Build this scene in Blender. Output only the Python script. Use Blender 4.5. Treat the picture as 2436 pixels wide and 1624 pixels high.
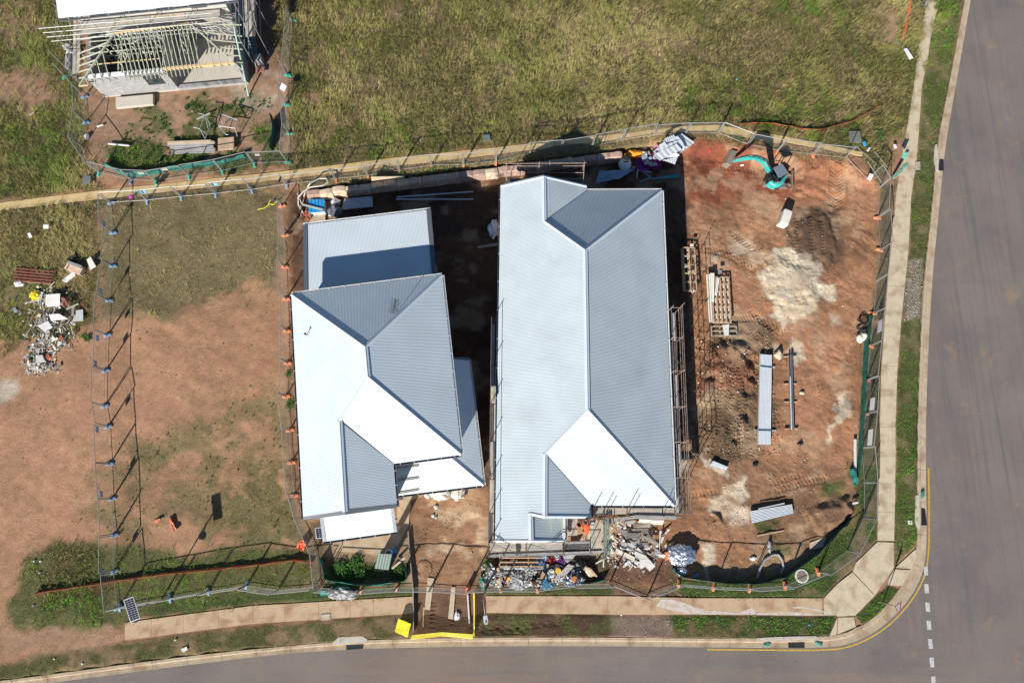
import bpy, math, random
import numpy as np
from mathutils import Vector, Matrix
random.seed(7); rng = np.random.default_rng(11)
for o in list(bpy.data.objects): bpy.data.objects.remove(o)
scene = bpy.context.scene
COL = scene.collection
# ---------------------------------------------------------------- camera (drone, almost straight down)
FPX, CX, CY, NAD, HC = 1624.0, 1218.0, 812.0, (1190.0, 1175.0), 52.0
_d = np.array([NAD[0]-CX, NAD[1]-CY, FPX]); _d /= np.linalg.norm(_d)
_up = -_d; _x = np.array([1., 0, 0]); _x = _x-(_x@_up)*_up; _x /= np.linalg.norm(_x); _y = np.cross(_up, _x)
RC = np.array([_x, _y, _up])                      # camera axes (right, down, forward) -> world
cam = bpy.data.cameras.new('camera'); camo = bpy.data.objects.new('camera', cam); COL.objects.link(camo)
mr = RC @ np.diag([1., -1., -1.])
camo.matrix_world = Matrix.Translation((0, 0, HC)) @ Matrix([list(r) for r in mr]).to_4x4()
cam.sensor_width = 36.0; cam.lens = 36.0*FPX/2436.0; cam.clip_start = 1.0; cam.clip_end = 600.0
scene.camera = camo
scene.render.resolution_x = 1024; scene.render.resolution_y = 682
# ---------------------------------------------------------------- light
SUN_EL, SH_AZ = math.radians(29.0), math.radians(63.0)   # shadows fall towards SH_AZ
sdir = Vector((-math.cos(SH_AZ)*math.cos(SUN_EL), -math.sin(SH_AZ)*math.cos(SUN_EL), math.sin(SUN_EL)))
w = bpy.data.worlds.new('World'); scene.world = w; w.use_nodes = True
nt = w.node_tree; bg = nt.nodes['Background']; sky = nt.nodes.new('ShaderNodeTexSky')
sky.sky_type = 'NISHITA'; sky.sun_disc = False; sky.sun_elevation = SUN_EL
sky.sun_rotation = math.atan2(sdir.x, sdir.y); sky.air_density = 1.0; sky.dust_density = 0.0; sky.ozone_density = 5.0
nt.links.new(sky.outputs[0], bg.inputs[0]); bg.inputs[1].default_value = 0.06
sl = bpy.data.lights.new('sun', 'SUN'); sl.energy = 5.0; sl.angle = math.radians(0.5); sl.color = (1.0, 0.955, 0.89)
so = bpy.data.objects.new('sun', sl); COL.objects.link(so); so.location = (-20, -40, 40)
so.rotation_euler = (-sdir).to_track_quat('-Z', 'Y').to_euler()
vs = scene.view_settings; vs.view_transform = 'Standard'; vs.look = 'None'; vs.gamma = 1.0; vs.exposure = 0.54
vs.use_curve_mapping = False
scene.render.engine = 'CYCLES'
# ---------------------------------------------------------------- plan coordinates (photo pixel -> ground)
def W(px, py, z=0.0):
    r = RC @ np.array([px-CX, py-CY, FPX]); s = (HC-z)/(-r[2]); return Vector((r[0]*s, r[1]*s, z))
def lin(c):
    return tuple(((v/255.)/12.92 if v <= 10 else (((v/255.)+.055)/1.055)**2.4) for v in c)
# value noise ----------------------------------------------------
_lat = rng.random((256, 256))
def vnoise(x, y):
    xi = np.floor(x).astype(int); yi = np.floor(y).astype(int); fx = x-xi; fy = y-yi
    fx = fx*fx*(3-2*fx); fy = fy*fy*(3-2*fy)
    a = _lat[xi & 255, yi & 255]; b = _lat[(xi+1) & 255, yi & 255]; c = _lat[xi & 255, (yi+1) & 255]; d = _lat[(xi+1) & 255, (yi+1) & 255]
    return (a*(1-fx)+b*fx)*(1-fy)+(c*(1-fx)+d*fx)*fy
def fbm(x, y, f=1.0, o=4, g=.5):
    t = 0; a = 1; n = 0
    for i in range(o):
        t = t+a*vnoise(x*f+17.3*i, y*f+9.1*i); n += a; a *= g; f *= 2.03
    return t/n
def sstep(a, b, x):
    t = np.clip((x-a)/(b-a), 0, 1); return t*t*(3-2*t)
# ---------------------------------------------------------------- terrain heights
ZN = 0.75
_wl = [(-500, 520), (0, 516), (265, 490), (500, 472), (725, 470), (735, 461), (966, 431), (1189, 403), (1330, 386), (1475, 367), (1560, 345), (1640, 335), (1780, 355), (1900, 378), (2010, 390), (2090, 420), (2600, 420)]
_wp = [W(a, b, .4) for a, b in _wl]; _wx = np.array([p.x for p in _wp]); _wy = np.array([p.y for p in _wp])
def base_z(x, y):
    yw = np.interp(x, _wx, _wy)
    xs = [W(660, 470).x, W(728, 460).x, W(1480, 370).x, W(1620, 340).x, W(2000, 390).x]
    wd = np.interp(x, xs, [9., .22, .22, 1.3, 1.6])
    k = 1-sstep(W(1990, 300).x, W(2110, 300).x, x)
    sh = np.interp(x, [xs[0], xs[1], xs[2], xs[3]], [0, .42, .42, 0])
    return ZN*sstep(0, 1, (y-(yw-wd)-sh)/wd)*k
def seg_dist(x, y, a, b):
    dx, dy = b[0]-a[0], b[1]-a[1]; L = dx*dx+dy*dy+1e-9
    t = np.clip(((x-a[0])*dx+(y-a[1])*dy)/L, 0, 1); return np.hypot(x-a[0]-t*dx, y-a[1]-t*dy), t
def pl_dist(x, y, pts):
    d = np.full(np.shape(x), 1e9)
    for a, b in zip(pts[:-1], pts[1:]): d = np.minimum(d, seg_dist(x, y, a, b)[0])
    return d
def inside(x, y, poly):
    c = np.zeros(np.shape(x), bool); n = len(poly); j = n-1
    for i in range(n):
        xi, yi = poly[i]; xj, yj = poly[j]
        m = ((yi > y) != (yj > y)) & (x < (xj-xi)*(y-yi)/(yj-yi+1e-12)+xi); c ^= m; j = i
    return c
def sdf(x, y, poly):          # > 0 inside, metres
    d = pl_dist(x, y, list(poly)+[poly[0]]); return np.where(inside(x, y, poly), d, -d)
def PW(pts, z=0.0): return [tuple(W(a, b, z)[:2]) for a, b in pts]
# heaps of spoil on the site: (px polygon, height, edge width)
HEAPS = [([(1668, 850), (1700, 800), (1760, 795), (1800, 850), (1800, 940), (1790, 1040), (1730, 1085), (1660, 1070), (1648, 950)], .5, 1.4),
         ([(1880, 520), (1920, 500), (1985, 510), (2000, 560), (1990, 620), (1920, 640), (1870, 620), (1866, 560)], .2, .9),
         ([(1800, 620), (1880, 600), (1950, 640), (1985, 690), (1900, 740), (1830, 760), (1805, 700)], .16, 1.6),
         ([(1950, 1180), (2035, 1165), (2040, 1230), (1990, 1270), (1950, 1290), (1905, 1240)], .45, 1.0),
         ([(1880, 385), (2010, 390), (2060, 430), (2010, 480), (1890, 470)], .22, .9),
         ([(1688, 1215), (1712, 1212), (1722, 1245), (1695, 1252)], .3, .5)]
HEAPW = [(PW(p), h, e) for p, h, e in HEAPS]
SITE = PW([(1560, 330), (1640, 335), (1780, 352), (2010, 392), (2095, 430), (2095, 600), (2075, 760), (2050, 900), (2040, 1100), (2020, 1220), (1940, 1300), (1870, 1360), (1790, 1378), (1640, 1372), (1600, 1345), (1560, 1400), (1450, 1385), (1180, 1385), (985, 1395), (985, 1180), (690, 1180), (690, 470), (735, 470), (1000, 440), (1330, 400), (1480, 385)])
# wheel / track prints: (px polyline, width m)
TRACKS = [([(1740, 880), (1728, 960), (1728, 1050)], .32), ([(1712, 890), (1708, 960), (1705, 1025)], .3), ([(1762, 905), (1770, 960), (1778, 1040)], .3), ([(1752, 880), (1756, 960), (1757, 1050)], .3),
          ([(1925, 520), (1928, 590)], .35), ([(1952, 515), (1956, 600)], .3), ([(1895, 530), (1890, 600)], .3),
          ([(1850, 1165), (1900, 1150), (1960, 1140)], .4), ([(1840, 1150), (1900, 1130)], .3), ([(1660, 590), (1720, 600), (1790, 640)], .5), ([(1690, 400), (1760, 400), (1800, 410)], .35), ([(1985, 380), (1990, 480)], 1.2), ([(1750, 560), (1790, 590)], .5),
          ([(1030, 1435), (1032, 1485)], .35), ([(1075, 1430), (1078, 1480)], .3), ([(1130, 1490), (1220, 1490), (1340, 1478)], .45), ([(1140, 1500), (1250, 1500)], .4), ([(1585, 1410), (1660, 1415)], .3), ([(1900, 395), (2000, 420)], .6), ([(1725, 760), (1800, 755), (1860, 790)], .5), ([(1790, 740), (1850, 800)], .35), ([(1620, 1180), (1700, 1170)], .3)]
TRW = [(PW(p), wd) for p, wd in TRACKS]
ROADE = [(-400, 1690), (0, 1640), (447, 1581), (697, 1552), (898, 1541), (1297, 1535), (1797, 1541), (1967, 1541), (2020, 1533), (2070, 1512), (2116, 1479), (2161, 1431), (2190, 1383), (2203, 1342), (2207, 1276), (2205, 1147), (2204, 998), (2216, 700), (2239, 465), (2251, 342), (2275, 208), (2311, 0), (2345, -200)]
KERBB = [(-400, 1666), (0, 1620), (447, 1559), (697, 1534), (898, 1519), (1297, 1514), (1797, 1519), (1960, 1515), (2010, 1506), (2052, 1488), (2092, 1458), (2132, 1412), (2160, 1370), (2178, 1325), (2183, 1276), (2183, 1147), (2184, 998), (2195, 700), (2221, 465), (2230, 342), (2257, 208), (2296, 0), (2330, -200)]
ROADP = PW(ROADE+[(3400, -200), (3400, 2300), (-400, 2300)])
KERBP = PW(KERBB+[(3400, -200), (3400, 2300), (-400, 2300)])
FOOT_B1 = [(297, 1480), (600, 1440), (983, 1418), (983, 1458), (600, 1483), (300, 1522)]
FOOT_B2 = [(1157, 1417), (1460, 1417), (1648, 1422), (1958, 1422), (1991, 1387), (2036, 1336), (2088, 1286), (2091, 1147), (2094, 998), (2097, 879), (2105, 765), (2117, 598), (2132, 465), (2143, 387), (2159, 298), (2174, 208), (2181, 143), (2190, 90), (2205, 0), (2236, 0), (2214, 90), (2207, 143), (2193, 208), (2187, 298), (2180, 387), (2168, 465), (2161, 598), (2144, 765), (2135, 879), (2131, 998), (2130, 1147), (2127, 1288), (2128, 1347), (2180, 1303), (2178, 1325), (2160, 1370), (2140, 1400), (2108, 1390), (2096, 1405), (2060, 1440), (2033, 1463), (2040, 1480), (2052, 1488), (2010, 1506), (1970, 1513), (1993, 1465), (1648, 1461), (1460, 1461), (1157, 1457)]
TOPP = [(-300, 520), (0, 482), (243, 452), (650, 410), (948, 374), (1168, 352), (1347, 332), (1478, 318), (1627, 300), (1707, 297), (1847, 321), (1870, 325), (2052, 362), (2054, 371), (1870, 338), (1847, 341), (1707, 312), (1627, 311), (1478, 331), (1347, 345), (1168, 368), (948, 393), (650, 428), (243, 472), (0, 500), (-300, 540)]
PADS = [PW(FOOT_B1), PW(FOOT_B2)]
TOPW = PW(TOPP, ZN)
def full_z(x, y, fine=True):
    x = np.asarray(x, float); y = np.asarray(y, float)
    z = base_z(x, y)
    site = sstep(-.3, .6, sdf(x, y, SITE)) if fine else 0
    if fine:
        z = z+site*((fbm(x, y, .5, 3)-.5)*.20+(fbm(x, y, 2.2, 4, .6)-.5)*.07+(fbm(x*.55-y*.2+3+2*vnoise(x*.3, y*.3), (y+x*.35)*1.6+2.5*vnoise(x*.25+9, y*.25), 1.3, 4, .62)-.5)*.09*(.4+1.2*vnoise(x*.5+40, y*.5))+(fbm(x+5, y+2, 5.5, 2, .6)-.5)*.06*sstep(.4, .62, fbm(x+60, y, .45, 3)))
        z = z+(1-site)*(fbm(x, y, .35, 3)-.5)*.10
    for p, h, e in HEAPW:
        xx = x+(vnoise(x*1.7, y*1.7)-.5)*.9; yy = y+(vnoise(x*1.7+50, y*1.7)-.5)*.9
        m = sstep(0, e, sdf(xx, yy, p)); z = z+h*m*(.85+.3*vnoise(x*.9, y*.9))
        if fine: edge = m*(1-m)*4; z = z+edge*(fbm(x, y, 3.3, 3, .7)-.5)*.2
    if fine:
        for p, wd in TRW:
            d = pl_dist(x, y, p); m = 1-sstep(wd*.5, wd*.5+.1, d)
            a = p[0]; b = p[-1]; L = math.hypot(b[0]-a[0], b[1]-a[1]); ux, uy = (b[0]-a[0])/L, (b[1]-a[1])/L
            s = (x-a[0])*ux+(y-a[1])*uy; t = (x-a[0])*-uy+(y-a[1])*ux
            z = z+m*(np.sign(np.sin((s+np.abs(t)*.7)*2*math.pi/.28))*.036-.045)
    k = sstep(-.25, .1, np.maximum.reduce([sdf(x, y, q) for q in PADS])); z = z*(1-k)+(-.06)*k
    k = sstep(-.15, .05, sdf(x, y, TOPW)); z = np.where(k > 0, z-.05*k, z)
    k = sstep(-.02, .1, sdf(x, y, KERBP)); z = z*(1-k)-.45*k
    return z
def T(px, py, dh=0.0):
    z = 0.0
    for i in range(3):
        p = W(px, py, z); z = float(full_z(np.array([p.x]), np.array([p.y]), True)[0])
    return W(px, py, z)+Vector((0, 0, dh))
def Tb(px, py, dh=0.0):
    z = 0.0
    for i in range(3):
        p = W(px, py, z); z = float(base_z(np.array([p.x]), np.array([p.y]))[0])
    return W(px, py, z)+Vector((0, 0, dh))
# ---------------------------------------------------------------- materials
MATS = {}
def mat(name, col, rough=.7, metal=0.0, var=.12, vs_=6.0, bump=0.0, bs=40.0, spec=.5, dirt=None, dirt_amt=.0, ds=1.2, alpha=None):
    if name in MATS: return MATS[name]
    m = bpy.data.materials.new(name); m.use_nodes = True; n = m.node_tree.nodes; l = m.node_tree.links; b = n['Principled BSDF']
    b.inputs['Roughness'].default_value = rough; b.inputs['Metallic'].default_value = metal
    b.inputs['Specular IOR Level'].default_value = spec
    tc = n.new('ShaderNodeTexCoord'); ns = n.new('ShaderNodeTexNoise'); ns.inputs['Scale'].default_value = vs_; ns.inputs['Detail'].default_value = 5
    l.new(tc.outputs['Object'], ns.inputs['Vector'])
    rp = n.new('ShaderNodeMapRange'); rp.inputs[1].default_value = .3; rp.inputs[2].default_value = .7; rp.inputs[3].default_value = 1-var; rp.inputs[4].default_value = 1+var
    l.new(ns.outputs[0], rp.inputs[0])
    hs = n.new('ShaderNodeVectorMath'); hs.operation = 'SCALE'; hs.inputs[0].default_value = col[:3]; l.new(rp.outputs[0], hs.inputs['Scale'])
    out = hs.outputs[0]
    if dirt is not None:
        n2 = n.new('ShaderNodeTexNoise'); n2.inputs['Scale'].default_value = ds; n2.inputs['Detail'].default_value = 6; l.new(tc.outputs['Object'], n2.inputs['Vector'])
        r2 = n.new('ShaderNodeMapRange'); r2.inputs[1].default_value = .48; r2.inputs[2].default_value = .68; r2.inputs[3].default_value = 0; r2.inputs[4].default_value = dirt_amt; l.new(n2.outputs[0], r2.inputs[0])
        mx = n.new('ShaderNodeMix'); mx.data_type = 'RGBA'; l.new(r2.outputs[0], mx.inputs[0]); l.new(out, mx.inputs[6]); mx.inputs[7].default_value = (*dirt, 1); out = mx.outputs[2]
    l.new(out, b.inputs['Base Color'])
    if bump:
        n3 = n.new('ShaderNodeTexNoise'); n3.inputs['Scale'].default_value = bs; n3.inputs['Detail'].default_value = 4; l.new(tc.outputs['Object'], n3.inputs['Vector'])
        bp = n.new('ShaderNodeBump'); bp.inputs['Strength'].default_value = bump; bp.inputs['Distance'].default_value = .05; l.new(n3.outputs[0], bp.inputs['Height']); l.new(bp.outputs[0], b.inputs['Normal'])
    MATS[name] = m; return m
def attr_mat(name, rough=.9, n1=1.6, a1=.25, n2=14., a2=.3, bump=.5, translucent=0.0):
    m = bpy.data.materials.new(name); m.use_nodes = True; n = m.node_tree.nodes; l = m.node_tree.links; b = n['Principled BSDF']
    b.inputs['Roughness'].default_value = rough; b.inputs['Specular IOR Level'].default_value = .2
    at = n.new('ShaderNodeAttribute'); at.attribute_name = 'Col'; out = at.outputs['Color']
    if a1:
        tc = n.new('ShaderNodeTexCoord'); mu = None
        for sc, am in ((n1, a1), (n2, a2)):
            t = n.new('ShaderNodeTexNoise'); t.inputs['Scale'].default_value = sc; t.inputs['Detail'].default_value = 8; t.inputs['Roughness'].default_value = .65; l.new(tc.outputs['Object'], t.inputs['Vector'])
            r = n.new('ShaderNodeMapRange'); r.inputs[1].default_value = .3; r.inputs[2].default_value = .7; r.inputs[3].default_value = 1-am; r.inputs[4].default_value = 1+am; l.new(t.outputs[0], r.inputs[0])
            v = n.new('ShaderNodeVectorMath'); v.operation = 'SCALE'; l.new(out, v.inputs[0]); l.new(r.outputs[0], v.inputs['Scale']); out = v.outputs[0]
        bp = n.new('ShaderNodeBump'); bp.inputs['Strength'].default_value = bump; bp.inputs['Distance'].default_value = .06
        t = n.new('ShaderNodeTexNoise'); t.inputs['Scale'].default_value = 7; t.inputs['Detail'].default_value = 9; t.inputs['Roughness'].default_value = .7; l.new(tc.outputs['Object'], t.inputs['Vector'])
        l.new(t.outputs[0], bp.inputs['Height']); l.new(bp.outputs[0], b.inputs['Normal'])
    l.new(out, b.inputs['Base Color'])
    MATS[name] = m; return m
# ---------------------------------------------------------------- mesh builder
class MB:
    def __init__(s): s.v = []; s.f = []
    def add(s, vs, fs):
        k = len(s.v); s.v += [tuple(p) for p in vs]; s.f += [tuple(i+k for i in q) for q in fs]; return s
    def box(s, c, d, rz=0.0, rx=0.0, ry=0.0):
        hx, hy, hz = d[0]/2, d[1]/2, d[2]/2
        R = Matrix.Rotation(rz, 3, 'Z') @ Matrix.Rotation(ry, 3, 'Y') @ Matrix.Rotation(rx, 3, 'X'); c = Vector(c)
        P = [c+R @ Vector((x, y, z)) for z in (-hz, hz) for x, y in ((-hx, -hy), (hx, -hy), (hx, hy), (-hx, hy))]
        return s.add(P, [(3, 2, 1, 0), (4, 5, 6, 7), (0, 1, 5, 4), (1, 2, 6, 5), (2, 3, 7, 6), (3, 0, 4, 7)])
    def bar(s, a, b, wd, ht, up=(0, 0, 1)):
        a = Vector(a); b = Vector(b); d = (b-a).normalized(); u = Vector(up)
        if abs(d.dot(u)) > .98: u = Vector((1, 0, 0))
        r = d.cross(u).normalized(); u = r.cross(d)
        P = [q+r*(i*wd/2)+u*(j*ht/2) for q in (a, b) for i, j in ((-1, -1), (1, -1), (1, 1), (-1, 1))]
        return s.add(P, [(3, 2, 1, 0), (4, 5, 6, 7), (0, 1, 5, 4), (1, 2, 6, 5), (2, 3, 7, 6), (3, 0, 4, 7)])
    def tube(s, a, b, r, n=6, r2=None, cap=True):
        return s.pipe([a, b], r, n, cap, [r, r2 if r2 is not None else r])
    def pipe(s, pts, r, n=6, cap=True, rad=None):
        pts = [Vector(p) for p in pts]; k = len(s.v); N = len(pts); u = None
        for i, p in enumerate(pts):
            d = (pts[min(i+1, N-1)]-pts[max(i-1, 0)]); d = d.normalized() if d.length > 1e-9 else Vector((0, 0, 1))
            if u is None: u = d.orthogonal().normalized()
            else:
                u = u-d*u.dot(d); u = u.normalized() if u.length > 1e-6 else d.orthogonal().normalized()
            v = d.cross(u); rr = rad[i] if rad else r
            for j in range(n):
                t = 2*math.pi*j/n; s.v.append(tuple(p+u*(math.cos(t)*rr)+v*(math.sin(t)*rr)))
        for i in range(N-1):
            for j in range(n):
                j2 = (j+1) % n; s.f.append((k+i*n+j, k+i*n+j2, k+(i+1)*n+j2, k+(i+1)*n+j))
        if cap: s.f.append(tuple(k+j for j in reversed(range(n)))); s.f.append(tuple(k+(N-1)*n+j for j in range(n)))
        return s
    def prism(s, pts, z0, z1):
        n = len(pts); A = sum(pts[i][0]*pts[(i+1) % n][1]-pts[(i+1) % n][0]*pts[i][1] for i in range(n))
        if A < 0: pts = list(reversed(pts))
        f0 = z0 if callable(z0) else (lambda p: z0); f1 = z1 if callable(z1) else (lambda p: z1)
        P = [(p[0], p[1], f0(p)) for p in pts]+[(p[0], p[1], f1(p)) for p in pts]
        return s.add(P, [tuple(reversed(range(n))), tuple(range(n, 2*n))]+[(i, (i+1) % n, n+(i+1) % n, n+i) for i in range(n)])
    def sheet(s, pts, th):            # planar polygon with thickness
        pts = [Vector(p) for p in pts]; nn = Vector((0, 0, 0)); n = len(pts)
        for i in range(n): nn += pts[i].cross(pts[(i+1) % n])
        nn = nn.normalized() if nn.length > 0 else Vector((0, 0, 1))
        if nn.z < 0: pts.reverse(); nn = -nn
        P = [p-nn*th for p in pts]+pts
        return s.add(P, [tuple(reversed(range(n))), tuple(range(n, 2*n))]+[(i, (i+1) % n, n+(i+1) % n, n+i) for i in range(n)])
    def blob(s, c, r, seed=0, amp=.25, fr=2.0, nu=14, nv=9, flat=None, sharp=False):
        rs = np.random.default_rng(seed); off = rs.random(3)*90; k = len(s.v); c = Vector(c)
        for i in range(nv+1):
            ph = math.pi*i/nv
            for j in range(nu):
                th = 2*math.pi*j/nu; d = Vector((math.sin(ph)*math.cos(th), math.sin(ph)*math.sin(th), math.cos(ph)))
                n = float(vnoise(np.array(d.x*fr+off[0]), np.array(d.y*fr+d.z*fr*.7+off[1])))+float(vnoise(np.array(d.z*fr*1.3+off[2]), np.array(d.x*fr*1.9+off[0])))*.6-.8
                if sharp: n = abs(n)*1.6-.3
                q = Vector((d.x*r[0], d.y*r[1], d.z*r[2]))*(1+amp*2*n)
                if flat is not None: q.z = max(q.z, flat)
                s.v.append(tuple(c+q))
        for i in range(nv):
            for j in range(nu):
                j2 = (j+1) % nu; s.f.append((k+i*nu+j, k+(i+1)*nu+j, k+(i+1)*nu+j2, k+i*nu+j2))
        return s
    def grid(s, fn, nu, nv):
        k = len(s.v)
        for i in range(nv+1):
            for j in range(nu+1): s.v.append(tuple(fn(j/nu, i/nv)))
        for i in range(nv):
            for j in range(nu):
                a = k+i*(nu+1)+j; s.f.append((a, a+1, a+nu+2, a+nu+1))
        return s
    def lathe(s, prof, c=(0, 0, 0), n=16):
        k = len(s.v); N = len(prof)
        for r, z in prof:
            for j in range(n):
                t = 2*math.pi*j/n; s.v.append((c[0]+r*math.cos(t), c[1]+r*math.sin(t), c[2]+z))
        for i in range(N-1):
            for j in range(n):
                j2 = (j+1) % n; s.f.append((k+i*n+j, k+i*n+j2, k+(i+1)*n+j2, k+(i+1)*n+j))
        s.f.append(tuple(k+j for j in reversed(range(n)))); s.f.append(tuple(k+(N-1)*n+j for j in range(n)))
        return s
    def mesh(s, name, m):
        me = bpy.data.meshes.new(name); me.from_pydata(s.v, [], s.f); me.materials.append(m); me.update(); return me
    def build(s, name, m, parent=None, smooth=False, world=True):
        o = bpy.data.objects.new(name, None) if False else None
        L = Vector((0, 0, 0))
        if parent is not None and world:
            q = parent
            while q is not None: L += Vector(q.location); q = q.parent
        elif parent is None and s.v:
            A = np.array(s.v); L = Vector((float(A[:, 0].mean()), float(A[:, 1].mean()), float(A[:, 2].min())))
        if L.length > 0: s.v = [(a-L.x, b-L.y, c-L.z) for a, b, c in s.v]
        me = s.mesh(name, m)
        if smooth: me.polygons.foreach_set('use_smooth', [True]*len(me.polygons))
        o = bpy.data.objects.new(name, me); COL.objects.link(o)
        if parent is not None: o.parent = parent
        else: o.location = L
        return o
def tag(o, label, cat, group=None):
    o['label'] = label; o['category'] = cat
    if group: o['group'] = group
    return o
def struct(o, kind='structure'): o['kind'] = kind; return o
def thing(name, label, cat, loc=(0, 0, 0), rz=0.0, group=None):
    o = bpy.data.objects.new(name, None); COL.objects.link(o); o.location = loc; o.rotation_euler = (0, 0, rz); o.empty_display_size = .2
    return tag(o, label, cat, group)
def inst(name, mesh, parent=None, loc=(0, 0, 0), rot=(0, 0, 0), sc=(1, 1, 1)):
    o = bpy.data.objects.new(name, mesh); COL.objects.link(o); o.location = loc; o.rotation_euler = rot; o.scale = sc
    if parent is not None: o.parent = parent
    return o
ORD = ['first', 'second', 'third', 'fourth', 'fifth', 'sixth', 'seventh', 'eighth', 'ninth', 'tenth', 'eleventh', 'twelfth', 'thirteenth', 'fourteenth', 'fifteenth', 'sixteenth']
def ordn(i, n): return 'last' if i == n-1 and n > 1 else ORD[i]
# ================================================================ GROUND
GAIN = 1.30
def A(r, g, b): return np.array(lin((r, g, b)))/GAIN
def axis(lo, hi, flo, fhi, fine, mid, far):
    a = list(np.arange(flo, fhi, fine)); l = list(np.arange(flo-mid, lo, -mid))[::-1]; r = list(np.arange(fhi, hi, mid))
    o1 = [lo-far*(1.35**i) for i in range(1, 14)][::-1]; o2 = [hi+far*(1.35**i) for i in range(1, 14)]
    return np.array(o1+l+a+r+o2)
gx = axis(-46, 42, W(1590, 800).x, W(2110, 800).x, .075, .2, 2.0)
gy = axis(-16, 46, -10.5, 32.0, .085, .25, 2.0)
X, Y = np.meshgrid(gx, gy)
shp = X.shape; xf = X.ravel(); yf = Y.ravel()
zf = full_z(xf, yf)
col = np.tile(A(182, 131, 97), (xf.size, 1))
tall = np.zeros(xf.size); short = np.zeros(xf.size); weed = np.zeros(xf.size); hue = np.zeros(xf.size)
nA = fbm(xf, yf, .9, 4, .6)-.5; nB = fbm(xf+40, yf+13, .9, 4, .6)-.5; nC = fbm(xf+7, yf+90, 3.5, 3, .6)
lo = fbm(xf+3, yf+71, .16, 4, .55)
col *= (0.86+.32*lo)[:, None]
def paint(px, c=None, soft=.5, wob=1.5, op=1.0, z=0.0, t=None, s=None, wd=None, h=None, patch=None, ps=.08):
    P = np.array(PW(px, z)); m = (xf > P[:, 0].min()-2) & (xf < P[:, 0].max()+2) & (yf > P[:, 1].min()-2) & (yf < P[:, 1].max()+2)
    i = np.nonzero(m)[0]
    if not len(i): return
    k = sstep(-soft, soft, sdf(xf[i]+nA[i]*wob, yf[i]+nB[i]*wob, [tuple(p) for p in P]))
    if patch is not None: k = k*sstep(patch-ps, patch+ps, fbm(xf[i]+11*patch, yf[i]+5, .8, 4, .6))
    k = k*op
    if c is not None: col[i] = col[i]*(1-k)[:, None]+A(*c)*k[:, None]*(.85+.3*nC[i])[:, None]
    for arr, v in ((tall, t), (short, s), (weed, wd), (hue, h)):
        if v is not None: arr[i] = arr[i]*(1-k)+v*k
# open grass block to the north
paint([(655, -90), (2330, -90), (2236, 60), (2165, 300), (2100, 430), (2060, 372), (1850, 322), (1640, 299), (1350, 333), (950, 375), (690, 408), (690, 200), (660, 60)], (92, 84, 50), .5, 1.2, z=ZN, t=1, h=.37)
paint([(1830, -20), (2010, -20), (2000, 60), (1850, 70)], (120, 116, 64), 1, 2, z=ZN, t=.8, h=.75, patch=.5)
paint([(690, 250), (800, 250), (1200, 330), (950, 372), (690, 405)], (84, 82, 46), 1, 2, z=ZN, h=.6, patch=.5)
paint([(1550, 200), (2000, 230), (2060, 350), (1850, 315), (1640, 290)], None, 1, 2, z=ZN, h=.75, patch=.5)
paint([(2115, 10), (2150, 10), (2145, 100), (2115, 90)], (176, 138, 104), .5, 1, z=ZN, t=.05)
for c in ((1555, 120), (760, 320), (790, 280), (930, 30), (1600, 90), (2140, 330), (745, 235)):
    paint([(c[0]-22, c[1]-18), (c[0]+22, c[1]-16), (c[0]+20, c[1]+18), (c[0]-18, c[1]+16)], (165, 125, 95), .6, 1.5, z=ZN, t=.25)
# north-west block
paint([(-60, -60), (170, -60), (190, 170), (220, 420), (245, 452), (0, 480), (-60, 490)], (98, 88, 55), .6, 2, z=ZN, t=.85, h=.5)
paint([(-60, 150), (110, 170), (150, 250), (90, 270), (-60, 230)], (170, 128, 102), 1, 3, z=ZN, t=.1)
paint([(-60, -30), (80, -20), (90, 90), (-60, 120)], (150, 118, 88), 1, 3, z=ZN, t=.35, patch=.42)
paint([(-60, 270), (120, 280), (220, 400), (150, 450), (-60, 470)], None, 1, 2, z=ZN, h=.75, patch=.5)
paint([(190, 180), (690, 150), (695, 395), (560, 405), (440, 412), (300, 405), (215, 360)], (168, 128, 101), .5, 1, z=ZN, t=.0)
paint([(590, -60), (690, -60), (690, 180), (600, 180)], (140, 105, 80), .6, 1, z=ZN)
paint([(300, 225), (600, 215), (640, 250), (560, 300), (560, 390), (300, 400), (250, 350), (330, 290)], (110, 105, 62), .6, 1.5, z=ZN, wd=1.0, patch=.48)
paint([(560, 300), (690, 290), (690, 395), (450, 410), (240, 395), (250, 330), (400, 350)], (98, 98, 55), .6, 1.5, z=ZN, wd=.7, t=.35, h=.85, patch=.42)
paint([(560, 130), (640, 120), (660, 180), (640, 260), (560, 240)], (200, 180, 160), .5, 2, z=ZN, op=.6, patch=.5)
# strip along the sandy path
paint([(690, 425), (1170, 372), (1350, 347), (1480, 333), (1630, 313), (1710, 314), (1850, 345), (2010, 375), (2000, 385), (1800, 352), (1640, 330), (1480, 362), (1330, 384), (960, 428), (725, 458)], (128, 112, 76), .3, .5, z=ZN, t=.5, h=.25)
paint([(-60, 503), (240, 475), (640, 432), (640, 445), (250, 488), (-60, 520)], (112, 100, 64), .3, .4, z=ZN, t=.7, h=.3)
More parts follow.
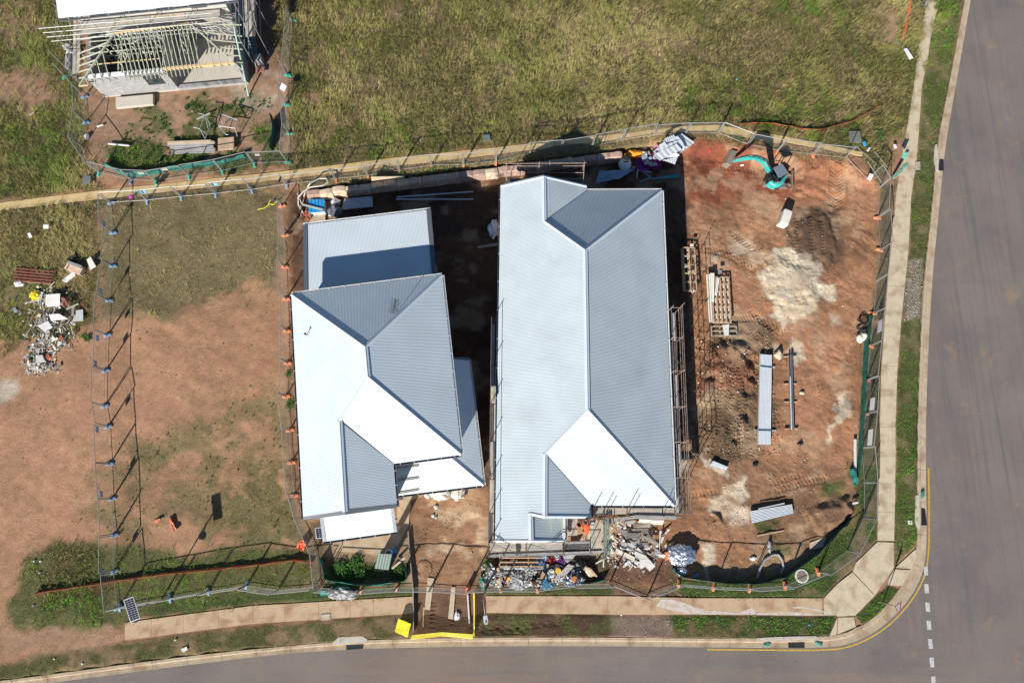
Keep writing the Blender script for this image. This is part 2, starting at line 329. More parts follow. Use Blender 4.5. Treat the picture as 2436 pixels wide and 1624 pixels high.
# middle-west block
paint([(-60, 500), (238, 475), (238, 690), (220, 760), (150, 800), (90, 790), (20, 830), (-60, 800)], (112, 96, 60), .6, 2, z=.3, t=.75, h=.3)
paint([(-60, 640), (120, 650), (160, 740), (100, 800), (-60, 790)], (120, 105, 70), .6, 2, t=.45, h=.55, patch=.4)
paint([(240, 478), (670, 448), (682, 600), (650, 670), (560, 735), (500, 700), (420, 760), (320, 740), (240, 770)], (122, 106, 74), .7, 2, z=.3, s=1, h=.28, t=.04)
paint([(150, 820), (420, 740), (690, 650), (690, 760), (420, 830), (200, 900)], (176, 128, 92), 1, 3, s=.25, h=.3, patch=.5)
paint([(0, 800), (700, 680), (700, 1300), (0, 1300)], None, 1, 2, wd=.03, s=.05, h=.6)
for pat, P in ((.46, [(430, 960), (690, 900), (700, 1180), (720, 1300), (500, 1300), (380, 1180), (300, 1080), (420, 1040)]), (.5, [(200, 1080), (420, 1000), (460, 1200), (300, 1290), (200, 1250)])):
    paint(P, (132, 114, 76), .8, 2, s=.75, wd=.3, h=.66, patch=pat, op=.8, ps=.2)
paint([(560, 1120), (700, 1090), (735, 1300), (560, 1310), (520, 1220)], (120, 106, 68), .8, 2, s=.9, h=.5, patch=.4)
paint([(60, 1330), (130, 1295), (240, 1290), (420, 1310), (740, 1295), (755, 1395), (600, 1432), (300, 1478), (290, 1500), (25, 1512), (30, 1440)], (104, 100, 58), .5, 1.6, s=.9, h=.85, t=.06)
paint([(110, 1300), (220, 1280), (260, 1380), (240, 1470), (100, 1450)], (92, 84, 50), .6, 1.5, t=.35, h=.55)
paint([(70, 1440), (200, 1400), (270, 1420), (250, 1500), (60, 1500)], None, .6, 1.5, h=1.0, patch=.45)
paint([(-60, 1500), (280, 1490), (297, 1520), (150, 1545), (-60, 1560)], (172, 130, 100), .4, 1.5, s=.1, t=0)
# verges along the lower street
paint([(-60, 1590), (150, 1548), (300, 1528), (600, 1488), (983, 1462), (983, 1520), (700, 1536), (447, 1562), (-60, 1632)], (92, 88, 50), .25, .6, s=1, h=.6)
paint([(300, 1530), (700, 1490), (930, 1470), (900, 1500), (600, 1520), (300, 1560)], None, .5, 1.5, h=.95, patch=.5)
paint([(986, 1395), (1152, 1395), (1155, 1514), (986, 1518)], (128, 92, 68), .2, .3, s=.0, h=0)
paint([(1112, 1458), (1470, 1460), (1470, 1516), (1112, 1518)], (92, 66, 50), .2, .5, s=.15, h=.5)
paint([(1150, 1458), (1470, 1460), (1470, 1515), (1150, 1515)], (88, 84, 48), .4, 1, s=.8, h=.7, patch=.5)
paint([(1452, 1462), (1604, 1462), (1600, 1516), (1455, 1516)], (134, 112, 100), .2, .4, s=0)
paint([(1600, 1462), (1995, 1462), (1975, 1512), (1800, 1520), (1600, 1517)], (66, 78, 36), .15, .4, s=1.3, h=1.0)
paint([(1625, 1480), (1760, 1490), (1740, 1517), (1620, 1517)], (100, 88, 54), .4, 1, s=.9, h=.5, patch=.45)
paint([(760, 1395), (985, 1392), (985, 1420), (600, 1440), (400, 1462), (300, 1476), (400, 1430), (640, 1410)], (78, 86, 44), .3, .6, s=1, h=.85)
paint([(1155, 1395), (1460, 1390), (1460, 1418), (1155, 1418)], (84, 88, 46), .2, .5, s=1, h=.8)
paint([(1460, 1390), (1610, 1385), (1680, 1422), (1460, 1420)], (120, 92, 74), .3, .6, s=.1)
paint([(1590, 1350), (1620, 1372), (1720, 1385), (1800, 1385), (1865, 1368), (1940, 1315), (1995, 1260), (2026, 1225), (2050, 1100), (2092, 1100), (2089, 1285), (2036, 1336), (1991, 1387), (1955, 1424), (1640, 1422), (1600, 1400)], (72, 84, 40), .25, .6, s=1.2, h=.95)
paint([(2050, 1225), (2090, 1150), (2090, 1290), (1990, 1395), (1900, 1420), (1880, 1410), (2010, 1330)], (128, 106, 78), .3, 1, s=.4, patch=.45)
paint([(2050, 780), (2100, 770), (2092, 1100), (2040, 1100)], (98, 92, 60), .3, .6, s=.8, h=.7)
paint([(2080, 440), (2130, 440), (2108, 760), (2065, 760)], (118, 100, 74), .3, .6, s=.5, h=.55)
# green behind the silt fence
paint([(1640, 1360), (1650, 1335), (1740, 1345), (1850, 1290), (1880, 1310), (1860, 1365), (1790, 1382), (1700, 1380)], (78, 84, 44), .4, .8, s=.9, h=.9, op=.8)
# verge beside the side street
paint([(2236, -60), (2300, -60), (2258, 208), (2231, 342), (2222, 465), (2197, 700), (2186, 998), (2185, 1147), (2185, 1280), (2130, 1345), (2128, 1288), (2131, 1147), (2132, 998), (2136, 879), (2145, 765), (2162, 598), (2169, 465), (2181, 387), (2188, 298), (2194, 208), (2208, 143), (2215, 90)], (88, 90, 44), .1, .3, s=1.2, h=.85)
paint([(2130, 900), (2190, 900), (2190, 1290), (2130, 1345)], None, .1, .3, h=1.0, s=1.35)
paint([(2165, 480), (2225, 460), (2200, 700), (2170, 700)], None, .3, .8, h=.55, s=.7, patch=.45)
paint([(2160, 622), (2196, 615), (2196, 752), (2152, 762)], (142, 130, 118), .2, .5, s=0)
paint([(2033, 1463), (2060, 1440), (2100, 1402), (2112, 1390), (2142, 1402), (2120, 1430), (2080, 1468), (2050, 1484)], (70, 82, 36), .1, .2, s=1.6, h=1)
paint([(2120, 0), (2300, 0), (2200, 600), (2190, 1290), (2130, 1345), (2128, 900)], (128, 112, 76), .1, .4, s=.6, h=.5, patch=.6, op=.8)
paint([(0, 1560), (980, 1462), (980, 1520), (0, 1632)], (138, 112, 80), .2, .5, s=.3, h=.4, patch=.53)
paint([(1600, 1462), (1995, 1462), (1975, 1512), (1600, 1517)], (122, 100, 66), .2, .5, s=.6, h=.6, patch=.58)
paint([(700, 0), (2150, 0), (2080, 380), (1640, 290), (950, 370), (690, 400)], (128, 106, 76), .5, 2, z=ZN, t=.5, h=.2, patch=.6)
# building site
paint([(1540, 345), (1640, 335), (1780, 352), (2010, 390), (2092, 430), (2092, 600), (2072, 760), (2048, 900), (2036, 1100), (2020, 1220), (1940, 1300), (1860, 1362), (1640, 1370), (1600, 1340), (1560, 1400), (1450, 1385), (1380, 1230), (1600, 1220)], (166, 114, 78), .4, .8)
paint([(690, 470), (735, 470), (1000, 440), (1330, 400), (1480, 385), (1600, 350), (1640, 480), (1640, 1220), (1400, 1240), (1170, 1290), (1180, 1385), (985, 1395), (985, 1180), (690, 1180)], (98, 68, 50), .4, .8)  # brown pad soil, its colour darkened to deepen the shade between the houses
paint([(985, 1180), (1170, 1160), (1175, 1385), (985, 1395)], (158, 114, 82), .4, .8)
paint([(1010, 1200), (1160, 1220), (1160, 1340), (1010, 1330)], (188, 158, 128), .5, 1.5, patch=.52)
paint([(1625, 340), (1700, 338), (1830, 375), (1890, 420), (1880, 470), (1720, 500), (1630, 480)], (146, 76, 45), .7, 1.6)
paint([(1640, 340), (1690, 345), (1720, 400), (1650, 420)], (128, 62, 40), .5, 1)
paint([(1880, 380), (2020, 400), (2060, 440), (2000, 490), (1880, 480)], (158, 100, 66), .5, 1.2)
paint([(1700, 480), (1870, 480), (1860, 620), (1760, 640), (1700, 600)], (142, 98, 66), .6, 1.6, patch=.45)
paint([(1872, 500), (2000, 495), (2005, 620), (1930, 650), (1870, 630)], (118, 88, 68), .35, 1.2)
paint([(1690, 760), (1830, 760), (1850, 830), (1780, 860), (1680, 830)], (118, 90, 66), .4, 1.4)
paint([(1655, 940), (1810, 860), (1860, 1000), (1800, 1090), (1660, 1110), (1640, 1040)], (118, 92, 68), .4, 1.4)
paint([(1665, 840), (1790, 830), (1800, 920), (1660, 930)], (142, 92, 64), .4, 1)
paint([(1860, 770), (2030, 770), (2030, 1100), (1880, 1100)], (172, 116, 82), .6, 1.2, op=.7)
paint([(1700, 1100), (2030, 1100), (2030, 1240), (1860, 1330), (1680, 1260)], (146, 104, 74), .6, 1.2)
paint([(1930, 1170), (2040, 1160), (2040, 1240), (1950, 1300), (1900, 1240)], (152, 112, 82), .5, 1)
SAND = [[(1800, 660), (1850, 605), (1900, 598), (1955, 625), (1950, 660), (1990, 690), (1975, 715), (1900, 735), (1860, 765), (1820, 755), (1835, 715)], [(1880, 820), (1920, 825), (1915, 865), (1885, 870)], [(2005, 930), (2030, 925), (2028, 990), (1995, 1010), (1985, 1050), (1968, 1045), (1985, 1000), (1980, 960)], [(1680, 1085), (1720, 1095), (1725, 1130), (1690, 1120)], [(1725, 1150), (1770, 1150), (1765, 1185), (1735, 1180)], [(1400, 1230), (1450, 1240), (1460, 1300), (1420, 1340), (1390, 1300)], [(1660, 1300), (1690, 1290), (1705, 1340), (1685, 1380), (1665, 1340)], [(1690, 1190), (1730, 1180), (1740, 1220), (1700, 1230)]]
for P in SAND: paint(P, (208, 193, 173), .25, 2.2, op=.9)
paint([(1735, 570), (1800, 580), (1850, 620), (1800, 640)], (192, 160, 132), .5, 1.5, patch=.5)
for c, r in (((1698, 612), 10), ((1620, 1095), 16), ((1760, 590), 14), ((1990, 765), 10), ((1760, 1225), 22), ((10, 930), 26), ((1850, 830), 8)):
    paint([(c[0]-r, c[1]-r), (c[0]+r, c[1]-r), (c[0]+r, c[1]+r), (c[0]-r, c[1]+r)], (208, 192, 178), .4, .9, op=.75)
paint([(1180, 1310), (1460, 1330), (1440, 1388), (1170, 1390)], (96, 74, 58), .3, .8)
paint([(1450, 1330), (1600, 1330), (1620, 1390), (1450, 1390)], (116, 82, 62), .3, .6)
paint([(770, 1255), (980, 1245), (985, 1390), (770, 1390)], (172, 140, 110), .3, .6)
paint([(775, 1330), (970, 1340), (965, 1388), (775, 1388)], (90, 92, 52), .4, 1, s=.5, wd=.9, h=.9)
paint([(740, 1240), (775, 1240), (775, 1400), (745, 1400)], (120, 100, 70), .3, .6, s=.4, h=.6)
paint([(690, 690), (715, 690), (725, 1240), (700, 1240)], (148, 108, 80), .3, .6, s=.2, wd=.25)
for a, b, tt in ((1980, 1160, .8), (1860, 1310, .8), (1830, 1250, .7), (2045, 1120, 1)):
    paint([(a-28, b-16), (a+26, b-18), (a+24, b+20), (a-26, b+18)], (84, 90, 46), .4, 1, s=tt, h=.9, patch=.42)
# fine clod speckle
spk = rng.random(xf.size); col *= (1+.16*(spk-.5))[:, None]; col *= (0.8+.42*fbm(xf, yf, 1.6, 5, .65))[:, None]
ins = sstep(-.2, .5, sdf(xf, yf, SITE)); pk_ = fbm(xf+123, yf+45, .33, 5, .62)
col *= (1-ins*.30*sstep(.52, .66, pk_))[:, None]; dust = ins*.38*sstep(.53, .68, fbm(xf+200, yf+15, .42, 5, .65)); col = col*(1-dust)[:, None]+A(196, 164, 132)*dust[:, None]
lum = (col*np.array([.3, .59, .11])).sum(1); k_ = (.19+.05*ins)[:, None]; col = col*(1-k_)+k_*lum[:, None]
col *= np.array([1.06, 1.07, .97])*(1+ins[:, None]*np.array([[.24, .18, .12]]))
col *= (1+.5*(fbm(xf*.5+yf*.9+33, yf*.25-xf*.2+8, 1.3, 4, .6)-.5))[:, None]
col = np.clip(col, .004, .9)
for arr in (tall, short, weed):          # nothing grows on slabs, road or inside buildings
    arr *= (np.maximum.reduce([sdf(xf, yf, q) for q in PADS]) < -.04+.34*sstep(.42, .75, fbm(xf+8, yf+3, 1.5, 4, .65))) & (sdf(xf, yf, KERBP) < 0) & (sdf(xf, yf, TOPW) < -.03)
ny, nx = shp
me = bpy.data.meshes.new('ground'); idx = np.arange(nx*ny).reshape(ny, nx)
q = np.stack([idx[:-1, :-1], idx[:-1, 1:], idx[1:, 1:], idx[1:, :-1]], -1).reshape(-1, 4)
def fast_mesh(name, V, F, C, m, smooth=True):
    me = bpy.data.meshes.new(name); n = len(V); k = F.shape[1]
    me.vertices.add(n); me.vertices.foreach_set('co', np.ascontiguousarray(V, dtype=np.float32).ravel())
    me.loops.add(F.size); me.loops.foreach_set('vertex_index', np.ascontiguousarray(F, dtype=np.int32).ravel())
    me.polygons.add(len(F)); me.polygons.foreach_set('loop_start', np.arange(0, F.size, k, dtype=np.int32)); me.polygons.foreach_set('loop_total', np.full(len(F), k, dtype=np.int32))
    if smooth: me.polygons.foreach_set('use_smooth', np.ones(len(F), bool))
    if C is not None:
        at = me.color_attributes.new('Col', 'FLOAT_COLOR', 'POINT'); at.data.foreach_set('color', np.ascontiguousarray(np.c_[C, np.ones(n)], dtype=np.float32).ravel())
    me.materials.append(m); me.update(); me.validate(); return me
V = np.c_[xf, yf, zf]
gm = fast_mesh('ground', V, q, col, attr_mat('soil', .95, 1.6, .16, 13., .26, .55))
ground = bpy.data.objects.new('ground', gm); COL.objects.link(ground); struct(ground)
def gsample(arr, x, y):
    i = np.clip(np.searchsorted(gx, x), 0, nx-1); j = np.clip(np.searchsorted(gy, y), 0, ny-1); return arr[j*nx+i]
onpad = (np.maximum.reduce([sdf(xf, yf, q) for q in PADS]) > -.05).astype(float)
# ---------------------------------------------------------------- grass, blade by blade
def blades(n_try, dens, length, width, lean, spread, per, seed, bright=1.0, box=(-46, 44, -15, 44)):
    r = np.random.default_rng(seed); x = r.uniform(box[0], box[1], n_try); y = r.uniform(box[2], box[3], n_try)
    k = r.random(n_try) < gsample(dens, x, y); x = x[k]; y = y[k]; n = len(x)
    h = gsample(hue, x, y); z = gsample(zf, x, y)
    flow = (fbm(x, y, .23, 3)*7.0+fbm(x+31, y, 1.1, 2)*3.0)
    tone = fbm(x+9, y+3, .55, 4, .6); tone2 = r.random(n)
    g = np.clip(h+(fbm(x+77, y+20, .3, 3)-.5)*.5+(r.random(n)-.5)*.4, 0, 1)
    straw = np.array(A(186, 166, 118)); olive = np.array(A(146, 142, 80)); green = np.array(A(104, 154, 42))
    c = np.where((g < .5)[:, None], straw*(1-2*g)[:, None]+olive*(2*g)[:, None], olive*(2-2*g)[:, None]+green*(2*g-1)[:, None])
    c = c*(.76+.34*tone+.32*tone2)[:, None]*bright
    B = per; N = n*B; rep = lambda a: np.repeat(a, B, axis=0)
    bx = rep(x)+r.normal(0, spread, N); by = rep(y)+r.normal(0, spread, N); bz = gsample(zf, bx, by)-.01; bz = np.where(gsample(onpad, bx, by) > .5, .018, bz)
    ang = rep(flow)+r.normal(0, 1.25, N); L = length*(.45+.8*r.random(N))*rep(.65+.7*fbm(x+5, y+5, .4, 3)); wd = width*(.7+.6*r.random(N))
    tl = np.clip(lean+r.normal(0, .28, N), .1, 1.45); dx, dy = np.cos(ang), np.sin(ang); sx, sy = -dy, dx
    hx = np.sin(tl*.6)*L*.5; hz = np.cos(tl*.6)*L*.5; ex = hx+np.sin(np.minimum(tl*1.35, 1.6))*L*.5; ez = hz+np.cos(np.minimum(tl*1.35, 1.6))*L*.5
    P0 = np.c_[bx-sx*wd/2, by-sy*wd/2, bz]; P1 = np.c_[bx+sx*wd/2, by+sy*wd/2, bz]
    P2 = np.c_[bx+dx*hx+sx*wd*.45, by+dy*hx+sy*wd*.45, bz+hz]; P3 = np.c_[bx+dx*hx-sx*wd*.45, by+dy*hx-sy*wd*.45, bz+hz]; P4 = np.c_[bx+dx*ex, by+dy*ex, bz+ez]
    Vt = np.stack([P0, P1, P2, P3, P4], 1).reshape(-1, 3); b = np.arange(N)*5
    F = np.stack([np.c_[b, b+1, b+2], np.c_[b, b+2, b+3], np.c_[b+3, b+2, b+4]], 1).reshape(-1, 3)
    cc = rep(c)*(.8+.4*r.random(N))[:, None]; Cv = np.repeat(cc, 5, axis=0)
    return Vt, F, np.clip(Cv, .003, .9)
GRM = attr_mat('grass_blade', .8, a1=0)
def grass(name, label, *parts):
    o = 0; Vs = []; Fs = []; Cs = []
    for v, f, c in parts: Vs.append(v); Fs.append(f+o); Cs.append(c); o += len(v)
    ob = bpy.data.objects.new(name, fast_mesh(name, np.concatenate(Vs), np.concatenate(Fs), np.concatenate(Cs), GRM, False)); COL.objects.link(ob)
    struct(ob, 'stuff'); ob['label'] = label; ob['category'] = 'grass'; return ob
grass('tall_grass', 'tall dry olive grass lying in wind-blown tussocks over the open blocks', blades(185000, tall, .46, .019, .9, .09, 8, 1, 1.18))
grass('short_grass', 'short patchy grass on the verges, brown block and street edges', blades(330000, short*.8, .12, .016, .8, .05, 3, 2, 1.3), blades(60000, np.clip(short-.95, 0, 1)*2, .28, .016, .9, .06, 4, 3, 1.3))
# ---------------------------------------------------------------- broad-leaved weeds
def rosettes(pos, seed, size, cg=(74, 112, 52)):
    r = np.random.default_rng(seed); V = []; F = []; C = []; k = 0
    dn = gsample(weed, pos[:, 0], pos[:, 1])
    for ii, (x, y, z) in enumerate(pos):
        s = size*(.5+.9*r.random())*(.38+.62*min(1, dn[ii]*1.3)); nl = r.integers(7, 13); base = np.array(A(*cg))*(.7+.6*r.random())
        for i in range(nl):
            a = r.random()*6.283; L = s*(.5+.6*r.random()); wv = L*.34; e = .15+.7*r.random(); dx, dy = math.cos(a), math.sin(a); sx, sy = -dy, dx
            h = L*math.sin(e)*.8; q = L*math.cos(e*.6); z0 = z+s*.25*r.random()
            V += [(x, y, z0), (x+dx*q*.5+sx*wv/2, y+dy*q*.5+sy*wv/2, z0+h*.9), (x+dx*q, y+dy*q, z0+h*.7), (x+dx*q*.5-sx*wv/2, y+dy*q*.5-sy*wv/2, z0+h*.9)]
            F += [(k, k+1, k+2), (k, k+2, k+3)]; cc = base*(.75+.55*r.random()); C += [cc]*4; k += 4
    return np.array(V), np.array(F), np.array(C)
r = np.random.default_rng(5); xx = r.uniform(-46, 44, 52000); yy = r.uniform(-15, 44, 52000); kk = r.random(52000) < gsample(weed, xx, yy)*.95
xx = xx[kk]; yy = yy[kk]; v, f, c = rosettes(np.c_[xx, yy, gsample(zf, xx, yy)], 6, .17)
wo = bpy.data.objects.new('weeds', fast_mesh('weeds', v, f, c, GRM, False)); COL.objects.link(wo); struct(wo, 'stuff'); wo['label'] = 'dark green broad-leaved weeds spreading over bare soil'; wo['category'] = 'weeds'
# scattered pebbles and clods on the site
def pebbles(n, seed, box, lim, size, colr):
    r = np.random.default_rng(seed); P = PW(box); A_ = np.array(P); x = r.uniform(A_[:, 0].min(), A_[:, 0].max(), n); y = r.uniform(A_[:, 1].min(), A_[:, 1].max(), n)
    k = inside(x, y, P) & (r.random(n) < lim(x, y)); x = x[k]; y = y[k]; n = len(x); z = gsample(zf, x, y); s = size*(.4+1.6*r.random(n)**3)
    O = np.array([(1, 0, 0), (0, 1, 0), (-1, 0, 0), (0, -1, 0), (0, 0, .8), (0, 0, -.6)]); Vt = (np.c_[x, y, z+s*.2])[:, None, :]+O[None]*s[:, None, None]*(.6+.8*r.random((n, 6, 1)))
    f = np.array([(0, 1, 4), (1, 2, 4), (2, 3, 4), (3, 0, 4), (1, 0, 5), (2, 1, 5), (3, 2, 5), (0, 3, 5)]); F = (np.arange(n)[:, None, None]*6+f[None]).reshape(-1, 3)
    g = gsample(np.arange(xf.size), x, y).astype(int); cc = col[g]*(.7+.8*r.random(n))[:, None]
    w_ = r.random(n) < colr; cc[w_] = A(225, 212, 196)*(.7+.4*r.random(w_.sum()))[:, None]
    return Vt.reshape(-1, 3), F, np.repeat(np.clip(cc, 0, .9), 6, axis=0)
allsite = [(1620, 340), (2095, 430), (2030, 1220), (1860, 1360), (1640, 1372), (1450, 1385), (985, 1395), (985, 1180), (1640, 1180)]
a = pebbles(26000, 8, allsite, lambda x, y: .12+.9*sstep(.5, .62, fbm(x, y, .5, 3)), .035, .16)
b = pebbles(9000, 9, [(1640, 780), (1830, 790), (1860, 1080), (1640, 1100)], lambda x, y: .1+.8*sstep(.45, .6, fbm(x, y, .8, 3)), .05, .06)
c2 = pebbles(2500, 10, [(0, 0), (690, 0), (690, 420), (0, 480)], lambda x, y: .25+0*x, .04, .5)
c3 = pebbles(3000, 12, [(2155, 620), (2196, 615), (2196, 760), (2150, 762)], lambda x, y: .9+0*x, .03, .35)
c4 = pebbles(3000, 13, [(1452, 1330), (1604, 1330), (1600, 1516), (1455, 1516)], lambda x, y: .5+0*x, .025, .2)
Vp = []; Fp = []; Cp = []; o_ = 0
for v_, f_, c_ in (a, b, c2, c3, c4): Vp.append(v_); Fp.append(f_+o_); Cp.append(c_); o_ += len(v_)
po = bpy.data.objects.new('pebbles', fast_mesh('pebbles', np.concatenate(Vp), np.concatenate(Fp), np.concatenate(Cp), GRM, False)); COL.objects.link(po); struct(po, 'stuff'); po['label'] = 'loose clods, chips and pebbles strewn over the bare soil'; po['category'] = 'stones'
# ================================================================ ROAD, KERB, PATHS
def asphalt():
    m = bpy.data.materials.new('asphalt'); m.use_nodes = True; n = m.node_tree.nodes; l = m.node_tree.links; b = n['Principled BSDF']; b.inputs['Roughness'].default_value = .85; b.inputs['Specular IOR Level'].default_value = .3
    tc = n.new('ShaderNodeTexCoord'); out = None
    def noise(sc, det, vec=None, ro=.6):
        t = n.new('ShaderNodeTexNoise'); t.inputs['Scale'].default_value = sc; t.inputs['Detail'].default_value = det; t.inputs['Roughness'].default_value = ro; l.new(vec or tc.outputs['Object'], t.inputs['Vector']); return t.outputs[0]
    def rng_(v, a, b_, c, d):
        r_ = n.new('ShaderNodeMapRange'); r_.inputs[1].default_value = a; r_.inputs[2].default_value = b_; r_.inputs[3].default_value = c; r_.inputs[4].default_value = d; l.new(v, r_.inputs[0]); return r_.outputs[0]
    def mix(f_, c1, c2):
        x = n.new('ShaderNodeMix'); x.data_type = 'RGBA'; l.new(f_, x.inputs[0])
        if isinstance(c1, tuple): x.inputs[6].default_value = (*c1, 1)
        else: l.new(c1, x.inputs[6])
        if isinstance(c2, tuple): x.inputs[7].default_value = (*c2, 1)
        else: l.new(c2, x.inputs[7])
        return x.outputs[2]
    c = mix(rng_(noise(.22, 4), .35, .65, 0, 1), tuple(A(130, 121, 115)), tuple(A(146, 136, 127)))
    mp = n.new('ShaderNodeMapping'); mp.inputs['Scale'].default_value = (1.1, .07, 1); l.new(tc.outputs['Object'], mp.inputs['Vector'])
    sx = n.new('ShaderNodeSeparateXYZ'); l.new(tc.outputs['Object'], sx.inputs[0]); m5 = n.new('ShaderNodeMath'); m5.operation = 'MULTIPLY'; l.new(rng_(sx.outputs[1], ROADSPLIT-1, ROADSPLIT+3, 0, 1), m5.inputs[0]); l.new(rng_(noise(1.0, 5, mp.outputs[0]), .5, .72, 0, .45), m5.inputs[1]); c = mix(m5.outputs[0], c, tuple(A(152, 137, 125)))
    m2 = n.new('ShaderNodeMapping'); m2.inputs['Scale'].default_value = (.05, .9, 1); l.new(tc.outputs['Object'], m2.inputs['Vector'])
    sx = n.new('ShaderNodeSeparateXYZ'); l.new(tc.outputs['Object'], sx.inputs[0]); low = rng_(sx.outputs[1], ROADSPLIT, ROADSPLIT+2.5, 1, 0)
    mm = n.new('ShaderNodeMath'); mm.operation = 'MULTIPLY'; l.new(low, mm.inputs[0]); l.new(rng_(noise(1.0, 6, m2.outputs[0], .7), .46, .68, 0, .6), mm.inputs[1]); c = mix(mm.outputs[0], c, tuple(A(158, 140, 124)))
    m3 = n.new('ShaderNodeMapping'); m3.inputs['Scale'].default_value = (2.2, .06, 1); m3.inputs['Location'].default_value = (3, 7, 0); l.new(tc.outputs['Object'], m3.inputs['Vector'])
    m4 = n.new('ShaderNodeMath'); m4.operation = 'MULTIPLY'; l.new(rng_(sx.outputs[1], ROADSPLIT-1, ROADSPLIT+3, 0, 1), m4.inputs[0]); l.new(rng_(noise(1.0, 6, m3.outputs[0], .7), .5, .66, 0, .45), m4.inputs[1]); c = mix(m4.outputs[0], c, tuple(A(106, 100, 98)))
    c = mix(rng_(noise(.4, 7, None, .75), .57, .68, 0, .55), c, tuple(A(178, 146, 116)))
    c = mix(rng_(noise(3.2, 6, None, .8), .66, .72, 0, .6), c, tuple(A(176, 156, 136)))
    c = mix(rng_(noise(2.1, 4, None, .7), .70, .74, 0, .8), c, tuple(A(70, 66, 66)))
    vd = n.new('ShaderNodeVectorMath'); vd.operation = 'DISTANCE'; l.new(tc.outputs['Object'], vd.inputs[0]); vd.inputs[1].default_value = (W(1120, 1555).x-_rcx, W(1120, 1555).y-_rc, 0)
    m6 = n.new('ShaderNodeMath'); m6.operation = 'MULTIPLY'; l.new(rng_(vd.outputs['Value'], .5, 9, .9, 0), m6.inputs[0]); l.new(rng_(noise(.8, 7, m2.outputs[0], .75), .42, .66, 0, 1), m6.inputs[1]); c = mix(m6.outputs[0], c, tuple(A(170, 140, 114)))
    c = mix(rng_(noise(18, 3), .42, .66, 0, .30), c, tuple(A(84, 78, 78)))
    l.new(c, b.inputs['Base Color'])
    bp = n.new('ShaderNodeBump'); bp.inputs['Strength'].default_value = .35; bp.inputs['Distance'].default_value = .02; l.new(noise(70, 3), bp.inputs['Height']); l.new(bp.outputs[0], b.inputs['Normal'])
    return m
def sempty(name):
    o = bpy.data.objects.new(name, None); COL.objects.link(o); o['kind'] = 'structure'; return o
def T(px, py, dh=0.0):
    z = 0.0
    for i in range(3):
        p = W(px, py, z); z = float(gsample(zf, np.array([p.x]), np.array([p.y]))[0])
    return W(px, py, z)+Vector((0, 0, dh))
ZR = -.12
_rc = _rcx = 0.0
ROADSPLIT = W(1300, 1535).y-_rc-.5
ASPH = asphalt()
CONC = mat('kerb_concrete', tuple(A(205, 184, 154)), .9, 0, .10, 3., .25, 30, dirt=tuple(A(160, 128, 98)), dirt_amt=.7, ds=.9)
def resample(pts, step):
    P = [Vector((p[0], p[1], 0)) for p in pts]; out = [P[0]]; acc = 0
    L = [0]
    for a, b in zip(P[:-1], P[1:]): L.append(L[-1]+(b-a).length)
    tot = L[-1]; n = max(1, int(round(tot/step))); res = []
    for i in range(n+1):
        d = tot*i/n; j = max(k for k in range(len(L)) if L[k] <= d+1e-6); j = min(j, len(P)-2); t = (d-L[j])/(L[j+1]-L[j]+1e-9); res.append(P[j].lerp(P[j+1], t))
    return res
def smooth_pl(pts, it=2):
    for _ in range(it):
        q = [pts[0]]
        for a, b in zip(pts[:-1], pts[1:]): q += [(a[0]*.75+b[0]*.25, a[1]*.75+b[1]*.25), (a[0]*.25+b[0]*.75, a[1]*.25+b[1]*.75)]
        pts = q+[pts[-1]]
    return pts
re_ = resample(smooth_pl(PW(ROADE)), .6); kb_ = [None]*len(re_)
kbl = smooth_pl(PW(KERBB))
kerb = sempty('kerb')
def nearest(p, pts):
    best = None
    for a, b in zip(pts[:-1], pts[1:]):
        dx, dy = b[0]-a[0], b[1]-a[1]; t = max(0, min(1, ((p.x-a[0])*dx+(p.y-a[1])*dy)/(dx*dx+dy*dy+1e-9))); q = Vector((a[0]+dx*t, a[1]+dy*t, 0)); d = (q-p).length
        if best is None or d < best[0]: best = (d, q)
    return best[1]
back = [nearest(p, kbl) for p in re_]
prof = [(0, -.11), (.55, -.145), (.62, -.02), (.70, .0), (1.0, .0), (1.0, -.3), (0, -.3)]     # across: gutter tray, face, kerb top
roadpoly = [tuple(a.lerp(b, .14)[:2]) for a, b in zip(re_, back)]+PW([(2900, -260), (2900, 1900), (-500, 1900)], ZR)
road = struct(MB().add([(x, y, ZR) for x, y in roadpoly], [tuple(range(len(roadpoly)))]).build('road', ASPH)); road.data.transform(Matrix.Translation(road.location)); road.location = (0, 0, 0)
if road.data.polygons[0].normal.z < 0: road.data.flip_normals()
PER = 4
for s0 in range(0, len(re_)-1, PER):
    m_ = MB(); e = min(s0+PER, len(re_)-1); k = 0
    for i in range(s0, e+1):
        a, b = re_[i].copy(), back[i].copy()
        if i == s0: a = a.lerp(re_[i+1], .018); b = b.lerp(back[i+1], .018)
        if i == e: a = a.lerp(re_[i-1], .018); b = b.lerp(back[i-1], .018)
        dd = (a-b)
        for t, z in prof: p = a.lerp(b, t); m_.v.append((p.x, p.y, z))
    n = len(prof)
    for i in range(e-s0):
        for j in range(n): j2 = (j+1) % n; m_.f.append((i*n+j, (i+1)*n+j, (i+1)*n+j2, i*n+j2))
    m_.f.append(tuple(range(n))); m_.f.append(tuple((e-s0)*n+j for j in reversed(range(n))))
    m_.build('kerb_stone', CONC, kerb)
